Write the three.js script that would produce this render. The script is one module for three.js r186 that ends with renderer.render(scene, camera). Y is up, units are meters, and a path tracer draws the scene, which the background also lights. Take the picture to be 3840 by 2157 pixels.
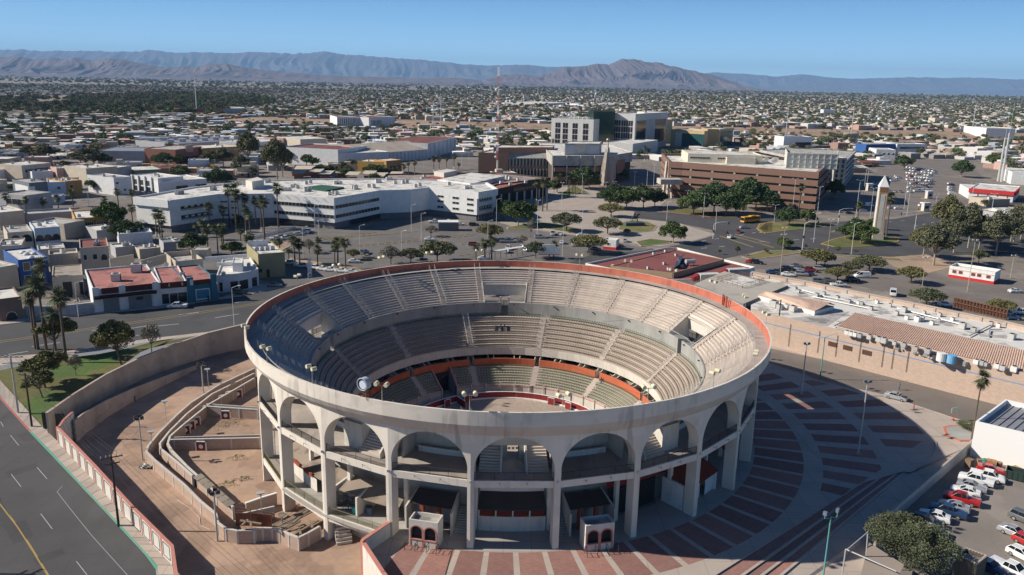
import * as THREE from 'three';
import { mergeGeometries,mergeVertices,toCreasedNormals } from 'three/addons/utils/BufferGeometryUtils.js';
import { MarchingCubes } from 'three/addons/objects/MarchingCubes.js';
import { RoundedBoxGeometry } from 'three/addons/geometries/RoundedBoxGeometry.js';

// ---------------------------------------------------------------- camera, sky, sun, exposure
const scene = new THREE.Scene();
const camera = new THREE.PerspectiveCamera(39.06,1024 / 575,0.5,90000);
camera.position.set(0.54,64.1,148.61);
camera.rotation.order = 'YXZ';
camera.rotation.set(-0.24667,0,0.02075);
const renderer = new THREE.WebGLRenderer({ antialias: true });
renderer.setSize(1024,575);
renderer.toneMapping = THREE.LinearToneMapping;
renderer.toneMappingExposure = 1.37;
renderer.shadowMap.enabled = true;
const SUN = new THREE.Vector3(-0.8433,0.5373,0.012).normalize();// clear winter light, 32.5 degrees high
{ // clear desert sky: pale at the horizon, deep blue overhead, a soft aureole round the sun
const w = 1024,h = 512,a = new Float32Array(w * h * 4),d = new THREE.Vector3();
const zen = [0.014,0.046,0.135],mid = [0.040,0.30,0.80],hor = [0.62,1.0,1.12];
for (let j = 0;j < h;j++) for (let i = 0;i < w;i++) {
const th = (j + 0.5) / h * Math.PI - Math.PI / 2,ph = (i + 0.5) / w * 2 * Math.PI - Math.PI,e = Math.max(0,Math.sin(th));
d.set(Math.cos(th) * Math.cos(ph),Math.sin(th),Math.cos(th) * Math.sin(ph));
const k1 = Math.exp(-e / 0.058),k2 = Math.exp(-e / 0.14),o = (j * w + i) * 4;
const c = Math.max(0,d.dot(SUN)),glow = 0.04 * Math.pow(c,8) + 0.25 * Math.pow(c,60);
for (let q = 0;q < 3;q++) {
let v = zen[q] + (mid[q] - zen[q]) * k2;v += (hor[q] - v) * k1;
if (th < 0) v = [0.20,0.20,0.20][q];
a[o + q] = v + (th < 0 ? 0 : glow * [1,0.95,0.85][q]);
}
a[o + 3] = 1;
}
const sky = new THREE.DataTexture(a,w,h,THREE.RGBAFormat,THREE.FloatType);
sky.mapping = THREE.EquirectangularReflectionMapping;sky.magFilter = THREE.LinearFilter;sky.minFilter = THREE.LinearFilter;
sky.colorSpace = THREE.LinearSRGBColorSpace;sky.needsUpdate = true;
scene.background = sky;scene.environment = sky;
}
const sun = new THREE.DirectionalLight(new THREE.Color(1,0.925,0.81),5);
sun.position.copy(SUN).multiplyScalar(400);sun.castShadow = true;
sun.shadow.mapSize.set(4096,4096);
Object.assign(sun.shadow.camera,{ left: -320,right: 320,top: 320,bottom: -320,near: 1,far: 900 });
sun.shadow.radius = 1;
scene.add(sun,sun.target);
scene.fog = new THREE.FogExp2(new THREE.Color(0.36,0.62,1.0),0.000028);


// ---------------------------------------------------------------- helpers
let seed = 12345;
const rnd = () => { seed |= 0;seed = seed + 0x6D2B79F5 | 0;let t = Math.imul(seed ^ seed >>> 15,1 | seed);t = t + Math.imul(t ^ t >>> 7,61 | t) ^ t;return ((t ^ t >>> 14) >>> 0) / 4294967296;};
const rr = (a,b) => a + (b - a) * rnd(),pick = a => a[Math.floor(rnd() * a.length)];
const R = d => d * Math.PI / 180;
const used = new Map();
function numbered(n) { const k = used.get(n) || 0;used.set(n,k + 1);return k ? n + '_' + String(k).padStart(3,'0') : n;}
function tag(o,label,category,group,kind) {
if (label) o.userData.label = label;if (category) o.userData.category = category;
if (group) o.userData.group = group;if (kind) o.userData.kind = kind;return o;
}
function thing(name,label,category,[x,y,z] = [0,0,0],turn = 0,group) {
const o = new THREE.Group();o.name = numbered(name);o.position.set(x,y,z);o.rotation.y = turn;scene.add(o);
return tag(o,label,category,group);
}
function copyOf(root,label,[x,y,z],turn = 0,group,s = 1) {
const c = root.clone();c.name = numbered(root.name.replace(/_\d+$/,''));c.position.set(x,y,z);c.rotation.set(0,turn,0);c.scale.setScalar(s);
c.userData = { ...root.userData,label };if (group) c.userData.group = group;scene.add(c);return c;
}
function part(name,geo,mat,parent = scene) {
const m = new THREE.Mesh(geo,mat);m.name = parent === scene ? numbered(name) : name;m.castShadow = m.receiveShadow = true;parent.add(m);return m;
}
class MB {                                        // collects triangles, then builds one mesh with uv in metres
constructor() { this.p = [];}
t(a,b,c) { this.p.push(...a,...b,...c);return this;}
q(a,b,c,d) { return this.t(a,b,c).t(a,c,d);}
box(x,y,z,w,h,d,ry = 0) {                 // base centre
const c = Math.cos(ry),s = Math.sin(ry),v = [];
for (const yy of [0,h]) for (const [i,k] of [[-1,-1],[1,-1],[1,1],[-1,1]]) { const lx = i * w / 2,lz = k * d / 2;v.push([x + lx * c + lz * s,y + yy,z - lx * s + lz * c]);}
const f = [[3,2,6,7],[1,0,4,5],[2,1,5,6],[0,3,7,4],[7,6,5,4],[0,1,2,3]];
for (const [a,b,e,g] of f) this.q(v[a],v[b],v[e],v[g]);return this;
}
prism(pts,y0,y1,bottom = false) {            // pts [[x,z]...] any winding
const c = pts.map(p => new THREE.Vector2(p[0],p[1]));
if (THREE.ShapeUtils.isClockWise(c)) c.reverse();
const n = c.length;
for (let i = 0;i < n;i++) { const a = c[i],b = c[(i + 1) % n];this.q([b.x,y0,b.y],[a.x,y0,a.y],[a.x,y1,a.y],[b.x,y1,b.y]);}
for (const [i,j,k] of THREE.ShapeUtils.triangulateShape(c,[])) {
this.t([c[k].x,y1,c[k].y],[c[j].x,y1,c[j].y],[c[i].x,y1,c[i].y]);
if (bottom) this.t([c[i].x,y0,c[i].y],[c[j].x,y0,c[j].y],[c[k].x,y0,c[k].y]);
}
return this;
}
sheet(pts,y,holes = []) {                     // flat polygon; y number or function(x,z)
let c = pts.map(p => new THREE.Vector2(p[0],p[1]));if (THREE.ShapeUtils.isClockWise(c)) c.reverse();
const hs = holes.map(h => { const r = h.map(p => new THREE.Vector2(p[0],p[1]));if (!THREE.ShapeUtils.isClockWise(r)) r.reverse();return r;});
const all = [c,...hs].flat(),Y = typeof y === 'function' ? y : () => y,V = i => [all[i].x,Y(all[i].x,all[i].y),all[i].y];
for (const [i,j,k] of THREE.ShapeUtils.triangulateShape(c,hs)) this.t(V(k),V(j),V(i));
return this;
}
tube(a,b,r0,r1 = r0,n = 6,cap = true) {
const A = new THREE.Vector3(...a),B = new THREE.Vector3(...b),d = B.clone().sub(A).normalize();
const u = new THREE.Vector3(Math.abs(d.y) > 0.9 ? 1 : 0,Math.abs(d.y) > 0.9 ? 0 : 1,0).cross(d).normalize(),w = d.clone().cross(u),ra = [],rb = [];
for (let i = 0;i < n;i++) { const t = i / n * 2 * Math.PI,e = u.clone().multiplyScalar(Math.cos(t)).addScaledVector(w,Math.sin(t));ra.push(A.clone().addScaledVector(e,r0).toArray());rb.push(B.clone().addScaledVector(e,r1).toArray());}
for (let i = 0;i < n;i++) { const j = (i + 1) % n;this.q(ra[i],ra[j],rb[j],rb[i]);}
if (cap) for (let i = 1;i < n - 1;i++) { this.t(rb[0],rb[i],rb[i + 1]);this.t(ra[0],ra[i + 1],ra[i]);}
return this;
}
path(pts,r,n = 5) { for (let i = 0;i < pts.length - 1;i++) this.tube(pts[i],pts[i + 1],r,r,n);return this;}
geo(g,m) {
g = g.index ? g.toNonIndexed() : g;const a = g.attributes.position,v = new THREE.Vector3();
for (let i = 0;i < a.count;i++) { v.fromBufferAttribute(a,i);if (m) v.applyMatrix4(m);this.p.push(v.x,v.y,v.z);} return this;
}
ring(prof,a0,a1,n) {                         // prof [[r,h],...] swept from azimuth a0 to a1 (degrees, n steps); faces look to the left of the profile
for (let i = 0;i < n;i++) { const t0 = a0 + (a1 - a0) * i / n,t1 = a0 + (a1 - a0) * (i + 1) / n;
for (let k = 0;k < prof.length - 1;k++) this.q(pol(...prof[k],t0),pol(...prof[k],t1),pol(...prof[k + 1],t1),pol(...prof[k + 1],t0));}
return this;
}
endcaps(prof,az) { const c = prof.map(p => new THREE.Vector2(...p));for (const [i,j,k] of THREE.ShapeUtils.triangulateShape(c,[])) this.t(pol(...prof[i],az),pol(...prof[j],az),pol(...prof[k],az));return this;}
geometry(smooth,uvs = 1) {
let g = new THREE.BufferGeometry();const p = new Float32Array(this.p);g.setAttribute('position',new THREE.BufferAttribute(p,3));
g.computeVertexNormals();const n = g.attributes.normal.array,uv = new Float32Array(p.length / 3 * 2);
for (let i = 0;i < p.length / 3;i++) { const ax = Math.abs(n[3 * i]),ay = Math.abs(n[3 * i + 1]),az = Math.abs(n[3 * i + 2]),x = p[3 * i],y = p[3 * i + 1],z = p[3 * i + 2];
let u,v;if (ay > ax && ay > az) { u = x;v = z;} else if (ax > az) { u = z;v = y;} else { u = x;v = y;} uv[2 * i] = u * uvs;uv[2 * i + 1] = v * uvs;}
g.setAttribute('uv',new THREE.BufferAttribute(uv,2));
if (smooth) { const c = toCreasedNormals(g,smooth);c.setAttribute('uv',g.attributes.uv);g = c;}
return g;
}
build(name,mat,parent = scene,smooth = 0) { return part(name,this.geometry(smooth),mat,parent);}
}
const pol = (r,h,az) => [r * Math.sin(R(az)),h,r * Math.cos(R(az))];
const struct = (mb,name,mat,parent = scene) => { const m = mb.build(name,mat,parent);if (parent === scene) m.userData.kind = 'structure';return m;};

// ---------------------------------------------------------------- procedural surfaces
const lat = [];{ let s = 777;for (let i = 0;i < 65536;i++) { s = Math.imul(s,1664525) + 1013904223 | 0;lat.push((s >>> 8 & 65535) / 65535);} }
function vnoise(x,y,per) {                      // tileable value noise
const xi = Math.floor(x),yi = Math.floor(y),fx = x - xi,fy = y - yi,m = v => ((v % per) + per) % per;
const L = (a,b) => lat[(m(a) * 157 + m(b) * 311 + per * 73) & 65535],u = fx * fx * (3 - 2 * fx),v = fy * fy * (3 - 2 * fy);
return (L(xi,yi) * (1 - u) + L(xi + 1,yi) * u) * (1 - v) + (L(xi,yi + 1) * (1 - u) + L(xi + 1,yi + 1) * u) * v;
}
function fbm(u,v,f,oct = 4,g = 0.5) { let s = 0,a = 1,t = 0;for (let o = 0;o < oct;o++) { s += a * vnoise(u * f,v * f,f);t += a;a *= g;f *= 2;} return s / t;}
const sRGB = c => c <= 0.0031308 ? 12.92 * c : 1.055 * Math.pow(c,1 / 2.4) - 0.055;
function tex(n,metres,fn) {                     // fn(u, v) -> linear factor or [r,g,b],0..1
const a = new Uint8Array(n * n * 4);
for (let j = 0;j < n;j++) for (let i = 0;i < n;i++) { let c = fn(i / n,j / n);if (!Array.isArray(c)) c = [c,c,c];const o = (j * n + i) * 4;for (let k = 0;k < 3;k++) a[o + k] = Math.round(255 * sRGB(Math.min(1,Math.max(0,c[k]))));a[o + 3] = 255;}
const t = new THREE.DataTexture(a,n,n);t.colorSpace = THREE.SRGBColorSpace;t.wrapS = t.wrapT = THREE.RepeatWrapping;t.magFilter = THREE.LinearFilter;t.minFilter = THREE.LinearMipmapLinearFilter;t.generateMipmaps = true;
t.repeat.set(1 / metres,1 / metres);t.needsUpdate = true;return t;
}
const mix = (a,b,t) => a + (b - a) * t,sm = (a,b,x) => { const t = Math.min(1,Math.max(0,(x - a) / (b - a)));return t * t * (3 - 2 * t);};
const T = {
conc: tex(512,14,(u,v) => { const a = fbm(u,v,4,5),s = fbm(u * 1,v * 1,8,3),st = sm(0.45,0.75,fbm(u,v * 0.25,16,3)) * sm(0.4,0.7,fbm(u + .3,v,4,2));return (0.70 + 0.30 * a + 0.10 * (s - 0.5)) * (1 - 0.18 * st) * (0.97 + 0.05 * lat[(u * 512 * 131 + v * 512 * 17 | 0) & 65535]);}),
facade: tex(1024,24,(u,v) => { const a = fbm(u,v,6,5,.55),d = sm(.50,.74,fbm(u,v * .12,40,3)),m = sm(.35,.7,fbm(u + .3,v,5,3)),p = sm(.60,.63,fbm(u + .7,v + .1,7,3)),j = Math.min((u * 8) % 1,(v * 10) % 1) < .006 ? .06 : 0,k = (.80 + .2 * a) * (1 - .30 * d * m) * (1 - .07 * p) - j;return [k,k * (.985 + .015 * a),k * (.97 + .03 * a)];}),
plaster: tex(512,9,(u,v) => 0.80 + 0.18 * fbm(u,v,5,5) - 0.10 * sm(0.55,0.8,fbm(u,v * .3,24,3)) ),
seat: tex(512,12,(u,v) => { const b = fbm(u,v,12,4),p = sm(.52,.7,fbm(u,v,6,3));return [0.80 + 0.22 * b - .12 * p,0.80 + 0.20 * b - .13 * p,0.79 + 0.2 * b - .13 * p];}),
dirt: tex(1024,42,(u,v) => { const a = fbm(u,v,4,6,.58),b = fbm(u,v,64,3),c = sm(.5,.72,fbm(u + .5,v,8,4));const e = .16 * sm(.5,.6,fbm(u + .1,v + .6,10,3));return [0.58 + 0.5 * a + .16 * (b - .5) + .06 * c - e,0.56 + 0.5 * a + .16 * (b - .5) + .04 * c - e,0.54 + 0.5 * a + .16 * (b - .5) - e];}),
sand: tex(512,10,(u,v) => 0.62 + 0.42 * fbm(u,v,24,4,.65) + .1 * (fbm(u,v,3,3) - .5)),
asphalt: tex(1024,36,(u,v) => { const a = fbm(u,v,5,5,.55),w = u + .03 * fbm(u,v,6,3),x = v + .03 * fbm(u + .5,v,6,3),cr = Math.min(Math.abs(((w * 9) % 1) - .5),Math.abs(((x * 7) % 1) - .5)),k = fbm(u,v,9,2) > .5 && cr < .006 ? .25 : 0,pt = sm(.58,.63,fbm(u + .2,v + .4,5,2));return 0.62 + 0.42 * a - k + .10 * pt + .06 * (fbm(u,v,128,1) - .5);}),
brick: tex(512,6.4,(u,v) => { const row = Math.floor(v * 32),f = (v * 32) % 1,cu = u * 16 + (row % 2) * .5,fu = cu % 1,id = (Math.floor(cu) % 16) * 7 + row * 131,m = f < .12 || fu < .05 ? .80 : 1;const n = lat[id & 65535];return [m * (.86 + .13 * n),m * (.85 + .14 * n),m * (.85 + .13 * n)];}),
paver: tex(512,5,(u,v) => { const row = Math.floor(v * 24),f = (v * 24) % 1,cu = u * 12 + (row % 2) * .5,fu = cu % 1,n = lat[((Math.floor(cu) % 12) * 37 + row * 91) & 65535],m = f < .1 || fu < .06 ? .82 : 1,g = fbm(u,v,3,4);return [m * (.66 + .16 * n + .22 * g),m * (.64 + .16 * n + .24 * g),m * (.64 + .16 * n + .24 * g)];}),
slabs: tex(512,24,(u,v) => { const l = Math.min((u * 6) % 1,(v * 6) % 1) < .02 ? .72 : 1,n = lat[(Math.floor(u * 6) * 41 + Math.floor(v * 6) * 97) & 65535];return l * (.72 + .10 * n + .22 * fbm(u,v,6,5));}),
grass: tex(512,26,(u,v) => { const a = fbm(u,v,5,5),b = fbm(u,v,48,3),d = sm(.42,.62,fbm(u + .4,v + .1,4,4));return [mix(.55,1,d) * (.7 + .5 * b) * (.7 + .3 * a),(.62 + .34 * a) * (.7 + .5 * b),mix(.5,.8,d) * (.6 + .4 * b)];}),
roof: tex(512,22,(u,v) => { const a = fbm(u,v,6,5,.6),st = sm(.5,.66,fbm(u,v,3,5,.6));return .76 + .24 * a - .22 * st;}),
metal: tex(256,8,(u,v) => .8 + .2 * fbm(u,v * .2,12,3) - .1 * sm(.55,.75,fbm(u,v,5,4))),
rust: tex(256,5,(u,v) => { const a = fbm(u,v,6,5,.6);return [.6 + .5 * a,.5 + .5 * a,.45 + .5 * a];}),
wood: tex(256,3,(u,v) => .6 + .4 * fbm(u * .3,v,24,3)),
rock: tex(512,4200,(u,v) => { const a = fbm(u,v,8,6,.6);return [.62 + .5 * a,.6 + .5 * a,.6 + .5 * a];}),
stain: tex(512,16,(u,v) => { const a = fbm(u,v,5,5,.6),s = sm(.48,.62,fbm(u + .37,v + .2,3,5,.62));return .80 + .2 * a - .42 * s;}),
};
const M = {};
function mat(key,r,g,b,map,o = {}) { if (M[key]) return M[key];const m = new THREE.MeshStandardMaterial({ roughness: 0.92,...o });m.color.setRGB(r,g,b);if (map) m.map = map;m.name = key;m.side = THREE.DoubleSide;return M[key] = m;}
mat('cream',.74,.68,.595,T.facade);mat('creamBand',.56,.525,.48,T.facade);mat('white',.80,.79,.76,T.plaster);mat('offwhite',.66,.62,.55,T.plaster);
mat('red',.54,.165,.105,T.facade);mat('orange',.54,.14,.065,T.facade);mat('barrera',.27,.022,.024,T.plaster,{ roughness: .6 });
mat('seat',.55,.48,.42,T.seat);mat('gray',.37,.37,.35,T.conc);mat('deck',.42,.37,.33,T.conc);mat('floor',.40,.37,.34,T.slabs);
mat('sand',.44,.35,.28,T.sand);mat('dirt',.43,.298,.222,T.dirt);mat('asphalt',.074,.073,.076,T.asphalt);mat('asphaltWarm',.20,.172,.152,T.asphalt);mat('asphaltLot',.165,.152,.142,T.asphalt);
mat('paverRed',.33,.175,.145,T.paver);mat('slab',.46,.385,.33,T.slabs);mat('brick',.53,.40,.32,T.brick);mat('brickYard',.47,.35,.28,T.brick);mat('grass',.145,.15,.05,T.grass);mat('grassDry',.22,.19,.08,T.grass);
mat('whitePaint',.80,.80,.78);mat('limeWash',.60,.57,.53,T.plaster);mat('yellowPaint',.36,.25,.07);mat('pink',.58,.24,.19,T.plaster);mat('greenCurb',.10,.33,.23);mat('redCurb',.40,.12,.11);
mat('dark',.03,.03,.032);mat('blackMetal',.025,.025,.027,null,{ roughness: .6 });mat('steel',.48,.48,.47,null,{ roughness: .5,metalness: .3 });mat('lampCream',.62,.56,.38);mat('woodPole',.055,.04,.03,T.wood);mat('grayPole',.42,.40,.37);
mat('glass',.022,.028,.034,null,{ roughness: .12,metalness: 0 });mat('glassGreen',.010,.038,.034,null,{ roughness: .1 });mat('tileRed',.34,.075,.045,T.rust);mat('tileTan',.70,.50,.39,T.plaster);mat('roofWhite',.70,.67,.62,T.stain);mat('roofGrey',.45,.43,.41,T.stain);mat('roofRed',.235,.072,.063,T.roof);mat('roofPink',.42,.17,.145,T.stain);mat('rust',.22,.10,.06,T.rust);mat('woodOld',.30,.23,.17,T.wood);
mat('acUnit',.55,.54,.52,T.metal);mat('teal',.08,.42,.34);mat('blue',.03,.12,.32);


// ---------------------------------------------------------------- the bullring
const PAZ = k => -5.75 + 15 * k,BAZ = k => 1.75 + 15 * k;// pillar and bay azimuths (0 = towards +z)
const YARD = -4.3;
const ringBull = thing('bullring','round cream concrete bullring with tall open arches and terraced seats','bullring');
{
const P = ringBull,VR = 46.5,HA = R(7.5),a0 = VR * Math.cos(HA),hw = a0 * Math.tan(HA),D = 1.9;
const VOM = [0,2,22,7,12,17];// bays that hold an entrance through the upper tier
const isV = k => VOM.includes(((k % 24) + 24) % 24);
// arches, one mesh per bay, mitred where they meet
const sh = new THREE.Shape();sh.moveTo(-hw,12.2);sh.lineTo(-5.62,12.2);
for (let i = 1;i < 28;i++) { const t = Math.PI * (1 - i / 28);sh.lineTo(5.62 * Math.cos(t),12.2 + 4.95 * Math.sin(t));}
sh.lineTo(5.62,12.2);sh.lineTo(hw,12.2);sh.lineTo(hw,17.5);sh.lineTo(-hw,17.5);sh.closePath();
const eg = new THREE.ExtrudeGeometry(sh,{ depth: D,bevelEnabled: false,curveSegments: 1 }),ep = eg.attributes.position;
for (let i = 0;i < ep.count;i++) { const A = a0 - (D - ep.getZ(i));ep.setXYZ(i,ep.getX(i) * A / a0,ep.getY(i),A);}
for (let k = 0;k < 24;k++) {
const mat4 = new THREE.Matrix4().makeRotationY(R(BAZ(k)));
new MB().geo(eg,mat4).build('arch',M.cream,P,.5);
// pillar with a bent outer face and slight entasis below the arch spring
const c = [],w0 = .47;
for (const [s,d] of [[-1,0],[0,0],[1,0],[1,1],[0,1],[-1,1]]) { // local frame of vertex k
const ap = a0 - d * D,vr = ap / Math.cos(HA),th = PAZ(k);
const along = s === 0 ? 0 : w0 * (d ? ap / a0 : 1),fa = th + s * 7.5,dir = [Math.cos(R(fa)) * s,-Math.sin(R(fa)) * s];
c.push([vr * Math.sin(R(th)) + dir[0] * along,vr * Math.cos(R(th)) + dir[1] * along]);
}
new MB().prism(c,YARD - .2,12.2).build('pillar',M.cream,P);
// edge beam, railing and its bars
const chord = (r,h,az) => { const ra = r * Math.cos(HA) / Math.cos(R(az - BAZ(k)));return pol(ra,h,az);};
const bm = new MB(),s0 = PAZ(k) + .62,s1 = PAZ(k + 1) - .62;
const beam = (b,r0,r1,y0,y1) => { const q = [[r0,s0],[r0,s1],[r1,s1],[r1,s0]].map(([r,a]) => { const v = chord(r,0,a);return [v[0],v[2]];});b.prism(q,y0,y1,true);};
beam(bm,46.42,45.95,9.5,10.55);bm.build('edge_beam',M.cream,P);
const rail = (y,mt,n = 72) => { const rb = new MB();for (let i = 0;i <= n;i++) { const v = chord(46.2,y,s0 + (s1 - s0) * i / n);rb.box(v[0],y,v[2],i % 18 ? .028 : .07,1.15,i % 18 ? .028 : .07);} rb.tube(chord(46.2,y + 1.15,s0),chord(46.2,y + 1.15,s1),.04);rb.tube(chord(46.2,y + .12,s0),chord(46.2,y + .12,s1),.025);rb.build('railing',mt,P);};
rail(10.55,M.blackMetal);
const azc = BAZ(k) % 360;
if (azc > 240 && azc < 345) { const b2 = new MB();beam(b2,46.42,45.95,-1.0,.12);b2.build('edge_beam',M.cream,P);rail(.12,M.railOlive || mat('railOlive',.20,.19,.08));}
// little bent flagpole brackets on the beam
if (azc < 75 || azc > 290) { for (const f of [.32,.66]) { const fb = new MB(),a = s0 + (s1 - s0) * f,v = chord(46.45,10.1,a),o = chord(47.0,10.55,a);fb.tube(v,o,.035);fb.tube(o,[o[0],o[1] - .45,o[2]],.03);fb.build('flag_bracket',M.blackMetal,P);} }
// band and parapet
new MB().ring([[VR,17.5],[47.5,18.6],[48.0,19.5]],PAZ(k),PAZ(k + 1),4).build('sloped_band',M.creamBand,P);
new MB().ring([[48.0,19.5],[48.0,21.55],[47.7,21.55]],PAZ(k),PAZ(k + 1),4).build('parapet',M.cream,P,.5);
new MB().ring([[47.7,21.55],[47.6,20.0]],PAZ(k),PAZ(k + 1),4).build('parapet_inner_face',M.red,P);
}
// lamps on the pillars under the deck level
for (let k = 20;k < 29;k++) { const l = new MB(),v = pol(46.6,10.3,PAZ(k));l.box(v[0],10.3,v[2],.25,.35,.25);l.build('wall_lamp',M.steel,P);}
new MB().ring([[47.65,20.0],[45.4,20.0]],0,360,96).build('top_walkway',M.deck,P);
// upper tier rows, cut away at the entrances
const N1 = 15,r0 = 37.0,r1 = 45.6,h0 = 13.6,h1 = 20.0,dr = (r1 - r0) / N1,dh = (h1 - h0) / N1,tierH = r => h0 + (r - r0) / dr * dh;
for (let i = 0;i < N1;i++) {
const b = new MB(),ra = r0 + dr * i,rb = ra + dr,ha = h0 + dh * i,cut = rb < 42.1;
for (let k = 0;k < 24;k++) { if (cut && isV(k)) continue;
b.ring([[ra,ha - dh],[ra,ha],[rb,ha],[rb - .01,ha + .02]],PAZ(k),PAZ(k + 1),5);b.ring([[ra - .04,ha - .09],[ra - .04,ha],[ra,ha]],PAZ(k),PAZ(k + 1),5);}
b.build('seating_row',[M.seat,mat('seatB',.51,.445,.385,T.seat),mat('seatC',.575,.505,.445,T.seat)][(i * 5 + 1) % 3],P);
}
{ const b = new MB();for (let k = 0;k < 24;k++) if (isV(k)) b.ring([[42.16,17.0],[45.9,19.6]],PAZ(k),PAZ(k + 1),4);else b.ring([[37.1,12.9],[45.9,19.6]],PAZ(k),PAZ(k + 1),4);b.build('tier_soffit',M.deck,P);}
// gray wall between the tiers, with doorways at the entrances
for (let k = 0;k < 24;k++) {
if (!isV(k)) { new MB().ring([[36.85,10.4],[36.85,13.72],[37.1,13.72],[37.1,10.4]],PAZ(k),PAZ(k + 1),5).build('tier_wall',M.gray,P);continue;}
const c = BAZ(k),wd = 1.25,b = new MB();
for (const [s,e] of [[PAZ(k),c - wd],[c + wd,PAZ(k + 1)]]) { b.ring([[36.85,10.4],[36.85,13.72],[37.1,13.72],[37.1,10.4]],s,e,3);b.ring([[37.1,13.3],[39.6,13.3],[39.6,10.5]],s,e,3);}
for (const e of [c - wd,c + wd]) b.q(pol(36.85,10.4,e),pol(39.6,10.4,e),pol(39.6,13.3,e),pol(36.85,13.72,e));
b.build('tier_wall',M.gray,P);
const w = new MB();// headwall and side walls of the notch
w.ring([[42.05,14.2],[42.05,17.55],[42.35,17.55],[42.35,14.2],[42.05,14.2]],PAZ(k),PAZ(k + 1),4);
for (const [e,s] of [[PAZ(k),.12],[PAZ(k + 1),-.12]]) for (const o of [0,s * 2]) { const a = e + o;w.q(pol(37,10.5,a),pol(42.2,10.5,a),pol(42.2,17.6,a),pol(37,13.75,a));}
for (const [e,s] of [[PAZ(k),.24],[PAZ(k + 1),-.24]]) w.q(pol(37,13.78,e),pol(42.2,17.6,e),pol(42.2,17.6,e + s),pol(37,13.78,e + s));
w.build('entrance_wall',M.offwhite,P);
const rl = new MB();for (const [s,e] of [[PAZ(k),c - wd],[c + wd,PAZ(k + 1)]]) { const n = 16;for (let i = 0;i <= n;i++) { const v = pol(37.3,13.3,s + (e - s) * i / n);rl.box(v[0],13.3,v[2],.04,1.2,.04);} rl.tube(pol(37.3,14.5,s),pol(37.3,14.5,e),.05);}
rl.build('entrance_railing',M.steel,P);
if (k === 12) { const g = new MB();for (let i = 0;i <= 14;i++) { const v = pol(37.4,10.5,c - wd + 2 * wd * i / 14);g.box(v[0],10.6,v[2],.05,3.6,.05);} g.build('entrance_gate',M.blackMetal,P);const gp = new MB();for (const e of [c - wd - .3,c + wd + .3]) { const v = pol(37.3,13.3,e);gp.box(v[0],13.3,v[2],.4,1.7,.4);} gp.build('gate_post',M.offwhite,P);}
}
// tier lamps on the gray wall
for (let k = 4;k < 20;k++) { const a = BAZ(k) - 3.5,v = pol(36.6,13.2,a),l = new MB();l.box(v[0],13.2,v[2],.3,.2,.3);l.build('tier_lamp',M.blackMetal,P);}
// lower tier: fourteen half steps
const N2 = 14,q0 = 30.0,q1 = 36.2,g0 = 4.75,g1 = 10.5,er = (q1 - q0) / N2,eh = (g1 - g0) / N2;
for (let i = 0;i < N2;i++) { const b = new MB(),ra = q0 + er * i,ha = g0 + eh * (i + 1);b.ring([[ra,ha - eh],[ra,ha],[ra + er,ha]],0,360,120);b.build('seating_row',i % 2 ? M.seat : (M.seat2 || mat('seat2',.46,.40,.35,T.seat)),P);}
new MB().ring([[q1,g1],[36.9,g1]],0,360,120).build('middle_walkway',M.seat,P);
new MB().ring([[q0 + .3,3.15],[q0 - .02,3.15],[q0 - .02,4.9],[q0 + .2,4.9]],0,360,48).build('balcony_front',M.offwhite,P);
new MB().ring([[q0 + .3,3.15],[33.6,5.4]],0,360,96).build('box_ceiling',M.deck,P);
// boxes behind the orange wall, cut by radial stairs
const GAP = k => 16.75 + 30 * k;
new MB().ring([[29.1,.75],[33.6,1.0]],0,360,96).build('box_floor',M.deck,P);
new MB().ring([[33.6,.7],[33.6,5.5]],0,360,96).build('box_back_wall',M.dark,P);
for (let k = 0;k < 12;k++) {
const s = GAP(k) + 1.15,e = GAP(k + 1) - 1.15;
const b = new MB().ring([[28.95,.3],[28.95,2.5],[29.2,2.5],[29.2,.3]],s,e,9);for (const a of [s,e]) b.q(pol(28.95,.3,a),pol(29.2,.3,a),pol(29.2,2.5,a),pol(28.95,2.5,a));
b.build('box_front',M.orange,P);
for (const a of [s,s + 6.8,s + 9.3,s + 18.4,s + 20.9,e]) { const f = new MB(),pr = [[29.2,.8],[29.2,2.6],[29.6,2.55],[30.6,3.1],[33.6,3.4],[33.6,.8]];f.endcaps(pr,a);f.endcaps(pr,a + .3);for (let i = 0;i < 5;i++) f.q(pol(...pr[i],a),pol(...pr[i + 1],a),pol(...pr[i + 1],a + .3),pol(...pr[i],a + .3));f.build('box_partition',M.offwhite,P);}
for (const rb of [30.6,31.6]) for (const [u,v] of [[s + .6,s + 6.4],[s + 9.8,s + 18],[s + 21.3,e - .5]]) new MB().ring([[rb,.85],[rb,1.35 + (rb - 30.6) * .4],[rb + .5,1.35 + (rb - 30.6) * .4]],u,v,4).build('box_bench',M.seat,P);
const st = new MB();for (let i = 0;i < 6;i++) st.ring([[29 + i * .7,.5 + i * .3],[29 + i * .7,.8 + i * .3],[29.7 + i * .7,.8 + i * .3]],GAP(k) - 1.1,GAP(k) + 1.1,1);st.build('box_stair',M.deck,P);
}
// lowest tier and the passage of the bull gate
const N3 = 8,p0 = 24.5,p1 = 29.0,f0 = -2.6,f1 = .72,pr = (p1 - p0) / N3,ph = (f1 - f0) / N3,TA = 207.2,TB = 216.3;
for (let i = 0;i < N3;i++) { const b = new MB(),ra = p0 + pr * i,ha = f0 + ph * (i + 1);b.ring([[ra,ha - ph],[ra,ha],[ra + pr,ha]],TB,TA + 360,118);b.build('seating_row',M.seat,P);}
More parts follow.
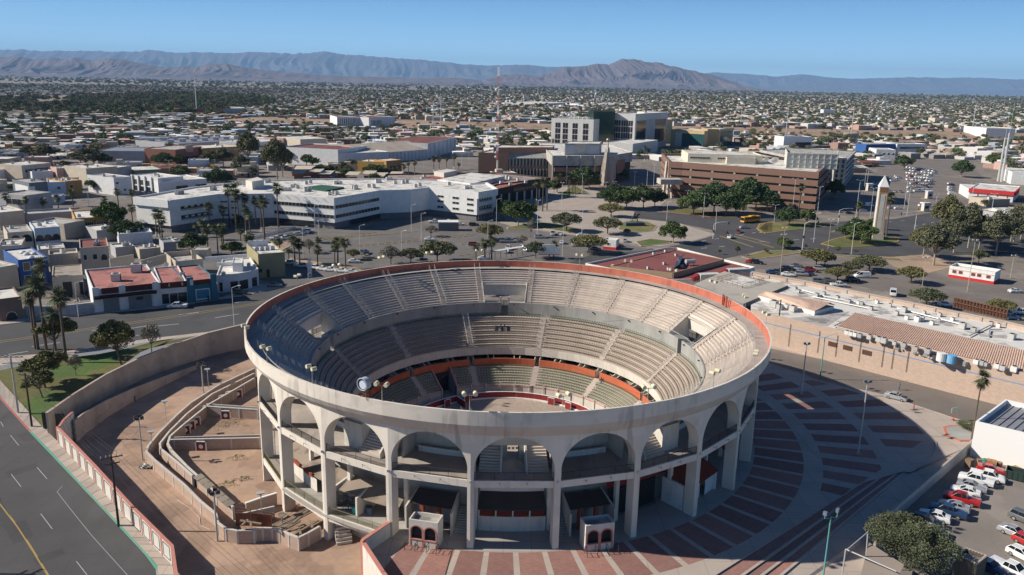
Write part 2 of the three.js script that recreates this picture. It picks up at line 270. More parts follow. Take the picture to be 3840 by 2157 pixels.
{ const w = new MB();for (const a of [TA,TB]) for (const o of [-.35,.35]) w.q(pol(24.4,YARD,a + o),pol(29.2,YARD,a + o),pol(29.2,1.7,a + o),pol(24.4,-1.9,a + o));w.build('passage_wall',M.gray,P);
const c = new MB();for (const a of [TA,TB]) c.q(pol(24.4,-1.88,a - .4),pol(29.2,1.72,a - .4),pol(29.2,1.72,a + .4),pol(24.4,-1.88,a + .4));c.build('passage_wall_coping',M.pink,P);
new MB().ring([[29.2,YARD],[29.2,.4]],TA,TB,3).build('passage_end',M.dark,P);
new MB().ring([[25.2,YARD],[25.2,-1.9]],TA - .6,TA + .9,1).build('passage_door',M.barrera,P);}
{ const b = new MB();b.ring([[p0,YARD],[p0,f0 + .05],[p0 + .2,f0 + .05]],TB,TA + 360,60);b.build('inner_wall',M.offwhite,P);new MB().ring([[p0 - .05,f0 + .02],[p0 - .05,f0 + .16],[p0 + .22,f0 + .16]],TB,TA + 360,60).build('inner_wall_coping',M.pink,P);
for (let i = 0;i < 46;i++) { const v = pol(p0 - .15,YARD,TB + (TA + 360 - TB) * i / 45);new MB().box(v[0],YARD,v[2],.16,2.6,.16).build('inner_post',M.whitePaint,P);} }
// barrera: red planks with white rails, a gap with the gate swung open
const BR = 21.4,GA = 206.2,GB = 211.2,seg = 34;
for (let i = 0;i < seg;i++) { const s = GB + (GA + 360 - GB) * i / seg,e = GB + (GA + 360 - GB) * (i + 1) / seg;
new MB().ring([[BR + .12,YARD],[BR + .12,YARD + 1.5],[BR,YARD + 1.5],[BR,YARD]],s,e - .12,2).build('barrera_panel',M.barrera,P);
new MB().ring([[BR + .16,YARD + 1.5],[BR + .16,YARD + 1.6],[BR - .04,YARD + 1.6],[BR - .04,YARD + 1.5]],s,e,2).build('barrera_rail',M.whitePaint,P);
new MB().ring([[BR,YARD],[BR,YARD + .3],[BR - .25,YARD + .3],[BR - .25,YARD]],s,e,2).build('barrera_step',M.whitePaint,P);}
for (const a of [140,152,205,219,90,270,0]) { const s = a - 2.1,e = a + 2.1;new MB().ring([[BR - .8,YARD],[BR - .8,YARD + 1.55],[BR - .9,YARD + 1.55],[BR - .9,YARD]],s,e,2).build('shelter_board',M.barrera,P);const w = new MB();w.ring([[BR - .78,YARD + 1.55],[BR - .78,YARD + 1.66],[BR - .92,YARD + 1.66],[BR - .92,YARD + 1.55]],s,e,2);for (const t of [s,e]) { const v = pol(BR - .85,0,t);w.box(v[0],YARD,v[2],.14,1.6,.14);} w.build('shelter_frame',M.whitePaint,P);}
{ const a = pol(BR,YARD,GB),g = new MB();g.box(a[0] + 1.0,YARD,a[2] + 1.5,.14,1.5,3.4,.6);g.build('barrera_gate',M.barrera,P);const w = new MB();w.box(a[0] + 1.0,YARD + 1.5,a[2] + 1.5,.18,.12,3.5,.6);w.build('barrera_gate_rail',M.whitePaint,P);}
new MB().ring([[0,YARD],[29.2,YARD]],0,360,96).build('sand_floor',M.sand,P);
// aisles: half steps, rails on both sides
function aisle(az,ra,rb,ha,hb,n,w,rails) {
const s = new MB(),d = (rb - ra) / n,e = (hb - ha) / n,c = Math.cos(R(az)),t = Math.sin(R(az));
for (let i = 0;i < n;i++) { const r = ra + d * (i + .72),y = ha + e * i;s.box(r * t,y,r * c,w,e * .5,d * .5,R(az));}
s.build('aisle_steps',M.seat,P);
if (rails) { for (const sd of [-1,1]) { const b = new MB(),o = sd * w / 2,at = (r,y) => [r * t + o * c,y,r * c - o * t];for (let i = 0;i < n;i += 2) { const r = ra + d * (i + .3),y = ha + e * i;const r2 = r + d * 1.5,y2 = y + e * 1.5;b.tube(at(r,y),at(r,y + 1.15),.022,.022,4);b.tube(at(r,y + .55),at(r2,y2 + .55),.016,.016,4);b.tube(at(r,y + 1.12),at(r2,y2 + 1.12),.018,.018,4);b.tube(at(r2,y2),at(r2,y2 + 1.15),.022,.022,4);} b.build('aisle_railing',M.railLight || mat('railLight',.34,.34,.335,null,{ roughness: .5 }),P);} }
}
for (let k = 0;k < 24;k++) { if (isV(k) && isV(k - 1)) continue;aisle(PAZ(k) + (isV(k) ? -1 : isV(k - 1) ? 1 : 0),r0,r1,h0,h1,N1,1.3,true);}
for (let k = 0;k < 12;k++) { aisle(GAP(k),q0,q1,g0 + eh,g1 + eh,N2,1.2,true);aisle(GAP(k),p0,p1,f0 + ph,f1 + ph,N3,1.3,false);}
// chairs bolted to the lower rows
const seatGeo = g => { const b = new MB();b.box(0,.38,-.02,.38,.04,.24);b.q([-.19,.56,.17],[.19,.56,.17],[.19,.74,.22],[-.19,.74,.22]);b.box(-.17,0,.08,.045,.42,.045);b.box(.17,0,.08,.045,.42,.045);return b.geometry();};
const chairG = seatGeo(),chairs = (name,m,list) => { const im = new THREE.InstancedMesh(chairG,m,list.length),q = new THREE.Object3D();list.forEach(([r,h,az],i) => { q.position.set(...pol(r,h,az));q.rotation.y = R(az);q.updateMatrix();im.setMatrixAt(i,q.matrix);});im.name = name;im.castShadow = true;im.userData.kind = 'stuff';P.add(im);};
const row = (r,h,step,skip) => { const o = [],n = Math.floor(360 / (step / r * 180 / Math.PI));for (let i = 0;i < n;i++) { const a = 360 * i / n;if (!skip(a)) o.push([r,h,a]);} return o;};
const gapSkip = w => a => { const d = ((a - 16.75) % 30 + 30) % 30;return Math.min(d,30 - d) < w;};
const tan = [],grn = [];for (let i = 0;i < N2;i += 2) tan.push(...row(q0 + er * (i + .55),g0 + eh * (i + 1),.6,gapSkip(1.4)));
grn.push(...row(36.6,g1,.6,gapSkip(1.4)));
for (let i = 0;i < N3;i++) grn.push(...row(p0 + pr * (i + .6),f0 + ph * (i + 1),.62,a => gapSkip(1.7)(a) || (a > TA - 1 && a < TB + 1)));
for (const rb of [30.0,31.0]) grn.push(...row(rb,.85 + (rb - 30) * .4,.62,gapSkip(2.6)));
chairs('tan_seats',mat('chairTan',.17,.13,.075),tan);chairs('green_seats',mat('chairGreen',.13,.165,.09),grn);
// deck ring, back walls, ground floor
{ const b = new MB();b.ring([[46.0,10.5],[36.9,10.5]],0,360,96);b.ring([[36.9,10.1],[46.0,10.1]],0,360,96);b.build('upper_deck',M.deck,P);}
for (let k = 0;k < 24;k++) if (!isV(k)) new MB().ring([[38.0,10.5],[38.0,13.4]],PAZ(k),PAZ(k + 1),4).build('deck_back_wall',M.offwhite,P);
for (let k = 0;k < 24;k++) if (!isV(k)) new MB().ring([[39.2,10.5],[39.2,11.4],[39.0,11.4]],PAZ(k) + 1.5,PAZ(k + 1) - 1.5,4).build('deck_bench',M.white,P);
new MB().ring([[38.6,YARD],[38.6,10.1]],0,360,96).build('ground_back_wall',M.gray,P);
new MB().ring([[46.9,.03],[38.6,.03]],-50,120,40).build('ground_floor_slab',M.floor,P);
new MB().ring([[46.0,.0],[38.6,.0]],236,344,40).build('gallery_slab',M.deck,P);
new MB().ring([[46.0,-1],[41.0,-1]],236,346,40).build('gallery_soffit',M.gray,P);
new MB().ring([[43.0,YARD],[43.0,-1]],236,346,40).build('gallery_lower_wall',M.offwhite,P);
for (let k = 0;k < 24;k++) new MB().box(...pol(41.2,YARD,PAZ(k)),.6,14.4,.6,R(PAZ(k))).build('inner_column',M.cream,P);
// stairs from the deck up to the tier inside the front entrances
for (const k of [0,2,22]) { const c = BAZ(k),w = new MB();
const runs = k === 0 ? [[c - 6.6,c - 2.6],[c + 2.6,c + 6.6]] : k === 2 ? [[c - 3.4,c + 1.6]] : [[c - 1.6,c + 3.4]];
for (const [s,e] of runs) { const b = new MB();for (let i = 0;i < 11;i++) { const r = 43.6 - i * .36,y = 10.5 + i * .29;b.ring([[r,y],[r,y + .29],[r - .36,y + .29]],s,e,2);} b.build('deck_stair',M.seat,P);}
const wallAt = a => { for (const o of [0,.35]) w.q(pol(43.9,10.5,a + o),pol(38.6,10.5,a + o),pol(38.6,15.0,a + o),pol(43.9,11.3,a + o));w.q(pol(43.9,11.3,a),pol(38.6,15,a),pol(38.6,15,a + .35),pol(43.9,11.3,a + .35));w.q(pol(43.9,10.5,a),pol(43.9,11.3,a),pol(43.9,11.3,a + .35),pol(43.9,10.5,a + .35));};
for (const [s,e] of runs) { if (k === 0) wallAt(s < c ? e : s - .35);else { wallAt(k === 2 ? s - .35 : e);} }
if (k) { const [a,z] = k === 2 ? [c + 1.7,c + 6.4] : [c - 6.4,c - 1.7];w.ring([[38.5,10.5],[38.5,14.6],[42.9,14.6],[42.9,10.5]],a,z,2);for (const t of [a,z]) w.q(pol(38.5,10.5,t),pol(42.9,10.5,t),pol(42.9,14.6,t),pol(38.5,14.6,t));}
w.build('stair_wall',M.offwhite,P);
if (k) { const h = new MB(),[a,z] = k === 2 ? [c + 2.6,c + 5] : [c - 5,c - 2.6];h.ring([[40,14.63],[42,14.63]],a,z,1);h.build('stair_hatch',M.dark,P);}
}
// ground floor kiosks under the front bays
function canopy(b,s,e,ra,ha,rb,hb,m,tiled) { const c = new MB();c.ring([[ra,ha],[rb,hb],[rb,hb - .18],[ra,ha - .18],[ra,ha]],s,e,4);c.build('canopy_roof',m,P);if (tiled) { const t = new MB();for (let i = 0;i < 26;i++) { const a = s + (e - s) * (i + .5) / 26;t.tube(pol(ra + .25,ha - .02,a),pol(rb,hb + .06,a),.14,.14,5);} t.build('roof_tiles',M.tileRed,P);} }
{ const s = -5.2,e = 8.6,w = new MB().ring([[41.5,.03],[41.5,2.4],[41.3,2.4]],s,e,5);w.build('stand_wall',M.offwhite,P);
for (let i = 0;i < 4;i++) { const u = s + .3 + 3.45 * i,l = new MB();for (let y = 0;y < 5;y++) for (let x = 0;x < 13;x++) { const v = pol(41.42,0,u + 3.0 * (x + (y % 2) * .5 + .3) / 13.4);l.box(v[0],2.42 + y * .19,v[2],.12,.12,.14,R(u));} l.build('brick_lattice',M.tileRed,P);const v = pol(41.45,0,u - .15);new MB().box(v[0],2.4,v[2],.22,1.0,.22,R(u)).build('lattice_post',M.offwhite,P);}
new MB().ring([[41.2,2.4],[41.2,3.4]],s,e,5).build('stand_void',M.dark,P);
canopy(0,s,e,41.62,3.62,39.4,5.3,mat('roofDark',.07,.06,.055,T.roof));new MB().ring([[39.4,5.4],[39.4,7.0],[38.8,7.0]],s,e,5).build('stand_upper_wall',M.white,P);}
for (const [s,e,sg] of [[-19.5,-10.2,1],[12.8,22,-1]]) {
canopy(0,s,e,42.3,3.7,39.4,4.6,M.roofDark);const w = new MB();
for (const a of [s,e]) for (const o of [0,.35]) w.q(pol(43.6,0,a + o),pol(39,0,a + o),pol(39,4.7,a + o),pol(43.6,3.6,a + o));for (const a of [s,e]) { w.q(pol(43.6,0,a),pol(43.6,3.6,a),pol(43.6,3.6,a + .35),pol(43.6,0,a + .35));w.q(pol(43.6,3.6,a),pol(39,4.7,a),pol(39,4.7,a + .35),pol(43.6,3.6,a + .35));} w.build('kiosk_wall',M.offwhite,P);
for (const f of [.3,.68]) { const a = s + (e - s) * f,v = pol(42.0,0,a);new MB().box(v[0],0,v[2],.6,3.6,.6,R(a)).build('kiosk_pillar',mat('brickRed',.36,.10,.06,T.brick),P);}
new MB().ring([[40.2,0],[40.2,3.6]],s,e,4).build('kiosk_back',M.offwhite,P);
const st = new MB(),[u,v] = sg > 0 ? [e + .4,-5.9] : [9.4,s];for (let i = 0;i < 12;i++) st.ring([[43.2 - i * .36,i * .2],[43.2 - i * .36,.2 + i * .2],[42.84 - i * .36,.2 + i * .2]],u,v,1);st.build('kiosk_stair',M.gray,P);
}
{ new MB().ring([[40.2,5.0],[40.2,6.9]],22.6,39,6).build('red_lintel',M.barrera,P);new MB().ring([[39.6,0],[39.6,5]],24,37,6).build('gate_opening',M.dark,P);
const g = new MB();for (let i = 0;i < 34;i++) { const v = pol(40.2,0,25 + i * .35);g.box(v[0],0,v[2],.05,4.4,.05);} g.tube(pol(40.2,4.4,25),pol(40.2,4.4,37),.06);g.build('entrance_gate',M.blackMetal,P);
new MB().ring([[40.1,6.9],[40.1,8.6]],30,39,4).build('white_lintel',M.white,P);
const w = new MB();for (const [a,ra,rb,h] of [[39,40,44.2,4.2],[46,40,43.4,3.2],[52,40,44,3.4]]) { const v = pol((ra + rb) / 2,0,a);w.box(v[0],0,v[2],.4,h,rb - ra,R(a));} w.ring([[43.4,0],[43.4,2.6]],41.5,46,2);w.ring([[43.6,0],[43.6,3.0]],48,52,2);w.build('kiosk_wall',M.white,P);
canopy(0,39.2,52.2,44,3.4,40,5.2,M.roofDark,true);canopy(0,62,78,43.6,3.4,40,5.2,M.roofDark,true);}
{ // gallery on the yard side: kiosk roofs, white walls, tile edging, dark doors
canopy(0,324,339,43.4,2.9,40.2,4.2,M.roofBrown || mat('roofBrown',.30,.24,.19,T.stain));canopy(0,298,322.5,43.0,2.6,39.8,3.9,M.roofBrown);canopy(0,270,296,43,2.6,39.8,3.9,M.roofBrown);
const w = new MB();w.ring([[43.1,.1],[43.1,2.3]],300,316,6);w.ring([[43.1,.1],[43.1,2.3]],270,292,6);for (const a of [322.8,329.5]) for (const o of [0,.45]) w.q(pol(44.2,0,a + o),pol(40,0,a + o),pol(40,4,a + o),pol(44.2,3.1,a + o));for (const a of [322.8,329.5]) { w.q(pol(44.2,0,a),pol(44.2,3.1,a),pol(44.2,3.1,a + .45),pol(44.2,0,a + .45));w.q(pol(44.2,3.1,a),pol(40,4,a),pol(40,4,a + .45),pol(44.2,3.1,a + .45));} w.build('gallery_wall',M.offwhite,P);
for (const [s,e] of [[300,303],[305.6,309],[311,314.6]]) { const t = new MB();for (let i = 0;i < 7;i++) for (let y = 0;y < 3;y++) { const a = s + (e - s) * (i + (y % 2) * .5) / 7,v = pol(43.15,0,a);t.box(v[0],2.32 + y * .2,v[2],.34,.15,.3,R(a));} t.build('tile_edging',M.tileRed,P);}
new MB().ring([[43.2,.1],[43.2,2.2]],296.5,298.5,1).build('gallery_door',M.dark,P);
const v = pol(42.6,0,336);new MB().box(v[0],0,v[2],.6,3,.6).build('kiosk_pillar',M.brickRed,P);
const g = new MB();for (let i = 0;i < 12;i++) { const q = pol(43.6,0,323.5 + i * .5);g.box(q[0],.05,q[2],.06,2.4,.06);} g.tube(pol(43.6,2.4,323.5),pol(43.6,2.4,329),.05);g.tube(pol(43.6,1.2,323.5),pol(43.6,1.2,329),.05);g.build('gallery_gate',M.blackMetal,P);}
// fence dividing the sunny stands, and the wire frame at its head
{ const b = new MB(),A = 80.5;for (let i = 0;i < 12;i++) { const r = 37.4 + i * .74,h = tierH(r);b.tube(pol(r,h,A),pol(r,h + (i % 3 ? 1.2 : 3.2),A),.05,.05,4);} b.tube(pol(37.4,14.9,A),pol(45.5,21.2,A),.035);b.tube(pol(37.4,16.9,A),pol(45.5,23.2,A),.03);b.build('divider_fence',M.railLight,P);}
// orange steel door frame on the rim
{ const b = new MB();for (const a of [106.5,109,108.2,107.2]) { const v = pol(47.2 - (a % 1) * .6,20,a);b.box(v[0],20,v[2],.22,2.3,.22);} b.build('rim_frame',M.red,P);}
}


// ---------------------------------------------------------------- ground, roads, plaza, yard
const hL = z => Math.min(0,YARD + (50 - z) * 0.05);// the side road climbs towards the avenue
const slope = (x,z) => hL(z);
const arc = (r,a0,a1,n) => Array.from({ length: n + 1 },(_,i) => { const v = pol(r,0,a0 + (a1 - a0) * (n ? i / n : 0));return [v[0],v[2]];});
const wallP = [...arc(46.3,-20.4,-20.4,0),[-19.7,47.6],[-15.7,54.6],[-12.0,62.0],[-9,120]];// edge of the raised plaza
const avNear = [[-230,62],[-134,-12],[-117,-28],[-107,-34.5],[-91,-45.5],[-71,-60]];
const lotA = [[87.71,7.52],[64.95,29.96],[58.45,36.33]],lotLow = [lotA[0],...[[70.28,19.67],[69.28,19.32],[65.12,21.46],[60.77,23.55],[31.58,49.11]],[22,57],[10,68],[0,119],[240,119],[240,40],[112,22],[92,2]];
const carPark = [...lotA,[52,47],[48,62],[40,119],[240,119],[240,40],[112,22],[92,2]];
{ // land all the way to the foothills, open where the yard, the side road and the low car park lie
const H = [[-9,120],[-12,62],[-15.7,54.6],[-19.7,47.6],...arc(46.3,-20.4,-20.4,0),...arc(38.7,-20.4,235,48),...arc(46.3,235,235,0),[-71,-60],...avNear.slice(0,5).reverse(),[-230,120]];
const g = new MB().sheet([[-6500,140],[6500,140],[6500,-3000],[26000,-20000],[26000,-42000],[-26000,-42000],[-26000,-20000],[-6500,-3000]],-.06,[H,lotLow]);
struct(g,'ground',mat('land',.25,.22,.192,T.dirt));
}
{ // yard floor and the ramp along the tall wall
const y = new MB().sheet([[-12,30],[-12,62],[-9,120],[-47,120],[-38,55.5],[-47,46],[-58,34.5],[-72,20.5],[-82.5,8.5],[-91,-2],[-89,-22],[-80,-42],[-66,-60],[-34,-28]],YARD);
struct(y,'yard_floor',M.dirt);
const rp = new MB(),a = [[-83.79,2.79],[-83.43,-5.43],[-81.35,-16.65],[-78.66,-27.72],[-74.51,-33.93]],b = [[-90.24,1.07],[-90.02,-5.98],[-87.82,-17.34],[-80.03,-36.16],[-68.74,-51.84]],hh = [-1.9,-2.2,-2.8,-3.4,-4.25];
for (let i = 0;i < 4;i++) rp.q([a[i][0],hh[i],a[i][1]],[a[i + 1][0],hh[i + 1],a[i + 1][1]],[b[i + 1][0] - 1,hh[i + 1],b[i + 1][1]],[b[i][0] - 1,hh[i],b[i][1]]);
struct(rp,'ramp',mat('rampGrey',.27,.235,.20,T.dirt));
const gp = [[1180,600,90,26],[1290,590,110,22],[1350,780,60,22],[1290,925,60,20],[1375,900,55,18]];
let s2 = 5;for (const [x,y0] of gp) {}
const pat = [[-60.32,-3.29],[-56.41,-4.37],[-49.65,10.56],[-48.09,20.75],[-46.00,18.72]],sz = [[5.5,3],[5,2],[2.6,1.4],[2.4,1.4],[2.2,1.1]];
const gt = new MB();pat.forEach(([x,z],k) => { for (let i = 0;i < 300;i++) { const a = rr(0,6.28),r = Math.sqrt(rnd()),px = x + Math.cos(a) * r * sz[k][0] * (0.7 + .3 * Math.sin(a * 3)),pz = z + Math.sin(a) * r * sz[k][1],t = rr(0,3.1),w = rr(.06,.16),h = rr(.02,.09);gt.t([px - w * Math.cos(t),YARD,pz - w * Math.sin(t)],[px + w * Math.cos(t),YARD,pz + w * Math.sin(t)],[px + rr(-.1,.1),YARD + h,pz + rr(-.1,.1)]);} });
tag(gt.build('grass',mat('weed',.20,.20,.09)),'thin green weeds growing in the bare earth of the corral pens','grass',null,'stuff');
}
// side road on the left with kerb, pavement and markings
const kerbL = [[-104.87,-7.89],[-90.81,6.06],[-78.52,17.93],[-66.55,29.46],[-52.49,43.15],[-48.33,47.79]];
const wallL = [[-82.81,10.29],[-69.22,23.80],[-57.27,36.02],[-47.15,45.79],[-44.97,47.80]];
{
const k = [[-132,-36],...kerbL,[-38,70],[-20,120]];
const poly = [...k,[-150,120],[-230,60],[-230,-36]];
const strip = (pts,w,m,name,dy,lift) => { const b = new MB();for (let i = 0;i < pts.length - 1;i++) { const [x0,z0] = pts[i],[x1,z1] = pts[i + 1],l = Math.hypot(x1 - x0,z1 - z0),nx = -(z1 - z0) / l * w / 2,nz = (x1 - x0) / l * w / 2,y0 = slope(x0,z0) + dy,y1 = slope(x1,z1) + dy;b.q([x0 + nx,y0,z0 + nz],[x1 + nx,y1,z1 + nz],[x1 - nx,y1,z1 - nz],[x0 - nx,y0,z0 - nz]);} return lift ? b : struct(b,name,m);};
struct(new MB().sheet(poly,slope),'side_road',mat('asphaltOld',.086,.083,.085,T.asphalt));
const kb = new MB(),kg = new MB();
for (let i = 0;i < k.length - 1;i++) { const A = k[i],B = k[i + 1],b = i < 2 ? kb : kg;const y0 = slope(...A),y1 = slope(...B),d = .22;
b.q([A[0],y0 - .05,A[1]],[B[0],y1 - .05,B[1]],[B[0],y1 + .16,B[1]],[A[0],y0 + .16,A[1]]);b.q([A[0],y0 + .16,A[1]],[B[0],y1 + .16,B[1]],[B[0] + d,y1 + .16,B[1] - d],[A[0] + d,y0 + .16,A[1] - d]);}
struct(kb,'red_kerb',M.redCurb);struct(kg,'green_kerb',M.greenCurb);
// pavement of cast slabs, each its own piece
const sw = new THREE.Group();sw.name = 'pavement';sw.userData.kind = 'structure';scene.add(sw);
const inner = [[[-110.50,-17.11]][0],[[-89.73,3.80]][0],[[-82.74,10.42]][0],wallL[1],wallL[2],wallL[3],[-34,70],[-16,120]];
const outer = [kerbL[0],kerbL[1],[[-83.86,12.70]][0],[[-70.15,26.09]][0],[[-59.55,36.29]][0],[[-49.74,45.96]][0],[-38,70],[-20,120]];
const lerp = (p,q,t) => [p[0] + (q[0] - p[0]) * t,p[1] + (q[1] - p[1]) * t];
for (let i = 0;i < outer.length - 1;i++) { const L = Math.hypot(outer[i + 1][0] - outer[i][0],outer[i + 1][1] - outer[i][1]),n = Math.max(1,Math.round(L / 2.4));
for (let j = 0;j < n;j++) { const o0 = lerp(outer[i],outer[i + 1],(j + .02) / n),o1 = lerp(outer[i],outer[i + 1],(j + .98) / n),i0 = lerp(inner[i],inner[i + 1],(j + .02) / n),i1 = lerp(inner[i],inner[i + 1],(j + .98) / n),y = p => slope(...p) + .155 + ((i * 7 + j * 3) % 3) * .006;
const b = new MB();o0[0] += .2;o0[1] -= .2;o1[0] += .2;o1[1] -= .2;b.q([o0[0],y(o0),o0[1]],[o1[0],y(o1),o1[1]],[i1[0],y(i1),i1[1]],[i0[0],y(i0),i0[1]]);b.build('slab',(j + i) % 3 ? M.slab : (M.slabDark || mat('slabDark',.40,.335,.29,T.slabs)),sw);} }
struct(new MB().sheet([...outer,...inner.slice().reverse()],(x,z) => slope(x,z) + .1),'pavement_bed',M.gray);
strip([[-84.84,27.76],[-81.24,30.80],[-74.75,36.99],[-69.45,42.44],[-63.86,48.30],[-60.12,52.46]],.28,M.yellowPaint,'centre_line',.006);
const dash = (pts) => strip(pts,.10,mat('dashPaint',.42,.42,.41),'lane_dash',.006);
for (const d of [[[-93.47,7.61],[-89.68,11.41]],[[-81.99,19.06],[-78.13,22.84]],[[-85.02,21.53],[-80.98,25.51]],[[-73.30,33.30],[-69.28,37.31]],[[-61.49,45.13],[-58.44,48.13]],[[-98.86,1.96],[-96.92,4.13]]]) dash(d);
strip([[-74.36,24.97],[-74.26,26.80],[-69.56,31.64],[-62.40,38.86],[-52.87,47.94],[-49.35,51.38]],.1,mat('wornPaint',.30,.30,.30),'worn_lane_line',.006);
}
{ // cracks and patched spots in the old road surface
const c = new MB(),pt = new MB();for (let i = 0;i < 26;i++) { let x = rr(-104,-52),z = rr(-2,62),a = rr(0,6.3);for (let k = 0;k < 14;k++) { const nx = x + Math.cos(a),nz = z + Math.sin(a) * 1.1;if (nx + nz * .62 > -44 || nx + nz * 1.1 > -8) break;const w = rr(.02,.05);c.q([x - w,slope(x,z) + .007,z],[x + w,slope(x,z) + .007,z],[nx + w,slope(nx,nz) + .007,nz],[nx - w,slope(nx,nz) + .007,nz]);x = nx;z = nz;a += rr(-.6,.6);} }
struct(c,'road_cracks',mat('crackDark',.04,.038,.038));for (const [x,z,w,d,r] of [[-84,20,5,2.2,.8],[-74,38,3,6,.75],[-90,8,2.4,4,.8],[-66,44,4,2,.8],[-80,33,2,9,.77]]) { const q = [[-w,-d],[w,-d * .9],[w * .9,d],[-w * .95,d * 1.1]].map(([u,v]) => { const X = x + (u * Math.cos(r) + v * Math.sin(r)) / 2,Z = z + (-u * Math.sin(r) + v * Math.cos(r)) / 2;return [X,slope(X,Z) + .004,Z];});pt.q(...q);} struct(pt,'road_patches',mat('patchDark',.07,.068,.07,T.asphalt));}
{ // park: lawn between the side road, the avenue and the tall wall
const lawn = [[[-110.50,-17.11]][0],[[-89.93,3.44]][0],...[[-90.11,2.42],[-89.61,-7.99],[-88.85,-19.84],[-88.01,-35.35],[-84.07,-46.48],[-78.72,-56.28]],...[[-70.22,-56.29],[-78.41,-49.52],[-89.04,-40.86],[-97.14,-33.62],[-105.15,-29.93],[-110.15,-26.54],[-113.86,-22.75]]];
struct(new MB().sheet([[-130,-22],...lawn],(x,z) => slope(x,z) - .02),'lawn',M.grass);
const sw = new MB(),o = [[-150,-6],...[[-117.43,-28.53],[-106.78,-33.65],[-99.38,-38.12],[-90.86,-44.99],[-77.90,-51.83],[-71.18,-59.95]]],n = [[-150,-2],...[[-114.42,-23.66],[-105.29,-30.93],[-97.90,-35.14],[-89.76,-42.49],[-77.25,-50.05],[-70.76,-58.66]]];
for (let i = 0;i < o.length - 1;i++) { sw.q([o[i][0],.1,o[i][1]],[o[i + 1][0],.1,o[i + 1][1]],[n[i + 1][0],.1,n[i + 1][1]],[n[i][0],.1,n[i][1]]);sw.q([o[i][0],-.1,o[i][1]],[o[i + 1][0],-.1,o[i + 1][1]],[o[i + 1][0],.1,o[i + 1][1]],[o[i][0],.1,o[i][1]]);}
struct(sw,'avenue_pavement',M.slab);
}
const flat = (name,pts,y,m) => struct(new MB().sheet(pts,y),name,m);
const lineOn = (name,pts,w,m,y) => { const b = new MB();for (let i = 0;i < pts.length - 1;i++) { const [x0,z0] = pts[i],[x1,z1] = pts[i + 1],l = Math.hypot(x1 - x0,z1 - z0) || 1,nx = -(z1 - z0) / l * w / 2,nz = (x1 - x0) / l * w / 2;b.q([x0 + nx,y,z0 + nz],[x1 + nx,y,z1 + nz],[x1 - nx,y,z1 - nz],[x0 - nx,y,z0 - nz]);} return struct(b,name,m);};
// avenue behind the bullring, from the left to the big crossing
{
const near = [[-230,52],...[[-118.54,-30.34],[-106.98,-34.03],[-99.58,-38.51],[-91.05,-45.41],[-78.07,-52.28],[-71.33,-60.43]],[-56,-84],[-20,-122]],far = [[-162.00,-38.21],[-133.33,-54.29],[-115.57,-65.40],[-99.72,-73.13],[-81.85,-87.43],[-71.1,-100.7],[-54.5,-118.7],[-40.4,-133.6]];
flat('avenue',[...near,[-10,-134],...far.slice().reverse()],0,M.asphalt);
lineOn('centre_line',[[-138.43,-32.22],[-124.57,-40.09],[-106.81,-53.32],[-93.45,-63.53],[-82.89,-71.92],[-74.40,-78.96],[-69.48,-86.10]],.22,M.yellowPaint,.008);lineOn('centre_line',[[-139.23,-33.34],[-125.32,-41.31],[-107.50,-54.70],[-94.08,-65.04],[-83.47,-73.54],[-74.94,-80.68],[-70.00,-87.92]],.22,M.yellowPaint,.008);
for (const l of [[[-91.67,-67.20],[-87.21,-69.95]],[[-93.48,-56.06],[-88.22,-58.63]],[[-97.19,-72.49],[-92.14,-75.41]],[[-98.03,-45.74],[-94.20,-48.34]],[[-80.90,-64.85],[-75.79,-69.19]],[[-107.78,-51.15],[-103.97,-53.88]],[[-95.02,-76.91],[-91.77,-78.91]],[[-115.33,-37.61],[-110.47,-41.04]],[[-82.60,-79.19],[-78.07,-83.12]],[[-116.56,-48.48],[-112.10,-51.54]],[[-117.42,-31.54],[-114.23,-34.08]],[[-98.78,-53.89],[-94.45,-57.08]]]) lineOn('lane_dash',l,.16,M.whitePaint,.008);
const fp = new MB(),o = [[-162.00,-38.21],[-133.33,-54.29],[-115.57,-65.40],[-99.72,-73.13],[-81.85,-87.43],[-71.1,-100.7]],n = [[-165.67,-42.75],[-135.94,-58.51],[-117.15,-68.49],[-100.96,-76.01],[-86.36,-86.59],[-80.8,-103.5]];
for (let i = 0;i < o.length - 1;i++) { fp.q([o[i][0],.12,o[i][1]],[o[i + 1][0],.12,o[i + 1][1]],[n[i + 1][0],.12,n[i + 1][1]],[n[i][0],.12,n[i][1]]);fp.q([o[i][0],-.1,o[i][1]],[o[i + 1][0],-.1,o[i + 1][1]],[o[i + 1][0],.12,o[i + 1][1]],[o[i][0],.12,o[i][1]]);}
struct(fp,'shop_pavement',M.slab);
}
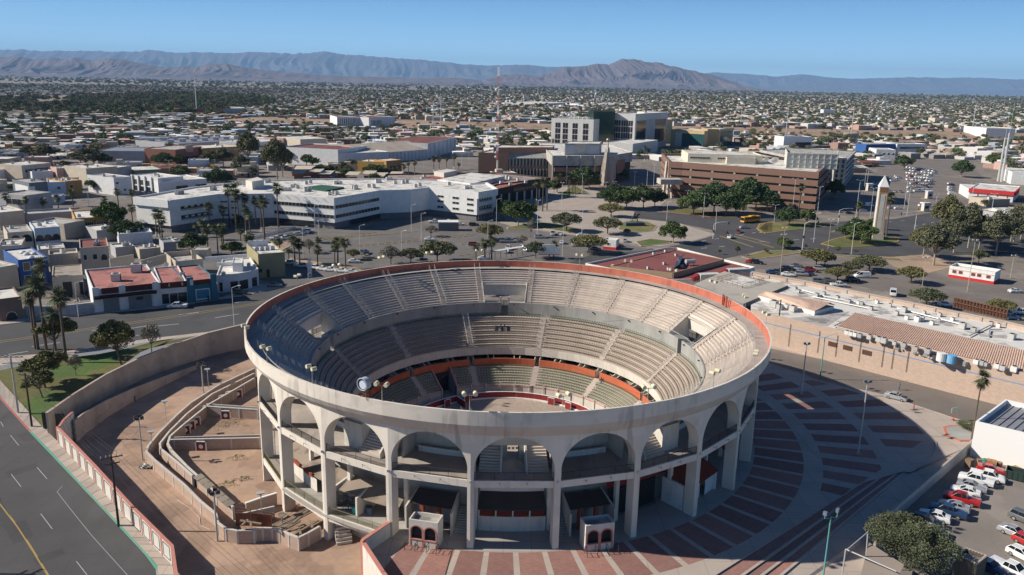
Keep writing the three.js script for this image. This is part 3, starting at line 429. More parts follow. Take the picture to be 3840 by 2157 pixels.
// plaza: radial red paver fields between concrete bands, and the wide steps
const stepA = [[28,53.5],...[[31.58,49.11],[60.77,23.55]]];
{
const side = (p,a,b) => (b[0] - a[0]) * (p[1] - a[1]) - (b[1] - a[1]) * (p[0] - a[0]);
const clip = (poly,a,b) => { const o = [];for (let i = 0;i < poly.length;i++) { const p = poly[i],q = poly[(i + 1) % poly.length],s = side(p,a,b),t = side(q,a,b);if (s <= 0) o.push(p);if ((s <= 0) !== (t <= 0)) { const u = s / (s - t);o.push([p[0] + (q[0] - p[0]) * u,p[1] + (q[1] - p[1]) * u]);} } return o;};
const S = stepA[2],A = [31.58,49.11],st = [[61.62,-34.46],[70.78,-24.40],[81.82,-15.97],[86.94,-4.55]],pz = scene;
const plaza = [[-9,120],[-12,62],[-15.7,54.6],[-19.7,47.6],...arc(46.3,-20.4,128,36),...[[62.78,-38.33],[71.20,-25.55],[82.23,-16.91],[88.35,-8.44],[93.54,-2.25]],[90,3],lotA[0],...[[70.28,19.67],[69.28,19.32],[65.12,21.46],[60.77,23.55],[31.58,49.11]],[22,57],[10,68],[0,120]];
flat('plaza',plaza,0,M.slab);
const grp = new THREE.Group();grp.name = 'paving';grp.userData.kind = 'structure';scene.add(grp);
const reds = [M.paverRed,mat('paverRed2',.29,.155,.13,T.paver),mat('paverRed3',.39,.20,.16,T.paver),mat('paverRed4',.35,.19,.155,T.paver),mat('paverRed5',.285,.15,.125,T.paver)];
let q = 0;const WA = [-18.9,48.3],WB = [-11.0,62];
for (const [r0,r1,w,n0] of [[47.0,55.4,4.05,0],[58.6,68.4,3.0,0],[71.2,81,2.6,0]]) for (let a = -22.8;a < 128;a += 5) {
let c = [...arc(r0,a - 1 + 1.5,a - 1 + 1.5 + w,2),...arc(r1,a + .5,a + .5 + w,2).reverse()];
c = clip(c,[24.5,56.1 + .6],[S[0] - .5,S[1] + .1]);if (c.length < 3) continue;c = clip(c,WA,WB);if (c.length < 3) continue;
c = clip(c,st[1],st[0]);if (c.length < 3) continue;c = clip(c,st[2],st[1]);if (c.length < 3) continue;
const mid = c.reduce((s,p) => [s[0] + p[0] / c.length,s[1] + p[1] / c.length],[0,0]);if (Math.hypot(mid[0] - 62,mid[1] + 2) > 100 || mid[0] > 81 || mid[0] < -15 || (mid[0] > 66 && mid[1] > 15)) continue;
if (Math.abs(THREE.ShapeUtils.area(c.map(p => new THREE.Vector2(...p)))) < 7) continue;const m = part('paver_field',new MB().sheet(c,.006).geometry(),reds[q++ * 7 % 5],grp);
}
// pieces in front of the left booth reach down the slope of the plaza
for (const [a,b] of [[-19.2,-13.8],[-12.9,-8.8],[-7.8,-3.8]]) part('paver_field',new MB().sheet(clip([...arc(56,a,b,2),...arc(64,a,b,2).reverse()],WA,WB),.006).geometry(),reds[q++ * 7 % 5],grp);
// steps
const Ls = [[[31.58,49.11],[60.77,23.55]],[[33.22,50.76],[65.42,20.86]],[[36.19,50.20],[69.93,18.11]],[[39.06,49.65],[71.26,17.86]]],ext = l => { const [p,r] = l,d = [p[0] - r[0],p[1] - r[1]];return [[p[0] + d[0] * .7,p[1] + d[1] * .7],r];};
const E = Ls.map(ext),ys = [0,-.3,-.6,-.9,-1.2],yr = [0,-.05,-.1,-.15,-.2];// the treads ramp out towards their right end
for (let i = 0;i < 4;i++) { const [a,b] = E[i],g = new MB();g.q([a[0],ys[i] - .3,a[1]],[b[0],yr[i] - .05,b[1]],[b[0],yr[i],b[1]],[a[0],ys[i],a[1]]);const n = [-(b[1] - a[1]),b[0] - a[0]],l = Math.hypot(...n),u = [n[0] / l * .4,n[1] / l * .4];g.q([a[0],ys[i] + .006,a[1]],[b[0],yr[i] + .006,b[1]],[b[0] - u[0],yr[i] + .006,b[1] - u[1]],[a[0] - u[0],ys[i] + .006,a[1] - u[1]]);struct(g,'step_nosing',M.slab);
if (i < 3) { const [c,d] = E[i + 1],t = new MB();t.q([a[0],ys[i + 1],a[1]],[b[0],yr[i + 1],b[1]],[d[0],yr[i + 1],d[1]],[c[0],ys[i + 1],c[1]]);struct(t,'step_tread',reds[i % 3]);} }
{ const g = new MB(),A = [E[3][0][0],-1.2,E[3][0][1]],B = [E[3][1][0],-.2,E[3][1][1]],C = [lotA[1][0],-.75,lotA[1][1]],D2 = [lotA[2][0],-1.2,lotA[2][1]],F = [lotA[0][0],0,lotA[0][1]];g.t(B,C,F);g.q(A,B,C,D2);g.q(A,D2,[50,-1.2,56],[44,-1.2,80]);g.t(A,[44,-1.2,80],[20,-1.2,110]);struct(g,'lower_plaza',M.slab);}
lineOn('drain',[[-7.10,46.49],[-7.58,52.66]],.18,M.dark,.016);
const kb = new MB(),c = [[62.67,-37.94],[71.07,-25.21],[82.14,-16.70],[88.26,-8.25],[91.42,-3.89]];for (let i = 0;i < 4;i++) { const [a,b] = [c[i],c[i + 1]];kb.box((a[0] + b[0]) / 2,-.05,(a[1] + b[1]) / 2,Math.hypot(b[0] - a[0],b[1] - a[1]),.17,.25,-Math.atan2(b[1] - a[1],b[0] - a[0]));} struct(kb,'plaza_kerb',M.slab);
const rk = new MB(),rc = [[81.36,6.56],[79.89,9.68],[77.61,13.09],[75.06,15.67],[72.38,17.98]];for (let i = 0;i < 4;i++) { const [a,b] = [rc[i],rc[i + 1]];rk.box((a[0] + b[0]) / 2,0,(a[1] + b[1]) / 2,Math.hypot(b[0] - a[0],b[1] - a[1]),.12,.3,-Math.atan2(b[1] - a[1],b[0] - a[0]));} struct(rk,'round_kerb',M.slab);
}
{ // street between plaza and brick wall, its far pavement
const near = [[59.78,-43.71],[62.67,-37.94],[71.07,-25.21],[82.14,-16.70],[88.26,-8.25],[94.81,-2.32]],far = [[62.18,-52.37],[66.78,-47.91],[79.56,-37.96],[91.37,-26.62],[103.95,-14.67]],w = [[63.03,-55.42],[66.64,-51.20],[80.63,-40.75],[92.53,-29.10],[105.25,-16.96]];
flat('street',[[30,-75],...near,[110,8],[135,12],...far.slice().reverse(),[40,-80]],-.004 + .02,M.asphaltWarm);
const f = new MB();for (let i = 0;i < far.length - 1;i++) { f.q([far[i][0],.15,far[i][1]],[far[i + 1][0],.15,far[i + 1][1]],[w[i + 1][0],.15,w[i + 1][1]],[w[i][0],.15,w[i][1]]);f.q([far[i][0],-.1,far[i][1]],[far[i + 1][0],-.1,far[i + 1][1]],[far[i + 1][0],.15,far[i + 1][1]],[far[i][0],.15,far[i][1]]);} struct(f,'street_pavement',M.slab);
flat('car_park',carPark,-1.21,mat('parkAsphalt',.27,.235,.205,T.asphalt));
}


// ---------------------------------------------------------------- walls, yard, poles, ticket booths
function wallRun(name,label,pts,y0,y1,th,m,{ cap,capM,pil,pilM,pilW = .3,panels,group,capH = .14,cat = 'wall' } = {}) {   // y0, y1 numbers or functions of [x, z]
const t = thing(name,label,cat,[0,0,0],0,group),Y0 = typeof y0 === 'function' ? y0 : () => y0,Y1 = typeof y1 === 'function' ? y1 : () => y1;
for (let i = 0;i < pts.length - 1;i++) {
const a = pts[i],b = pts[i + 1],L = Math.hypot(b[0] - a[0],b[1] - a[1]),ux = (b[0] - a[0]) / L,uz = (b[1] - a[1]) / L,nx = -uz * th / 2,nz = ux * th / 2;
const seg = (p,q,e,lo,hi,mm,nm) => { const g = new MB(),k = 1 + e,A0 = lo(p),B0 = lo(q),A1 = hi(p),B1 = hi(q),V = (c,s,y) => [c[0] + s * nx * k,y,c[1] + s * nz * k];
g.q(V(p,1,A0),V(q,1,B0),V(q,1,B1),V(p,1,A1));g.q(V(q,-1,B0),V(p,-1,A0),V(p,-1,A1),V(q,-1,B1));g.q(V(p,1,A1),V(q,1,B1),V(q,-1,B1),V(p,-1,A1));g.q(V(p,-1,A0),V(p,1,A0),V(p,1,A1),V(p,-1,A1));g.q(V(q,1,B0),V(q,-1,B0),V(q,-1,B1),V(q,1,B1));g.build(nm,mm,t);};
seg(a,b,0,Y0,Y1,m,'wall_section');
if (cap) seg([a[0] - ux * cap,a[1] - uz * cap],[b[0] + ux * cap,b[1] + uz * cap],cap / th * 2,Y1,p => Y1(p) + capH,capM,'coping');
if (pil) { const n = Math.max(1,Math.round(L / pil));for (let k = 0;k <= n;k++) { if (k === n && i < pts.length - 2) continue;const p = [a[0] + ux * L * k / n,a[1] + uz * L * k / n];const g = new MB();g.box(p[0],Y0(p),p[1],pilW,Y1(p) - Y0(p) + (panels ? .1 : 0),th + .12,-Math.atan2(uz,ux));g.build('pilaster',pilM,t);
if (panels && k < n) { const w = L / n - pilW - .9,c = [a[0] + ux * L * (k + .5) / n,a[1] + uz * L * (k + .5) / n],o = th / 2 + .02,ry = -Math.atan2(uz,ux),yb = Y0(c) + .85,hh = Y1(c) - Y0(c) - 1.3;for (const s of [-1,1]) { const f = new MB(),X = c[0] - s * uz * o,Z = c[1] + s * ux * o;if (s > 0 === panels > 0) { f.box(X,yb,Z,w,.09,.05,ry);f.box(X,yb + hh,Z,w,.09,.05,ry);for (const e of [-1,1]) f.box(X + ux * e * w / 2,yb,Z + uz * e * w / 2,.09,hh,.05,ry);f.build('panel_frame',M.dark,t);} } } } }
}
return t;
}
const hS = p => slope(p[0],p[1]);
wallRun('street_wall','cream street wall with pink pilasters and framed panels along the side road',[...wallL.slice(0,4),[-43.4,53.4],[-36,62]],p => Math.min(hS(p) - .2,YARD),p => hS(p) + 3.2,.3,M.offwhite,{ cap: .08,capM: M.pink,pil: 4.0,pilM: M.pink,pilW: .42,panels: 1 });
wallRun('tall_wall','tall curving plaster wall between the lawn and the dirt yard',[[-86.62,6.82],[-86.57,-3.01],[-85.71,-14.20],[-83.31,-25.61],[-79.43,-35.77],[-75.07,-44.55],[-68.68,-52.65]],YARD,2.1,.45,mat('wallTan',.50,.41,.34,T.conc),{ cap: .03,capM: M.wallTan });
wallRun('ramp_wall','lower plaster wall along the ramp in the dirt yard',[...[[-82.38,5.46]],...[[-82.75,1.43]],...[[-82.39,-6.88]],...[[-80.81,-16.04]],...[[-77.97,-26.46]],...[[-74.98,-35.25]]],YARD,p => -3.1 + Math.min(3.2,Math.hypot(p[0] + 75.1,p[1] + 35.2) * .082),.35,M.wallTan,{});
{ const g = thing('yard_gate','black steel sheet gate closing the ramp beside the pavement','gate');const [a,b] = [[-88.31,4.70],[-84.67,4.54]];for (let i = 0;i < 14;i++) { const x = a[0] + (b[0] - a[0]) * (i + .5) / 14,z = a[1] + (b[1] - a[1]) * (i + .5) / 14;new MB().box(x,-2.0,z,Math.hypot(b[0] - a[0],b[1] - a[1]) / 14 - .03,3.1,.08,-Math.atan2(b[1] - a[1],b[0] - a[0])).build('gate_board',M.blackMetal,g);} const p = new MB();p.box(a[0] - .2,-2.0,a[1],.5,3.4,.5);p.build('gate_post',M.dark,g);}
wallRun('curved_wall','short curved pink capped wall at the top end of the street wall',[[-82.18,10.73],[-82.96,7.80],[-83.32,3.88]],YARD,1.2,.3,M.offwhite,{ cap: .06,capM: M.pink });
const cor = { cap: .04,capM: M.limeWash,pil: 4.6,pilM: M.limeWash,pilW: .28 };
wallRun('corral_wall','outer brick corral wall with white coping sweeping across the dirt yard',[[-59.70,-31.29],[-64.10,-20.34],[-66.25,-9.77],[-66.55,-3.25],[-66.46,5.26],[-66.03,10.85],[-65.35,13.26],[-62.60,16.34],[-59.46,19.48],[-53.82,25.14],[-48.72,30.84],[-45.10,34.44]],YARD,-2.2,.28,M.brickYard,cor);
wallRun('corral_wall','middle brick corral wall with white coping, second in from the yard',[[-58.71,-28.12],[-63.68,-14.89],[-64.80,-4.24],[-64.81,4.36],[-64.33,9.86],[-63.36,11.91],[-58.32,16.98],[-53.52,22.10]],YARD,-2.2,.28,M.brickYard,cor);
wallRun('corral_wall','inner brick corral wall nearest the ring with white coping and gates',[[-57.71,-24.94],[-62.28,-9.03],[-63.38,1.13],[-63.76,6.72],[-62.89,9.79],[-60.82,12.83],[-55.74,18.77],[-52.56,22.25],[-47.12,28.17],[-43.12,32.29]],YARD,-2.2,.28,M.brickYard,cor);
wallRun('pen_wall','brick cross wall of the far cattle pen with white posts',[[-63.04,-8.32],[-59.26,-7.77],[-51.35,-6.97]],YARD,-2.2,.28,M.brickYard,cor);
wallRun('pen_rail','white rail wall just behind the far pen cross wall',[[-62.99,-9.76],[-51.80,-8.45]],-2.9,-2.2,.2,M.limeWash,{});
wallRun('pen_wall','brick cross wall of the near cattle pen with two white window frames',[[-63.45,8.28],[-62.44,8.07],[-46.83,6.53]],YARD,-2.2,.28,M.brickYard,cor);
wallRun('pen_rail','white rail wall just behind the near pen cross wall',[[-62.95,6.84],[-47.32,4.95]],-2.9,-2.2,.2,M.limeWash,{});
wallRun('round_pen_wall','curved brick wall of the round loading pen with white coping',[...[[-45.10,34.44],[-43.76,37.12],[-42.03,38.68],[-40.10,39.25],[-37.65,39.01]],...[[-39.00,38.99],[-37.60,38.58],[-36.54,38.30],[-35.05,38.36],[-33.87,38.67]]],YARD,-2.2,.3,M.brickYard,cor);
wallRun('corner_pen_wall','angular brick pen wall with white corner post beside the stadium pillar',[[-33.91,38.56],[-32.12,39.86],[-30.52,40.78],[-29.45,39.52],[-28.14,37.56]],YARD,-2.2,.3,M.brickYard,cor);
wallRun('inner_pen_wall','short brick pen wall with a white frame behind the loading chute',[[-41.53,30.98],[-39.59,29.13],[-37.59,27.50]],YARD,-2.2,.28,M.brickYard,{ cap: .04,capM: M.whitePaint });
// bull pen doors: red boards with a white disc
const doorSpots = [[[-57.48,8.01],'nearest the cross wall of the near pen'],[[-57.94,-6.72],'in the cross wall of the far pen'],[[-59.38,-18.46],'rightmost in the far row of red doors'],[[-60.63,-17.57],'second from the right in the far row of red doors'],[[-61.31,-15.30],'third from the right in the far row of red doors'],[[-62.81,-3.10],'rightmost in the near diagonal row of red doors'],[[-63.14,-1.19],'middle of the near diagonal row of red doors'],[[-63.26,1.00],'leftmost of the near diagonal row of red doors']];
doorSpots.forEach(([[x,z],w],i) => { const r = i < 2 ? 0 : .62,t = thing('pen_door','red pen door with a white disc, ' + w,'gate',[x,YARD,z],r,'red pen doors in the corrals');new MB().box(0,0,0,1.7,1.6,.1).build('door_leaf',M.barrera,t);part('disc',new THREE.CylinderGeometry(.42,.42,.04,20).rotateX(Math.PI / 2).translate(0,.85,.08),M.whitePaint,t);const f = new MB();for (const s of [-1,1]) f.box(s * .95,0,0,.2,1.9,.2);f.box(0,1.75,0,2.1,.15,.2);f.build('frame',M.whitePaint,t);});
for (const [p,w] of [[[-59.36,7.22],'left window frame in the near pen wall'],[[-49.31,5.95],'right window frame in the near pen wall'],[[-59.98,-8.29],'window frame in the far pen wall']]) { const t = thing('wall_opening','white framed opening, ' + w,'window',[p[0],-3.2,p[1]],0,'white framed openings in pen walls');const f = new MB();f.box(0,0,.2,2.2,.15,.1);f.box(0,.7,.2,2.2,.15,.1);for (const s of [-1,1]) f.box(s * 1.05,0,.2,.15,.8,.1);f.build('frame',M.whitePaint,t);new MB().box(0,.15,.16,2,.55,.06).build('opening',M.brickYard,t);}
{ // loading chute: old boards, rusty sheet walls, dark pits
const t = thing('loading_chute','weathered wooden cattle loading chute with rusty rails beside the ring','cattle chute');
const c = [[-35.51,36.82],[-31.45,31.55],[-29.88,33.58],[-33.03,38.31]];
for (let i = 0;i < 11;i++) { const f = i / 11,e = (i + .9) / 11,L = (p,q,u) => [p[0] + (q[0] - p[0]) * u,p[1] + (q[1] - p[1]) * u],a = L(c[0],c[3],f),b = L(c[1],c[2],f),d = L(c[1],c[2],e),g = L(c[0],c[3],e);if (i > 7) { b[0] = a[0] + (b[0] - a[0]) * .55;b[1] = a[1] + (b[1] - a[1]) * .55;d[0] = g[0] + (d[0] - g[0]) * .5;d[1] = g[1] + (d[1] - g[1]) * .5;} new MB().prism([a,b,d,g],-2.42 + rr(-.06,.06),-2.3 + rr(-.03,.05),true).build('board',rnd() < .5 ? M.woodOld : (M.woodOld2 || mat('woodOld2',.22,.165,.12,T.wood)),t);}
const w = [[-42.17,34.09],[-36.41,34.37]];new MB().box((w[0][0] + w[1][0]) / 2,YARD,(w[0][1] + w[1][1]) / 2,Math.hypot(w[1][0] - w[0][0],w[1][1] - w[0][1]),2.2,.1,-Math.atan2(w[1][1] - w[0][1],w[1][0] - w[0][0])).build('rusty_sheet',M.rust,t);
const r = new MB(),rp = [[-42.17,33.95],[-39.66,34.37],[-36.11,35.25],[-34.01,36.68],[-32.50,32.50]];for (let i = 0;i < rp.length;i++) { r.tube([rp[i][0],YARD + 1,rp[i][1]],[rp[i][0],-1.2,rp[i][1]],.05);if (i) for (const y of [-1.2,-1.7]) r.tube([rp[i - 1][0],y,rp[i - 1][1]],[rp[i][0],y,rp[i][1]],.04);} r.build('rusty_rail',M.rust,t);
for (const [p,q] of [[[-40.81,35.87],[-37.29,36.72]],[[-40.08,37.32],[-39.73,35.58]],[[-38.50,38.23],[-38.98,36.30]],[[-31.48,39.55],[-28.81,35.32]],[[-31.09,38.11],[-30.48,39.51]],[[-30.23,35.37],[-29.18,37.55]],[[-32.68,38.89],[-30.58,37.12]]]) new MB().box((p[0] + q[0]) / 2,-2.5,(p[1] + q[1]) / 2,Math.hypot(q[0] - p[0],q[1] - p[1]),.2,.3,-Math.atan2(q[1] - p[1],q[0] - p[0])).build('beam',M.woodOld,t);
const pl = [[-53.10,22.79],[-52.25,21.46],[-43.01,31.35],[-43.85,32.61]],n = 7;for (let i = 0;i < n;i++) { const L = (p,q,u) => [p[0] + (q[0] - p[0]) * u,p[1] + (q[1] - p[1]) * u],f = i / n,e = (i + .92) / n;new MB().prism([L(pl[0],pl[3],f),L(pl[1],pl[2],f),L(pl[1],pl[2],e),L(pl[0],pl[3],e)],-2.16,-2.02 + (i === 3 ? -.08 : rr(-.03,.03)),true).build('roof_slab',i === 3 ? M.woodOld2 : M.rampGrey,t);}
const cw = [[-40.70,32.11],[-39.50,31.66],[-37.19,33.53]];new MB().box((cw[0][0] + cw[2][0]) / 2,YARD,(cw[0][1] + cw[2][1]) / 2,5,2.1,.3,.5).build('chute_wall',M.offwhite,t);
const ps = [[-35.55,34.16],[-34.98,33.36],[-33.58,34.59],[-34.34,35.63]];new MB().prism(ps,-2.3,-2.1,true).build('platform',M.rampGrey,t);
}
{ // stairs from yard to gallery, both flights
const t = thing('gallery_stairs','concrete stairs rising from the dirt yard to the gallery','stairs'),[a] = [[-24.12,38.68]],r = .55;const b = new MB();for (let i = 0;i < 10;i++) b.box(a[0] + i * .28 * Math.sin(-.5) ,YARD,a[1] - i * .34,2.4,.42 * (i + 1),.36,.35);b.build('steps',M.seat,t);
const rl = new MB();for (const s of [-1.2,1.2]) { rl.tube([a[0] + s,YARD + 1.2,a[1]],[a[0] + s - 1.2,YARD + 5.0,a[1] - 3.2],.04);for (let i = 0;i < 4;i++) rl.tube([a[0] + s - i * .4,YARD + i * 1.25,a[1] - i * 1.05],[a[0] + s - i * .4,YARD + 1.2 + i * 1.26,a[1] - i * 1.05],.035);} rl.build('handrail',M.blackMetal,t);}
wallRun('plaza_wall','pink capped white wall between plaza and yard, from the pillar outward',[[-16.3,43.2],[-19.4,48.3]],YARD,2.3,.35,M.offwhite,{ cap: .1,capM: M.pink,pil: 5.4,pilM: M.pink,pilW: .6 });
wallRun('plaza_wall','pink capped white wall bending toward the bottom edge of the plaza',[[-19.4,48.3],[-15.5,55.4],[-11.5,62]],YARD,2.0,.35,M.offwhite,{ cap: .1,capM: M.pink });
// ticket booths
function booth() {
const t = thing('ticket_booth','','ticket booth',[0,0,0],0,'ticket booths under the front arches'),W = 4.3,Dp = 2.4,H = 4.1,s = new THREE.Shape();
s.moveTo(-W / 2,0);s.lineTo(W / 2,0);s.lineTo(W / 2,H);s.lineTo(-W / 2,H);s.closePath();
for (const c of [-1.02,1.02]) { const h = new THREE.Path();h.moveTo(c - .82,1.15);h.lineTo(c + .82,1.15);h.lineTo(c + .82,2.35);for (let i = 1;i < 12;i++) { const a = i / 12 * Math.PI;h.lineTo(c + .82 * Math.cos(a),2.35 + .82 * Math.sin(a));} h.lineTo(c - .82,2.35);h.closePath();s.holes.push(h);}
const f = new MB().geo(new THREE.ExtrudeGeometry(s,{ depth: .2,bevelEnabled: false }),new THREE.Matrix4().makeTranslation(0,0,Dp / 2 - .2));
for (const e of [-1,1]) f.box(e * (W / 2 - .1),0,-.1,.2,H,Dp - .2);f.box(0,0,-Dp / 2 + .1,W - .4,H,.2);f.build('wall',M.offwhite,t);
new MB().box(0,3.4,-.05,W - .4,.12,Dp - .5).build('roof',M.roofGrey,t);
for (const c of [-1.02,1.02]) {
const o = new MB(),z = Dp / 2 + .04,A = (r,i) => [c + r * Math.cos(i / 14 * Math.PI),2.35 + r * Math.sin(i / 14 * Math.PI)];for (let i = 0;i < 14;i++) { const a = A(.82,i),b = A(.82,i + 1),d = A(1.0,i + 1),e = A(1.0,i);o.q([...a,z],[...b,z],[...d,z],[...e,z]);o.q([...e,z],[...d,z],[...d,z - .1],[...e,z - .1]);} for (const x of [-.91,.91]) o.box(c + x,0,z - .05,.18,2.35,.1);o.box(c,1.02,z - .02,1.9,.14,.16);o.build('arch_trim',M.pink,t);
const g = new MB();for (let i = 0;i < 11;i++) { const x = -.75 + i * .15,hh = 1.2 + Math.sqrt(Math.max(0,.82 * .82 - x * x));g.box(c + x,1.15,Dp / 2 - .1,.025,hh,.025);} g.box(c,1.9,Dp / 2 - .1,1.6,.03,.03);g.build('window_grille',M.blackMetal,t);
}
new MB().box(0,.2,-.2,W - .5,2.8,1.2).build('interior',M.dark,t);
for (const x of [-2.3,-.75,.95,2.4]) { const g = new MB();g.path([[x,0,Dp / 2 + .3],[x,1.1,Dp / 2 + .3],[x,1.1,Dp / 2 + 1.4],[x,0,Dp / 2 + 1.4]],.04,5);g.tube([x,.55,Dp / 2 + .3],[x,.55,Dp / 2 + 1.4],.03);g.build('queue_rail',M.blackMetal,t);}
return t;
}
{ const b = booth();b.position.set(-11.0,0,44.9);b.rotation.y = -.24;b.userData.label = 'ticket booth with two arched windows, the left one with a debris littered roof';const c = copyOf(b,'ticket booth with two arched windows standing in shade right of centre',[13.4,0,44.7],.26);}
// floodlights on the rim
const rimLamp = (() => { const t = thing('rim_floodlight','','floodlight',[0,0,0],0,'twin floodlights on the stadium rim');const p = new MB();p.tube([0,-.6,0],[0,2.3,0],.055,.045,6);p.box(0,2.2,0,1.4,.07,.07);p.build('pole',mat('poleTan',.42,.38,.28),t);for (const s of [-1,1]) { part('lamp_drum',new THREE.CylinderGeometry(.31,.29,.72,18).rotateX(Math.PI / 2).translate(s * .75,2.52,.1),M.lampCream,t);part('lens',new THREE.CylinderGeometry(.29,.29,.04,18).rotateX(Math.PI / 2).translate(s * .75,2.52,.48),mat('lens' + s,.62,.58,.45,null,{ roughness: .4 }),t);} return t;})();
const lampWord = { 20: 'beside the dark stand at the left edge',21: 'left of the drum antenna',22: 'just right of the drum antenna',23: 'front rim above the arena, left of centre',24: 'front rim above the arena with bright bowl',25: 'front right rim by the sunny seats',26: 'right rim beside the curved gray wall',27: 'right rim beside the divider fence',28: 'right end of the rim by the brick wall',6: 'right rim near the red frame',7: 'rear right rim before the gray roof',8: 'rear rim before the tan roofs',9: 'rear rim right of the red roof',10: 'rear rim before the red roof',11: 'rear rim left of the restaurant roof',13: 'rear rim before the lot palms',14: 'rear rim left of the oval sign',15: 'rear left rim beside the gray car',16: 'left rim above the avenue',17: 'far left rim over the avenue kerb' };
Object.keys(lampWord).forEach((k,i) => { const a = PAZ(+k),v = pol(47.8,21.5,a),lb = 'cream twin floodlight on a thin post, ' + lampWord[k],tr = R(a) + Math.PI * 0 + (+k > 5 && +k < 19 ? Math.PI : 0) + [.3,-.2,.1,.25][i % 4];if (!i) { rimLamp.position.set(...v);rimLamp.rotation.y = tr;rimLamp.userData.label = lb;} else copyOf(rimLamp,lb,v,tr);});
{ const v = pol(47.7,21.5,-24.2),t = thing('drum_antenna','large round drum antenna on a rusty frame at the rim','antenna',v,-.55);part('drum',new THREE.CylinderGeometry(1.45,1.45,1.5,36,1,true).rotateX(Math.PI / 2).translate(0,3.4,0),mat('antGrey',.36,.41,.46),t);part('drum_back',new THREE.CylinderGeometry(1.0,1.0,.1,36).rotateX(Math.PI / 2).translate(.1,3.3,.68),mat('antPale',.55,.58,.66),t);part('drum_rim',new THREE.TorusGeometry(1.45,.13,8,40).translate(0,3.4,.75),M.antGrey,t);part('drum_plate',new THREE.RingGeometry(.9,1.45,36).translate(0,3.4,.6),mat('antDark',.12,.15,.2),t);const f = new MB();for (const x of [-.9,.9]) for (const z of [-.5,.5]) f.tube([x,-.3,z],[x,2.1,z],.07);for (const y of [.5,1.2,1.9]) { f.tube([-.9,y,.5],[.9,y + .1,.5],.05);f.tube([-.9,y,-.5],[.9,y,-.5],.05);f.tube([-.9,y,-.5],[-.9,y,.5],.05);} f.tube([-.9,.3,.5],[.9,1.3,.5],.05);f.build('frame',M.rust,t);t.scale.setScalar(.6);}
{ const t = thing('speaker_cluster','black and silver loudspeaker cluster hanging on wires over the arena','loudspeaker',[-1.2,16.2,-6]);for (let i = -2;i <= 2;i++) new MB().box(i * .62,0,Math.abs(i) * -.1,.5,.8,.5,i * .25).build('speaker',i % 2 ? M.steel : M.blackMetal,t);const f = new MB();f.box(0,.9,0,2.6,.1,.4);f.box(-.3,.9,0,.2,.6,.2);f.box(.4,.9,0,.2,.6,.2);f.build('bracket',M.blackMetal,t);
const w = thing('suspension_wires','thin steel wires strung across the bowl to the hanging speaker cluster','wires');const g = new MB(),sag = (a,b,d) => { const o = [];for (let i = 0;i <= 14;i++) { const u = i / 14;o.push([a[0] + (b[0] - a[0]) * u,a[1] + (b[1] - a[1]) * u - 4 * d * u * (1 - u),a[2] + (b[2] - a[2]) * u]);} return o;};for (const k of [7,17,23.3,2]) g.path(sag(pol(47.4,22.4,PAZ(k)),[-1.2,17.2,-6],1.1),.022,3);g.build('wire',M.dark,w);}
// poles in the yard and street
function pole(name,label,[x,z],y,h,r0,r1,m,head,cat = 'pole',turn = 0,group) { const t = thing(name,label,cat,[x,y,z],turn,group);new MB().tube([0,0,0],[0,h,0],r0,r1,8).build('pole',m,t);head && head(t,h);return t;}
const cross = (t,h,dir = .7) => { const b = new MB();for (const [y,w] of [[-.5,3.2],[-1.5,2.2]]) b.box(0,h + y,0,w,.16,.14,dir);b.build('crossarm',M.woodPole,t);const i = new MB();for (const s of [-1.4,-.7,.7,1.4]) i.tube([s * Math.cos(dir),h - .35,-s * Math.sin(dir)],[s * Math.cos(dir),h,-s * Math.sin(dir)],.07);i.build('insulator',M.steel,t);};
const flood = (t,h) => { for (const [x,z] of [[-.7,0],[.7,.2],[0,.7],[0,-.6]]) { const b = new MB();b.box(x,h - .1,z,.55,.5,.4,x);b.build('floodlight',M.blackMetal,t);} const a = new MB();a.box(0,h - .35,0,1.9,.1,.1);a.box(0,h - .35,0,.1,.1,1.6);a.build('crossarm',M.steel,t);};
const panelLamp = (t,h) => { new MB().box(0,h,0,1.15,.16,.8,.4).build('lamp_head',M.steel,t);new MB().tube([0,h - .5,0],[0,h,0],.12,.3,6).build('lamp_neck',M.steel,t);};
pole('utility_pole','dark wooden utility pole with crossarms on the pavement by the street wall',[[-59.55,36.29]][0],hL(35),12,.2,.14,M.woodPole,(t,h) => cross(t,h,.5),'utility pole');
pole('utility_pole','black utility pole beside the lawn near the yard gate',[[-91.43,4.10]][0],hL(4),11,.2,.14,M.woodPole,(t,h) => cross(t,h,-.3),'utility pole');
pole('utility_pole','gray concrete utility pole left of the black one beside the lawn',[[-97.45,-1.62]][0],hL(-4),12,.22,.15,M.grayPole,(t,h) => { const b = new MB();b.box(0,h - .4,0,4.6,.15,.15,.1);b.box(0,h - 1.6,0,3.4,.15,.15,.1);b.build('crossarm',M.grayPole,t);const i = new MB();for (const s of [-2.2,-1,1.2,2.2]) i.box(s,h - .3,0,.35,.3,.3);i.build('insulator',M.grayPole,t);},'utility pole');
pole('utility_pole','utility pole just left of the frame whose shadow crosses the road',[-101,31],hL(31),12,.2,.14,M.woodPole,(t,h) => cross(t,h,1.2),'utility pole');
pole('utility_pole','utility pole left of the bottom corner whose shadow crosses the yellow line',[-84.5,48.5],hL(48),12,.2,.14,M.woodPole,(t,h) => cross(t,h,.9),'utility pole');
pole('yard_light','gray post with dark floodlights standing outside the corral corner',[-66.58,12.39],YARD,8.3,.16,.12,M.grayPole,flood,'floodlight');
pole('yard_light','gray floodlight post behind the outer corral wall near the ring',[-67.97,-21.05],YARD,6.7,.16,.12,M.grayPole,flood,'floodlight');
pole('yard_light','gray floodlight post against the corral at the round pen',[-43.45,38.70],YARD,8.2,.17,.13,M.grayPole,flood,'floodlight');
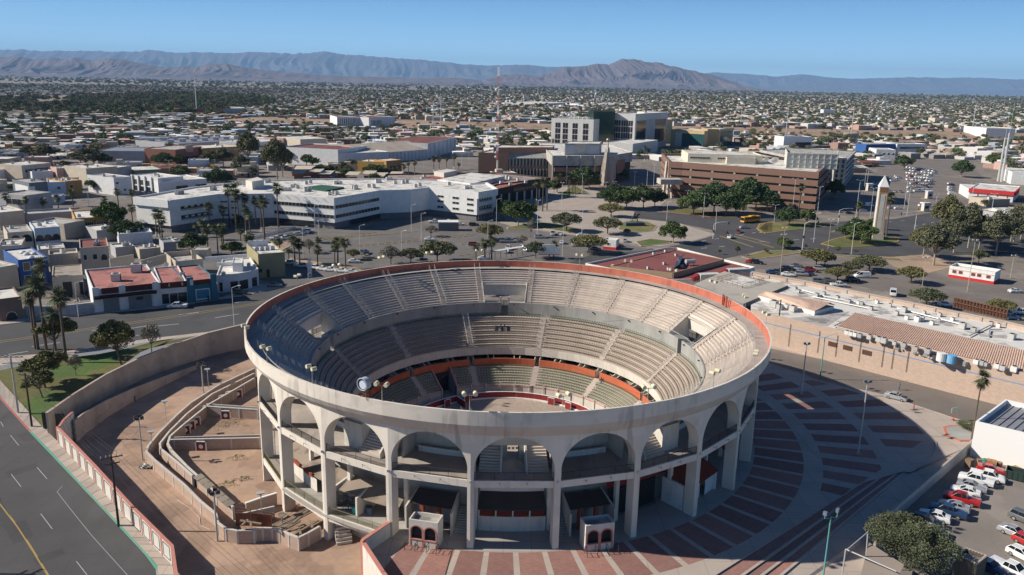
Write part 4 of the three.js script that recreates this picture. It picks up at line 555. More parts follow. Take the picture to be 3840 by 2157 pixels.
for (const [p,h,w] of [[[-67.05,0.41],6.6,'between the outer corral walls'],[[-65.29,10.88],4.9,'at the corral corner above the black tarp'],[[-67.67,-23.44],4.6,'near the ring end of the corral'],[[-38.02,34.02],5.6,'over the round loading pen']]) pole('lamp_post','thin post with flat white lamp head ' + w,p,YARD,h,.06,.05,M.steel,panelLamp,'lamp post');
{ const w = thing('power_line','thin power lines running from pole to pole over the yard and side road','wires'),g = new MB(),A = [[-59.55,36.29]][0],B = [[-91.43,4.10]][0];const sag = (a,b,d) => { const o = [];for (let i = 0;i <= 12;i++) { const u = i / 12;o.push([a[0] + (b[0] - a[0]) * u,a[1] + (b[1] - a[1]) * u - 4 * d * u * (1 - u),a[2] + (b[2] - a[2]) * u]);} return o;};
for (const [o,y] of [[-1.4,0],[-.6,0],[.7,0],[1.4,0],[0,-2.5]]) { g.path(sag([A[0] + o * .8,hL(35) + 11.7 + y,A[1] - o * .5],[B[0] + o * .8,hL(4) + 10.8 + y,B[1] + o * .3],.7),.018,3);g.path(sag([A[0] + o * .8,hL(35) + 11.7 + y,A[1] - o * .5],[-20 + o * .8,6.6 + y,74 - o * .5],.8),.018,3);g.path(sag([B[0] + o * .8,hL(4) + 10.8 + y,B[1]],[-128 + o,9 + y,-30],.6),.018,3);} g.build('wire',M.dark,w);}
{ const t = thing('barrel','blue plastic barrel on the dirt under the ramp wall','barrel',[...[-81.10,-15.55],0].slice(0,1).concat([YARD],[-81.10,-15.55][1]),0);part('drum',new THREE.CylinderGeometry(.48,.46,1.1,16).translate(0,.55,0),mat('barrelBlue',.02,.13,.25),t);part('lid_ring',new THREE.TorusGeometry(.47,.03,6,20).rotateX(Math.PI / 2).translate(0,1.1,0),M.barrelBlue,t);}
{ const p = pol(43.5,.02,-31.5),t = thing('barrel','teal waste drum standing on the gallery beside the kiosk wall','barrel',p);part('drum',new THREE.CylinderGeometry(.5,.45,1.2,16).translate(0,.6,0),M.teal,t);part('lid_ring',new THREE.TorusGeometry(.5,.04,6,20).rotateX(Math.PI / 2).translate(0,1.2,0),M.blackMetal,t);const q = pol(42.5,.02,-28.8),u = thing('barrel','dark gray waste drum in the shade under the kiosk roof','barrel',q);part('drum',new THREE.CylinderGeometry(.5,.45,1.2,16).translate(0,.6,0),M.antDark,u);part('lid_ring',new THREE.TorusGeometry(.5,.04,6,20).rotateX(Math.PI / 2).translate(0,1.2,0),M.blackMetal,u);}
{ const [x,z] = [-64.19,15.11],g = new MB(),n = 9,H = [];for (let i = 0;i <= n;i++) for (let j = 0;j <= n;j++) H.push([x + (i / n - .5) * 3.4,YARD + .05 + .35 * Math.abs(Math.sin(i * 1.7 + j) * Math.cos(j * 2.1 + i * .6)) + (i > 6 ? (i - 6) * .55 : 0),z + (j / n - .5) * 1.7]);for (let i = 0;i < n;i++) for (let j = 0;j < n;j++) g.q(H[i * 10 + j],H[i * 10 + j + 1],H[i * 10 + j + 11],H[i * 10 + j + 10]);tag(g.build('tarp',mat('tarpBlack',.018,.018,.02,null,{ roughness: .45 })),'crumpled black plastic tarp draped against the outer corral wall','tarp');}
{ const g = new MB(),pts = [[-54.44,26.60],[-51.17,29.35],[-48.71,32.03],[-47.68,34.39],[-45.71,35.61]];g.path(pts.map(p => [p[0],YARD + .05,p[1]]),.05,5);tag(g.build('hose',M.seat),'pale hose lying across the dirt beside the corral','hose');}


// ---------------------------------------------------------------- buildings
function inset(pts,d) {                           // polygon (any winding) moved inwards by d
const c = pts.map(p => new THREE.Vector2(...p)),cw = THREE.ShapeUtils.isClockWise(c),n = pts.length,out = [];
for (let i = 0;i < n;i++) { const p = pts[(i + n - 1) % n],q = pts[i],r = pts[(i + 1) % n],e1 = [q[0] - p[0],q[1] - p[1]],e2 = [r[0] - q[0],r[1] - q[1]],l1 = Math.hypot(...e1),l2 = Math.hypot(...e2),s = cw ? 1 : -1;
const n1 = [e1[1] / l1 * s,-e1[0] / l1 * s],n2 = [e2[1] / l2 * s,-e2[0] / l2 * s],k = Math.max(.3,1 + n1[0] * n2[0] + n1[1] * n2[1]);out.push([q[0] + (n1[0] + n2[0]) * d / k,q[1] + (n1[1] + n2[1]) * d / k]);}
return out;
}
function outward(pts,i) { const n = pts.length,a = pts[i],b = pts[(i + 1) % n],L = Math.hypot(b[0] - a[0],b[1] - a[1]),u = [(b[0] - a[0]) / L,(b[1] - a[1]) / L],s = THREE.ShapeUtils.isClockWise(pts.map(p => new THREE.Vector2(...p))) ? -1 : 1;return { a,b,L,u,n: [u[1] * s,-u[0] * s] };}
function block(t,pts,y0,y1,wallM,roofM,par = .5,th = .28,names = ['wall','roof']) {
const i = inset(pts,th),n = pts.length;
for (let k = 0;k < n;k++) { const a = pts[k],b = pts[(k + 1) % n],c = i[k],d = i[(k + 1) % n],w = new MB();w.q([a[0],y0,a[1]],[b[0],y0,b[1]],[b[0],y1,b[1]],[a[0],y1,a[1]]).q([a[0],y1,a[1]],[b[0],y1,b[1]],[d[0],y1,d[1]],[c[0],y1,c[1]]).q([d[0],y1 - par,d[1]],[c[0],y1 - par,c[1]],[c[0],y1,c[1]],[d[0],y1,d[1]]);w.build(names[0],wallM,t);}
const r = new MB().sheet(i,y1 - par).build(names[1],roofM,t);return r;
}
function bld(name,label,pts,y0,y1,wallM,roofM,o = {}) { const t = thing(name,label,o.cat || 'building',[0,0,0],0,o.group);block(t,pts,y0,y1,wallM,roofM,o.par,o.th);t.userData.pts = undefined;delete t.userData.pts;return t;}
// a window band on edge i: from u0 to u1 (0..1 along the edge), y0..y1, split in n panes
function win(t,pts,i,u0,u1,y0,y1,n = 1,frameM = M.whitePaint,glassM = M.glass,name = 'window',out = .06) {
const { a,L,u,n: nn } = outward(pts,i),ry = -Math.atan2(u[1],u[0]),at = (s,o) => [a[0] + u[0] * s + nn[0] * o,a[1] + u[1] * s + nn[1] * o],s0 = u0 * L,s1 = u1 * L,w = (s1 - s0) / n,m = at((s0 + s1) / 2,out / 2);
const f = new MB(),h = y1 - y0,b = Math.min(.1,w * .1);const c = at((s0 + s1) / 2,out);f.box(c[0],y0 - .06,c[1],s1 - s0 + .16,.1,.14,ry);f.box(c[0],y1 - .03,c[1],s1 - s0 + .16,.1,.14,ry);for (let k = 0;k <= n;k++) { const p = at(s0 + w * k,out);f.box(p[0],y0,p[1],b,h,.12,ry);}
const fr = f.build(name,frameM,t);for (let k = 0;k < n;k++) { const p = at(s0 + w * (k + .5),.025);new MB().box(p[0],y0 + .04,p[1],w - b,h - .07,.04,ry).build('pane',glassM,fr);} return fr;
}
function slabOn(t,pts,i,u0,u1,y0,y1,d,m,name) { const { a,L,u,n } = outward(pts,i),s = (u0 + u1) / 2 * L;const x = a[0] + u[0] * s + n[0] * d / 2,z = a[1] + u[1] * s + n[1] * d / 2;return new MB().box(x,y0,z,(u1 - u0) * L,y1 - y0,d,-Math.atan2(u[1],u[0])).build(name,m,t);}
function ac(t,[x,z],y,s = 1,turn = 0,m = M.acUnit) { const b = new MB();b.box(x,y + .15,z,1.1 * s,.95 * s,1.0 * s,turn);b.box(x,y,z,.9 * s,.15,.8 * s,turn);const u = b.build('air_conditioner',m,t);const f = new MB();f.tube([x,y + .15 + .95 * s,z],[x,y + .2 + .97 * s,z],.38 * s,.38 * s,10);f.box(x + .56 * s * Math.cos(turn),y + .3,z - .56 * s * Math.sin(turn),.04,.6 * s,.8 * s,turn);f.build('fan_grille',M.dark,u);}
const quadFrom = (p,q,d) => { const L = Math.hypot(q[0] - p[0],q[1] - p[1]),n = [(q[1] - p[1]) / L,-(q[0] - p[0]) / L];return [p,q,[q[0] + n[0] * d,q[1] + n[1] * d],[p[0] + n[0] * d,p[1] + n[1] * d]];};// front edge left to right, depth away
const tilted = (t,name,m,a,b,c,d,th = .12) => { const g = new MB(),lo = p => [p[0],p[1] - th,p[2]];g.q(a,b,c,d).q(lo(d),lo(c),lo(b),lo(a));const e = [a,b,c,d];for (let i = 0;i < 4;i++) { const p = e[i],q = e[(i + 1) % 4];g.q(p,q,lo(q),lo(p));} return g.build(name,m,t);};
const v3 = ([x,z],y) => [x,y,z];

// --- brick walled market hall on the right
{
const front = [...[[63.21,-55.37],[67.82,-49.90],[87.50,-29.62],[103.71,-13.20]],[120,3]],back = [[75.9,-100.4],[88.76,-89.40],[106.46,-70.04],[125.86,-48.95],[129.83,-42.40]];
const t = thing('market_hall','long tan brick building with cluttered white roof and barrel tile slope beside the street','building'),top = 8.4;
for (let i = 0;i < front.length - 1;i++) { const a = front[i],b = front[i + 1],L = Math.hypot(b[0] - a[0],b[1] - a[1]),ry = -Math.atan2(b[1] - a[1],b[0] - a[0]);new MB().box((a[0] + b[0]) / 2,-.1,(a[1] + b[1]) / 2,L,top,.4,ry).build('front_wall',M.brick,t);
new MB().box((a[0] + b[0]) / 2 - .22 * Math.sin(-ry),5.6,(a[1] + b[1]) / 2 + .22 * Math.cos(-ry),L,.22,.05,ry).build('blue_stripe',mat('blueStripe',.17,.28,.45),t);}
for (let i = 0;i < back.length - 1;i++) { const a = back[i],b = back[i + 1],L = Math.hypot(b[0] - a[0],b[1] - a[1]),ry = -Math.atan2(b[1] - a[1],b[0] - a[0]);new MB().box((a[0] + b[0]) / 2,0,(a[1] + b[1]) / 2,L,8,.35,ry).build('back_wall',M.brick,t);new MB().box((a[0] + b[0]) / 2,8,(a[1] + b[1]) / 2,L,.3,.6,ry).build('back_coping',M.deck,t);
for (let k = 0;k < Math.round(L / 6);k++) { const f = k / Math.round(L / 6);new MB().box(a[0] + (b[0] - a[0]) * f,0,a[1] + (b[1] - a[1]) * f,.55,8.0,.75,ry).build('back_pilaster',M.deck,t);} }
new MB().sheet([...front.map(p => [p[0] - .1,p[1] - .2]),...back.slice().reverse()],6.9).build('roof',M.roofWhite,t);
new MB().sheet([[68.76,-50.77],[90.72,-59.90],[79.42,-45.69],[72.81,-48.69]],6.93).build('roof_patch',M.roofGrey,t);
// barrel tile slope
const e = [[80.17,-41.55],[108.63,-8.50]],r = [[86.58,-47.53],[114.17,-16.98]];e[1] = [e[1][0],e[1][1]];
tilted(t,'tile_slope',M.tileTan,v3(e[0],8.2),v3(e[1],8.2),v3(r[1],10),v3(r[0],10),.2);
{ const g = new MB(),n = 92;for (let i = 0;i < n;i++) { const f = (i + .5) / n,a = [e[0][0] + (e[1][0] - e[0][0]) * f,8.24,e[0][1] + (e[1][1] - e[0][1]) * f],b = [r[0][0] + (r[1][0] - r[0][0]) * f,10.04,r[0][1] + (r[1][1] - r[0][1]) * f];g.tube(a,b,.17,.17,5,false);} g.build('roof_tiles',M.tileTan,t).userData.kind = 'stuff';}
tilted(t,'ridge_cap',mat('ridgeDark',.16,.12,.11),v3(r[0],10.1),v3(r[1],10.1),[r[1][0] + .5,9.6,r[1][1] - .9],[r[0][0] + .5,9.6,r[0][1] - .9]);
tilted(t,'tile_slope',M.tileTan,[r[0][0] + .5,9.5,r[0][1] - .9],[r[1][0] + .5,9.5,r[1][1] - .9],[r[1][0] + 3,7.4,r[1][1] - 3.4],[r[0][0] + 3,7.4,r[0][1] - 3.4]);
{ const p = e[0];tilted(t,'gutter',M.steel,v3([e[0][0] - .3,e[0][1] + .5],8.0),v3([e[1][0] - .3,e[1][1] + .5],8.0),v3(e[1],8.1),v3(e[0],8.1),.25);}
// small ribbed gable
const g0 = [[69.43,-70.86],[79.68,-55.42]],g1 = [[71.22,-70.48],[84.93,-59.25]];tilted(t,'ribbed_slope',M.tileTan,v3(g0[0],8.1),v3(g0[1],8.1),v3(g1[1],9.4),v3(g1[0],9.4));tilted(t,'ribbed_slope',M.ridgeDark,v3(g1[0],9.45),v3(g1[1],9.45),[g1[1][0] + 2.4,8.2,g1[1][1] - 2.4],[g1[0][0] + 2.4,8.2,g1[0][1] - 2.4]);
{ const g = new MB();for (let i = 0;i < 40;i++) { const f = (i + .5) / 40,a = [g0[0][0] + (g0[1][0] - g0[0][0]) * f,8.13,g0[0][1] + (g0[1][1] - g0[0][1]) * f],b = [g1[0][0] + (g1[1][0] - g1[0][0]) * f,9.43,g1[0][1] + (g1[1][1] - g1[0][1]) * f];g.tube(a,b,.05,.05,4,false);} g.build('roof_ribs',M.tileTan,t).userData.kind = 'stuff';}
new MB().prism([g0[0],g0[1],[g1[1][0] + 2,g1[1][1] - 2],[g1[0][0] + 2,g1[0][1] - 2]],6.9,7.95).build('gable_wall',M.white,t);
// wall openings, posts and conduits
for (const [x,y] of [[1058,830],[1168,858],[1305,895]]) { const [px,pz] = front[1],f = (x - 600) / 840;const X = front[1][0] + (front[2][0] - front[1][0]) * f + .23 * -.67 * 0,Z = front[1][1] + (front[2][1] - front[1][1]) * f,ry = -Math.atan2(front[2][1] - front[1][1],front[2][0] - front[1][0]);const w = new MB();w.box(X - .12,3.9,Z + .16,2.2,1.1,.2,ry);w.build('window',mat('winBrown',.10,.07,.05),t);const gr = new MB();for (let k = 0;k < 8;k++) gr.box(X - .2 + (k - 3.5) * .27 * Math.cos(ry),3.9,Z + .28 - (k - 3.5) * .27 * Math.sin(ry),.04,1.1,.04);gr.build('window_bars',M.brickRed,t);}
for (const f of [.15,.42,.58,.78,.97,1.06,1.2]) { const a = front[f > 1 ? 2 : 1],b = front[f > 1 ? 3 : 2],u = f > 1 ? f - 1 : f;new MB().box(a[0] + (b[0] - a[0]) * u - .2,1 + f,a[1] + (b[1] - a[1]) * u + .3,.09,6 - f,.09).build('conduit',M.woodPole,t);}
for (const [x,y,s] of [[71.26,-62.72,2.2],[72.18,-60.54,1.6],[75.16,-58.82,1.8],[74.44,-62.04,1.2],[83.43,-79.16,1.1],[83.81,-82.62,1],[92.18,-72.44,1.2],[94.19,-69.04,1],[96.26,-67.81,.9],[96.91,-67.17,.9],[101.97,-57.40,1.2],[105.31,-60.46,1.6],[102.89,-53.38,1],[110.04,-58.89,.9],[113.16,-56.98,1],[104.84,-51.71,1.4],[106.20,-52.41,1.4],[110.31,-51.75,.8],[107.20,-48.93,1],[113.16,-45.92,1.8],[114.51,-43.22,1.3],[101.88,-68.94,1],[101.24,-69.59,.8],[97.19,-61.80,1],[103.91,-65.66,1],[114.55,-53.02,.9],[121.94,-48.83,1.3],[123.35,-47.78,1.1],[120.77,-37.77,1.6],[87.30,-74.96,1.2],[90.29,-77.45,1]]) { const [px,pz] = [x,y];ac(t,[px,pz],6.9,s * .85,rnd() * .4 + .5,pick([M.acUnit,M.steel,M.white]));}
for (const [x,y,s] of [[80.15,-35.47,.9],[80.78,-34.68,.9],[81.50,-34.00,.9],[82.28,-33.22,.9],[84.08,-32.11,1],[85.49,-30.39,1.1],[86.31,-29.45,1.2],[88.13,-28.10,.8],[89.53,-26.55,1],[91.10,-24.19,.9],[92.82,-22.27,1.1],[99.99,-15.84,1],[100.82,-15.30,1],[101.36,-14.74,.8],[102.94,-13.34,1],[103.50,-12.14,1],[105.45,-11.45,1.2]]) { const [px,pz] = [x,y];ac(t,[px,pz],7.9,s,.75,pick([M.acUnit,M.white,M.steel]));}
for (const [x,y,m] of [[94.59,-19.83,M.white],[96.14,-18.42,mat('tankBlue',.15,.36,.58)]]) { const [px,pz] = [x,y],g = new MB().tube([px,7.2,pz],[px,9.0,pz],.95,.95,16);g.build('water_tank',m,t);}
const db = new MB();for (let i = 0;i < 46;i++) { const f = rnd(),a = [e[0][0] + (e[1][0] - e[0][0]) * f * .7 - 1.2,e[0][1] + (e[1][1] - e[0][1]) * f * .7 + 1.6];db.box(a[0] + rr(-.4,.5),6.9,a[1] + rr(-.5,.4),rr(.3,1.4),rr(.3,1.1),rr(.2,.9),rr(0,3));} db.build('roof_clutter',M.roofGrey,t).userData.kind = 'stuff';
const pp = new MB();for (const l of [[[85.26,-81.25],[89.55,-74.01],[100.38,-64.30]],[[85.68,-73.70],[96.89,-62.03]],[[80.60,-44.55],[88.78,-53.41]],[[104.85,-63.00],[114.90,-47.66]],[[110.80,-38.46],[122.79,-49.40]],[[113.93,-39.95],[120.34,-38.27]],[[115.60,-38.58],[119.18,-44.34],[122.27,-44.56]]]) for (let i = 0;i < l.length - 1;i++) pp.tube(v3(l[i],7.3),v3(l[i + 1],7.3),.16,.16,6);pp.build('roof_duct',M.steel,t);
}
{ // billboard frame seen from behind on the lot side of the hall
const [a,b] = [[119.09,-61.79],[126.64,-50.36]],t = thing('billboard_frame','brown lattice back of a billboard standing on the brick wall','billboard'),g = new MB(),n = 16;tilted(t,'board',mat('boardBrown',.14,.085,.06),v3(a,8.3),v3(b,8.3),v3(b,11),v3(a,11),.1);for (let i = 0;i <= n;i++) { const x = a[0] + (b[0] - a[0]) * i / n,z = a[1] + (b[1] - a[1]) * i / n;g.tube([x - .3,8.2,z + .4],[x - .3,11,z + .4],.06);if (i < n) g.tube([x - .3,8.3,z + .4],[a[0] + (b[0] - a[0]) * (i + 1) / n - .3,11,a[1] + (b[1] - a[1]) * (i + 1) / n + .4],.05);} for (const y of [8.5,9.8,11]) g.tube([a[0] - .3,y,a[1] + .4],[b[0] - .3,y,b[1] + .4],.07);g.build('lattice',M.rust,t);}
{ // flat hipped roof with gray ribbed skirt, hatch frame on top
const top = [[-4.55,-67.39],[3.55,-82.39],[19.86,-68.72],[7.71,-49.87]].map(p => p),T4 = [[54.59,-84.73],[67.9,-102.7],[82.36,-85.32],[63.15,-63.06]],low = inset(T4,-1.6),t = thing('hip_roof_hall','pale flat roofed hall with gray ribbed skirt roof behind the stadium rim','building');
new MB().sheet(T4,7.6).build('roof',mat('roofTan',.46,.42,.36,T.roof),t);for (let i = 0;i < 4;i++) { const j = (i + 1) % 4;tilted(t,'skirt',mat('skirt' + i,.17,.16,.155,T.metal),v3(T4[i],7.58),v3(T4[j],7.58),v3(low[j],4.9),v3(low[i],4.9),.08);}
for (let i = 0;i < 4;i++) { const j = (i + 1) % 4,g = new MB(),n = 26;for (let k = 0;k < n;k++) { const f = (k + .5) / n,L = (p,q) => [p[0] + (q[0] - p[0]) * f,p[1] + (q[1] - p[1]) * f];g.tube(v3(L(T4[i],T4[j]),7.6),v3(L(low[i],low[j]),4.93),.05,.05,4,false);} g.build('skirt_ribs',M.gray,t).userData.kind = 'stuff';}
new MB().prism(inset(T4,.2),0,5.4).build('wall',M.offwhite,t);const fr = [[62.22,-88.72],[71.21,-97.71],[76.31,-89.11],[67.60,-80.54]],r = new MB();for (let i = 0;i < 4;i++) { const j = (i + 1) % 4;r.tube(v3(fr[i],7.6),v3(fr[i],8.8),.06);r.tube(v3(fr[i],8.8),v3(fr[j],8.8),.06);r.tube(v3(fr[i],8.2),v3(fr[j],8.2),.05);for (let k = 1;k < 5;k++) { const x = fr[i][0] + (fr[j][0] - fr[i][0]) * k / 5,z = fr[i][1] + (fr[j][1] - fr[i][1]) * k / 5;r.tube([x,7.6,z],[x,8.8,z],.04);} } r.build('roof_frame',M.rust,t);new MB().sheet(inset(fr,.5),7.63).build('roof_hatch',M.roofWhite,t);
for (const [x,y,s] of [[74.3,-112.8,2.4],[63.2,-104.7,2.4]]) { const [px,pz] = [x,y],g = new MB();g.prism([[px - 4,pz + 1],[px + 3,pz - 1],[px + 4,pz + 1.5],[px - 3,pz + 3.5]],4,6.6);g.build('roof_duct_house',M.acUnit,t);const d = new MB().tube([px - 5.4,5.0,pz + 2.6],[px - 3.5,5.8,pz + 2.1],1.0,1.2,12);d.build('red_fan',M.barrera,t);} }
{ // dark red roofed restaurant with white parapet
const t = thing('restaurant','low restaurant with dark red flat roof and white parapet beside the big crossing','building'),lo = [[25.5,-122.8],[58.0,-153.3],[63.1,-154.3],[83.6,-122.5],[77.0,-115.4],[61.6,-103.5],[50.0,-100.8]];
block(t,lo,0,4.9,M.white,M.roofRed,.7);const up = [[33.1,-114.4],[60.8,-144.9],[74.6,-129.2],[52.1,-105.7]];block(t,up,0,6.0,mat('restTan',.40,.29,.19,T.plaster),M.roofRed,.25,.2);
for (const [u,v] of [[.15,.25],[.52,.6],[.63,.71]]) win(t,up,2,u,v,1.2,3.4,2);
const [s0,s1] = [[53.3,-111.7],[58.7,-129.8]];tilted(t,'solar_panel',mat('solar',.02,.03,.07,null,{ roughness: .2 }),[s0[0],6.1,s0[1]],[s0[0] + 2.2,7.4,s0[1] - .9],[s1[0] + 2.2,7.4,s1[1] - .9],[s1[0],6.1,s1[1]]);
const [k] = [[60.4,-118.8]];new MB().tube([k[0] - 1.6,7.2,k[1] + .5],[k[0] + 1.6,7.2,k[1] - .5],.75,.75,14).build('water_tank',M.steel,t);const sd = new MB();for (const e of [-1.2,1.2]) sd.box(k[0] + e,5.8,k[1] - e * .3,.2,1,.9);sd.build('tank_stand',M.steel,t);
for (const [x,y] of [[50.9,-135.2],[56.0,-140.1],[58.6,-133.8],[51.8,-119.0],[45.2,-111.5],[57.0,-115.7],[51.7,-110.6]]) { const [px,pz] = [x,y];ac(t,[px,pz],5.75,.8,.4,M.acUnit);}
new MB().prism([[33.6,-118.1],[34.3,-120.5],[37.0,-116.9],[36.1,-114.6]],4.4,5.3).build('yellow_block',mat('yellowWall',.66,.42,.14),t);}
// --- white flat building at the right edge by the car park
{
const a = [86.11,9.93],b = [98.27,-1.44],c = [92.07,14.67],L = Math.hypot(c[0] - a[0],c[1] - a[1]),u = [(c[0] - a[0]) / L,(c[1] - a[1]) / L],pts = [a,[a[0] + u[0] * 22,a[1] + u[1] * 22],[b[0] + u[0] * 22,b[1] + u[1] * 22],b],t = bld('white_store','plain white building with ribbed metal roof between car park and street',pts,-1.2,5.7,mat('whiteClean',.80,.79,.77),mat('roofMetal',.33,.33,.345,T.metal,{ metalness: .3,roughness: .55 }),{ par: .95,th: .35 });
const i = inset(pts,.4),g = new MB();for (let k = 1;k < 17;k++) { const f = k / 17;g.tube(v3([i[0][0] + (i[1][0] - i[0][0]) * f,i[0][1] + (i[1][1] - i[0][1]) * f],4.8),v3([i[3][0] + (i[2][0] - i[3][0]) * f,i[3][1] + (i[2][1] - i[3][1]) * f],4.8),.1,.1,4);} g.build('roof_ribs',M.antDark,t).userData.kind = 'stuff';
}
wallRun('car_park_wall','long low plaster wall between the plaza steps and the car park',[...lotA,[51.5,47.5]],-1.25,.9,.3,M.offwhite,{ cap: .03,capM: M.slab });
{ const p = [[59.91,53.29],[62.33,54.00],[67.08,48.46],[64.80,47.01]],base = [[62.39,48.95],[64.19,51.21],[66.74,49.13],[64.67,47.20]],t = bld('stone_kiosk','small dark stone walled block with open flat roof in the car park',base,-1.2,2.4,mat('stoneDark',.10,.09,.075,T.brick),M.deck,{ par: .5,th: .35 });const r = inset(base,.1);for (let i = 0;i < 4;i++) for (let k = 0;k < 7;k++) { const a = r[i],b = r[(i + 1) % 4];new MB().box(a[0] + (b[0] - a[0]) * (k + .5) / 7,2.4,a[1] + (b[1] - a[1]) * (k + .5) / 7,.3,.08,.3).build('coping_block',M.slab,t);} }
{ // billboard seen from above-behind at the bottom
const a = [50.92,47.67],b = [53.34,53.03],c = [44.25,55.62],t = thing('billboard_roof','brown flat panel roof on steel pipes below the big mesquite tree','canopy');tilted(t,'panel',mat('panelBrown',.34,.28,.23,T.roof),v3(a,3.2),v3(b,3.2),v3([b[0] - 6,b[1] + 8],3.0),v3([c[0],c[1] + 4],3.0));const g = new MB();g.path([v3([a[0] - 4.5,a[1] + 3],3.6),v3([a[0] - .2,a[1] - .3],4.6),v3([a[0],a[1]],-1.2)],.09,6);g.path([v3([a[0] - 4.5,a[1] + 3],-1.2),v3([a[0] - 4.5,a[1] + 3],3.9),v3([b[0] - 2,b[1] + 2],3.5)],.09,6);g.build('pipe_frame',M.steel,t);}
// --- red and white kiosk in the lot, phone boxes and small structures
{ const a = [156.6,-134.6],b = [167.1,-124.6],pts = quadFrom(a,b,7.5),t = bld('kiosk','white kiosk with a red base band in the lot beyond the brick wall',pts,0,4.2,M.white,M.roofWhite,{ cat: 'kiosk',par: .9 });slabOn(t,pts,0,-.004,1.004,0,1.0,.08,mat('kioskRed',.50,.03,.03),'red_band');slabOn(t,pts,1,0,1,0,1.0,.08,M.kioskRed,'red_band');for (const u of [.08,.22,.5,.63,.83]) win(t,pts,0,u,u + .08,1.9,2.8,2,M.kioskRed,M.winBrown);slabOn(t,pts,0,-.01,1.01,3.1,3.3,.14,M.offwhite,'cornice');}
{ const [p] = [[39.2,-170.6]],q = [37.0,-172.8],r = [41.9,-170.9],pts = quadFrom(q,r,5),t = bld('guard_booth','small white booth with red base at the street edge of the big lot',pts,0,4.0,M.white,M.roofWhite,{ cat: 'kiosk',par: .5 });slabOn(t,pts,0,-.01,1.01,0,1.1,.08,M.kioskRed,'red_band');slabOn(t,pts,1,0,1,0,1.1,.08,M.kioskRed,'red_band');win(t,pts,0,.3,.5,1.7,2.8,1);}
{ const [a,b] = [[11.8,-150.7],[16.8,-150.2]],t = thing('blank_sign','white stepped blank sign board on a red post behind the stadium','sign',[(a[0] + b[0]) / 2,0,(a[1] + b[1]) / 2]);const s = new THREE.Shape();for (const [i,p] of [[-4,2],[4,2],[4,4.4],[2.4,4.6],[2.2,5.7],[-2.6,5.7],[-2.8,4.6],[-4,4.4]].entries()) i ? s.lineTo(...p) : s.moveTo(...p);part('board',new THREE.ExtrudeGeometry(s,{ depth: .4,bevelEnabled: false }),M.white,t);const g = new MB();g.box(0,0,.2,.5,2,.4);g.box(0,1.85,.2,8.2,.2,.5);g.build('post',M.kioskRed,t);}
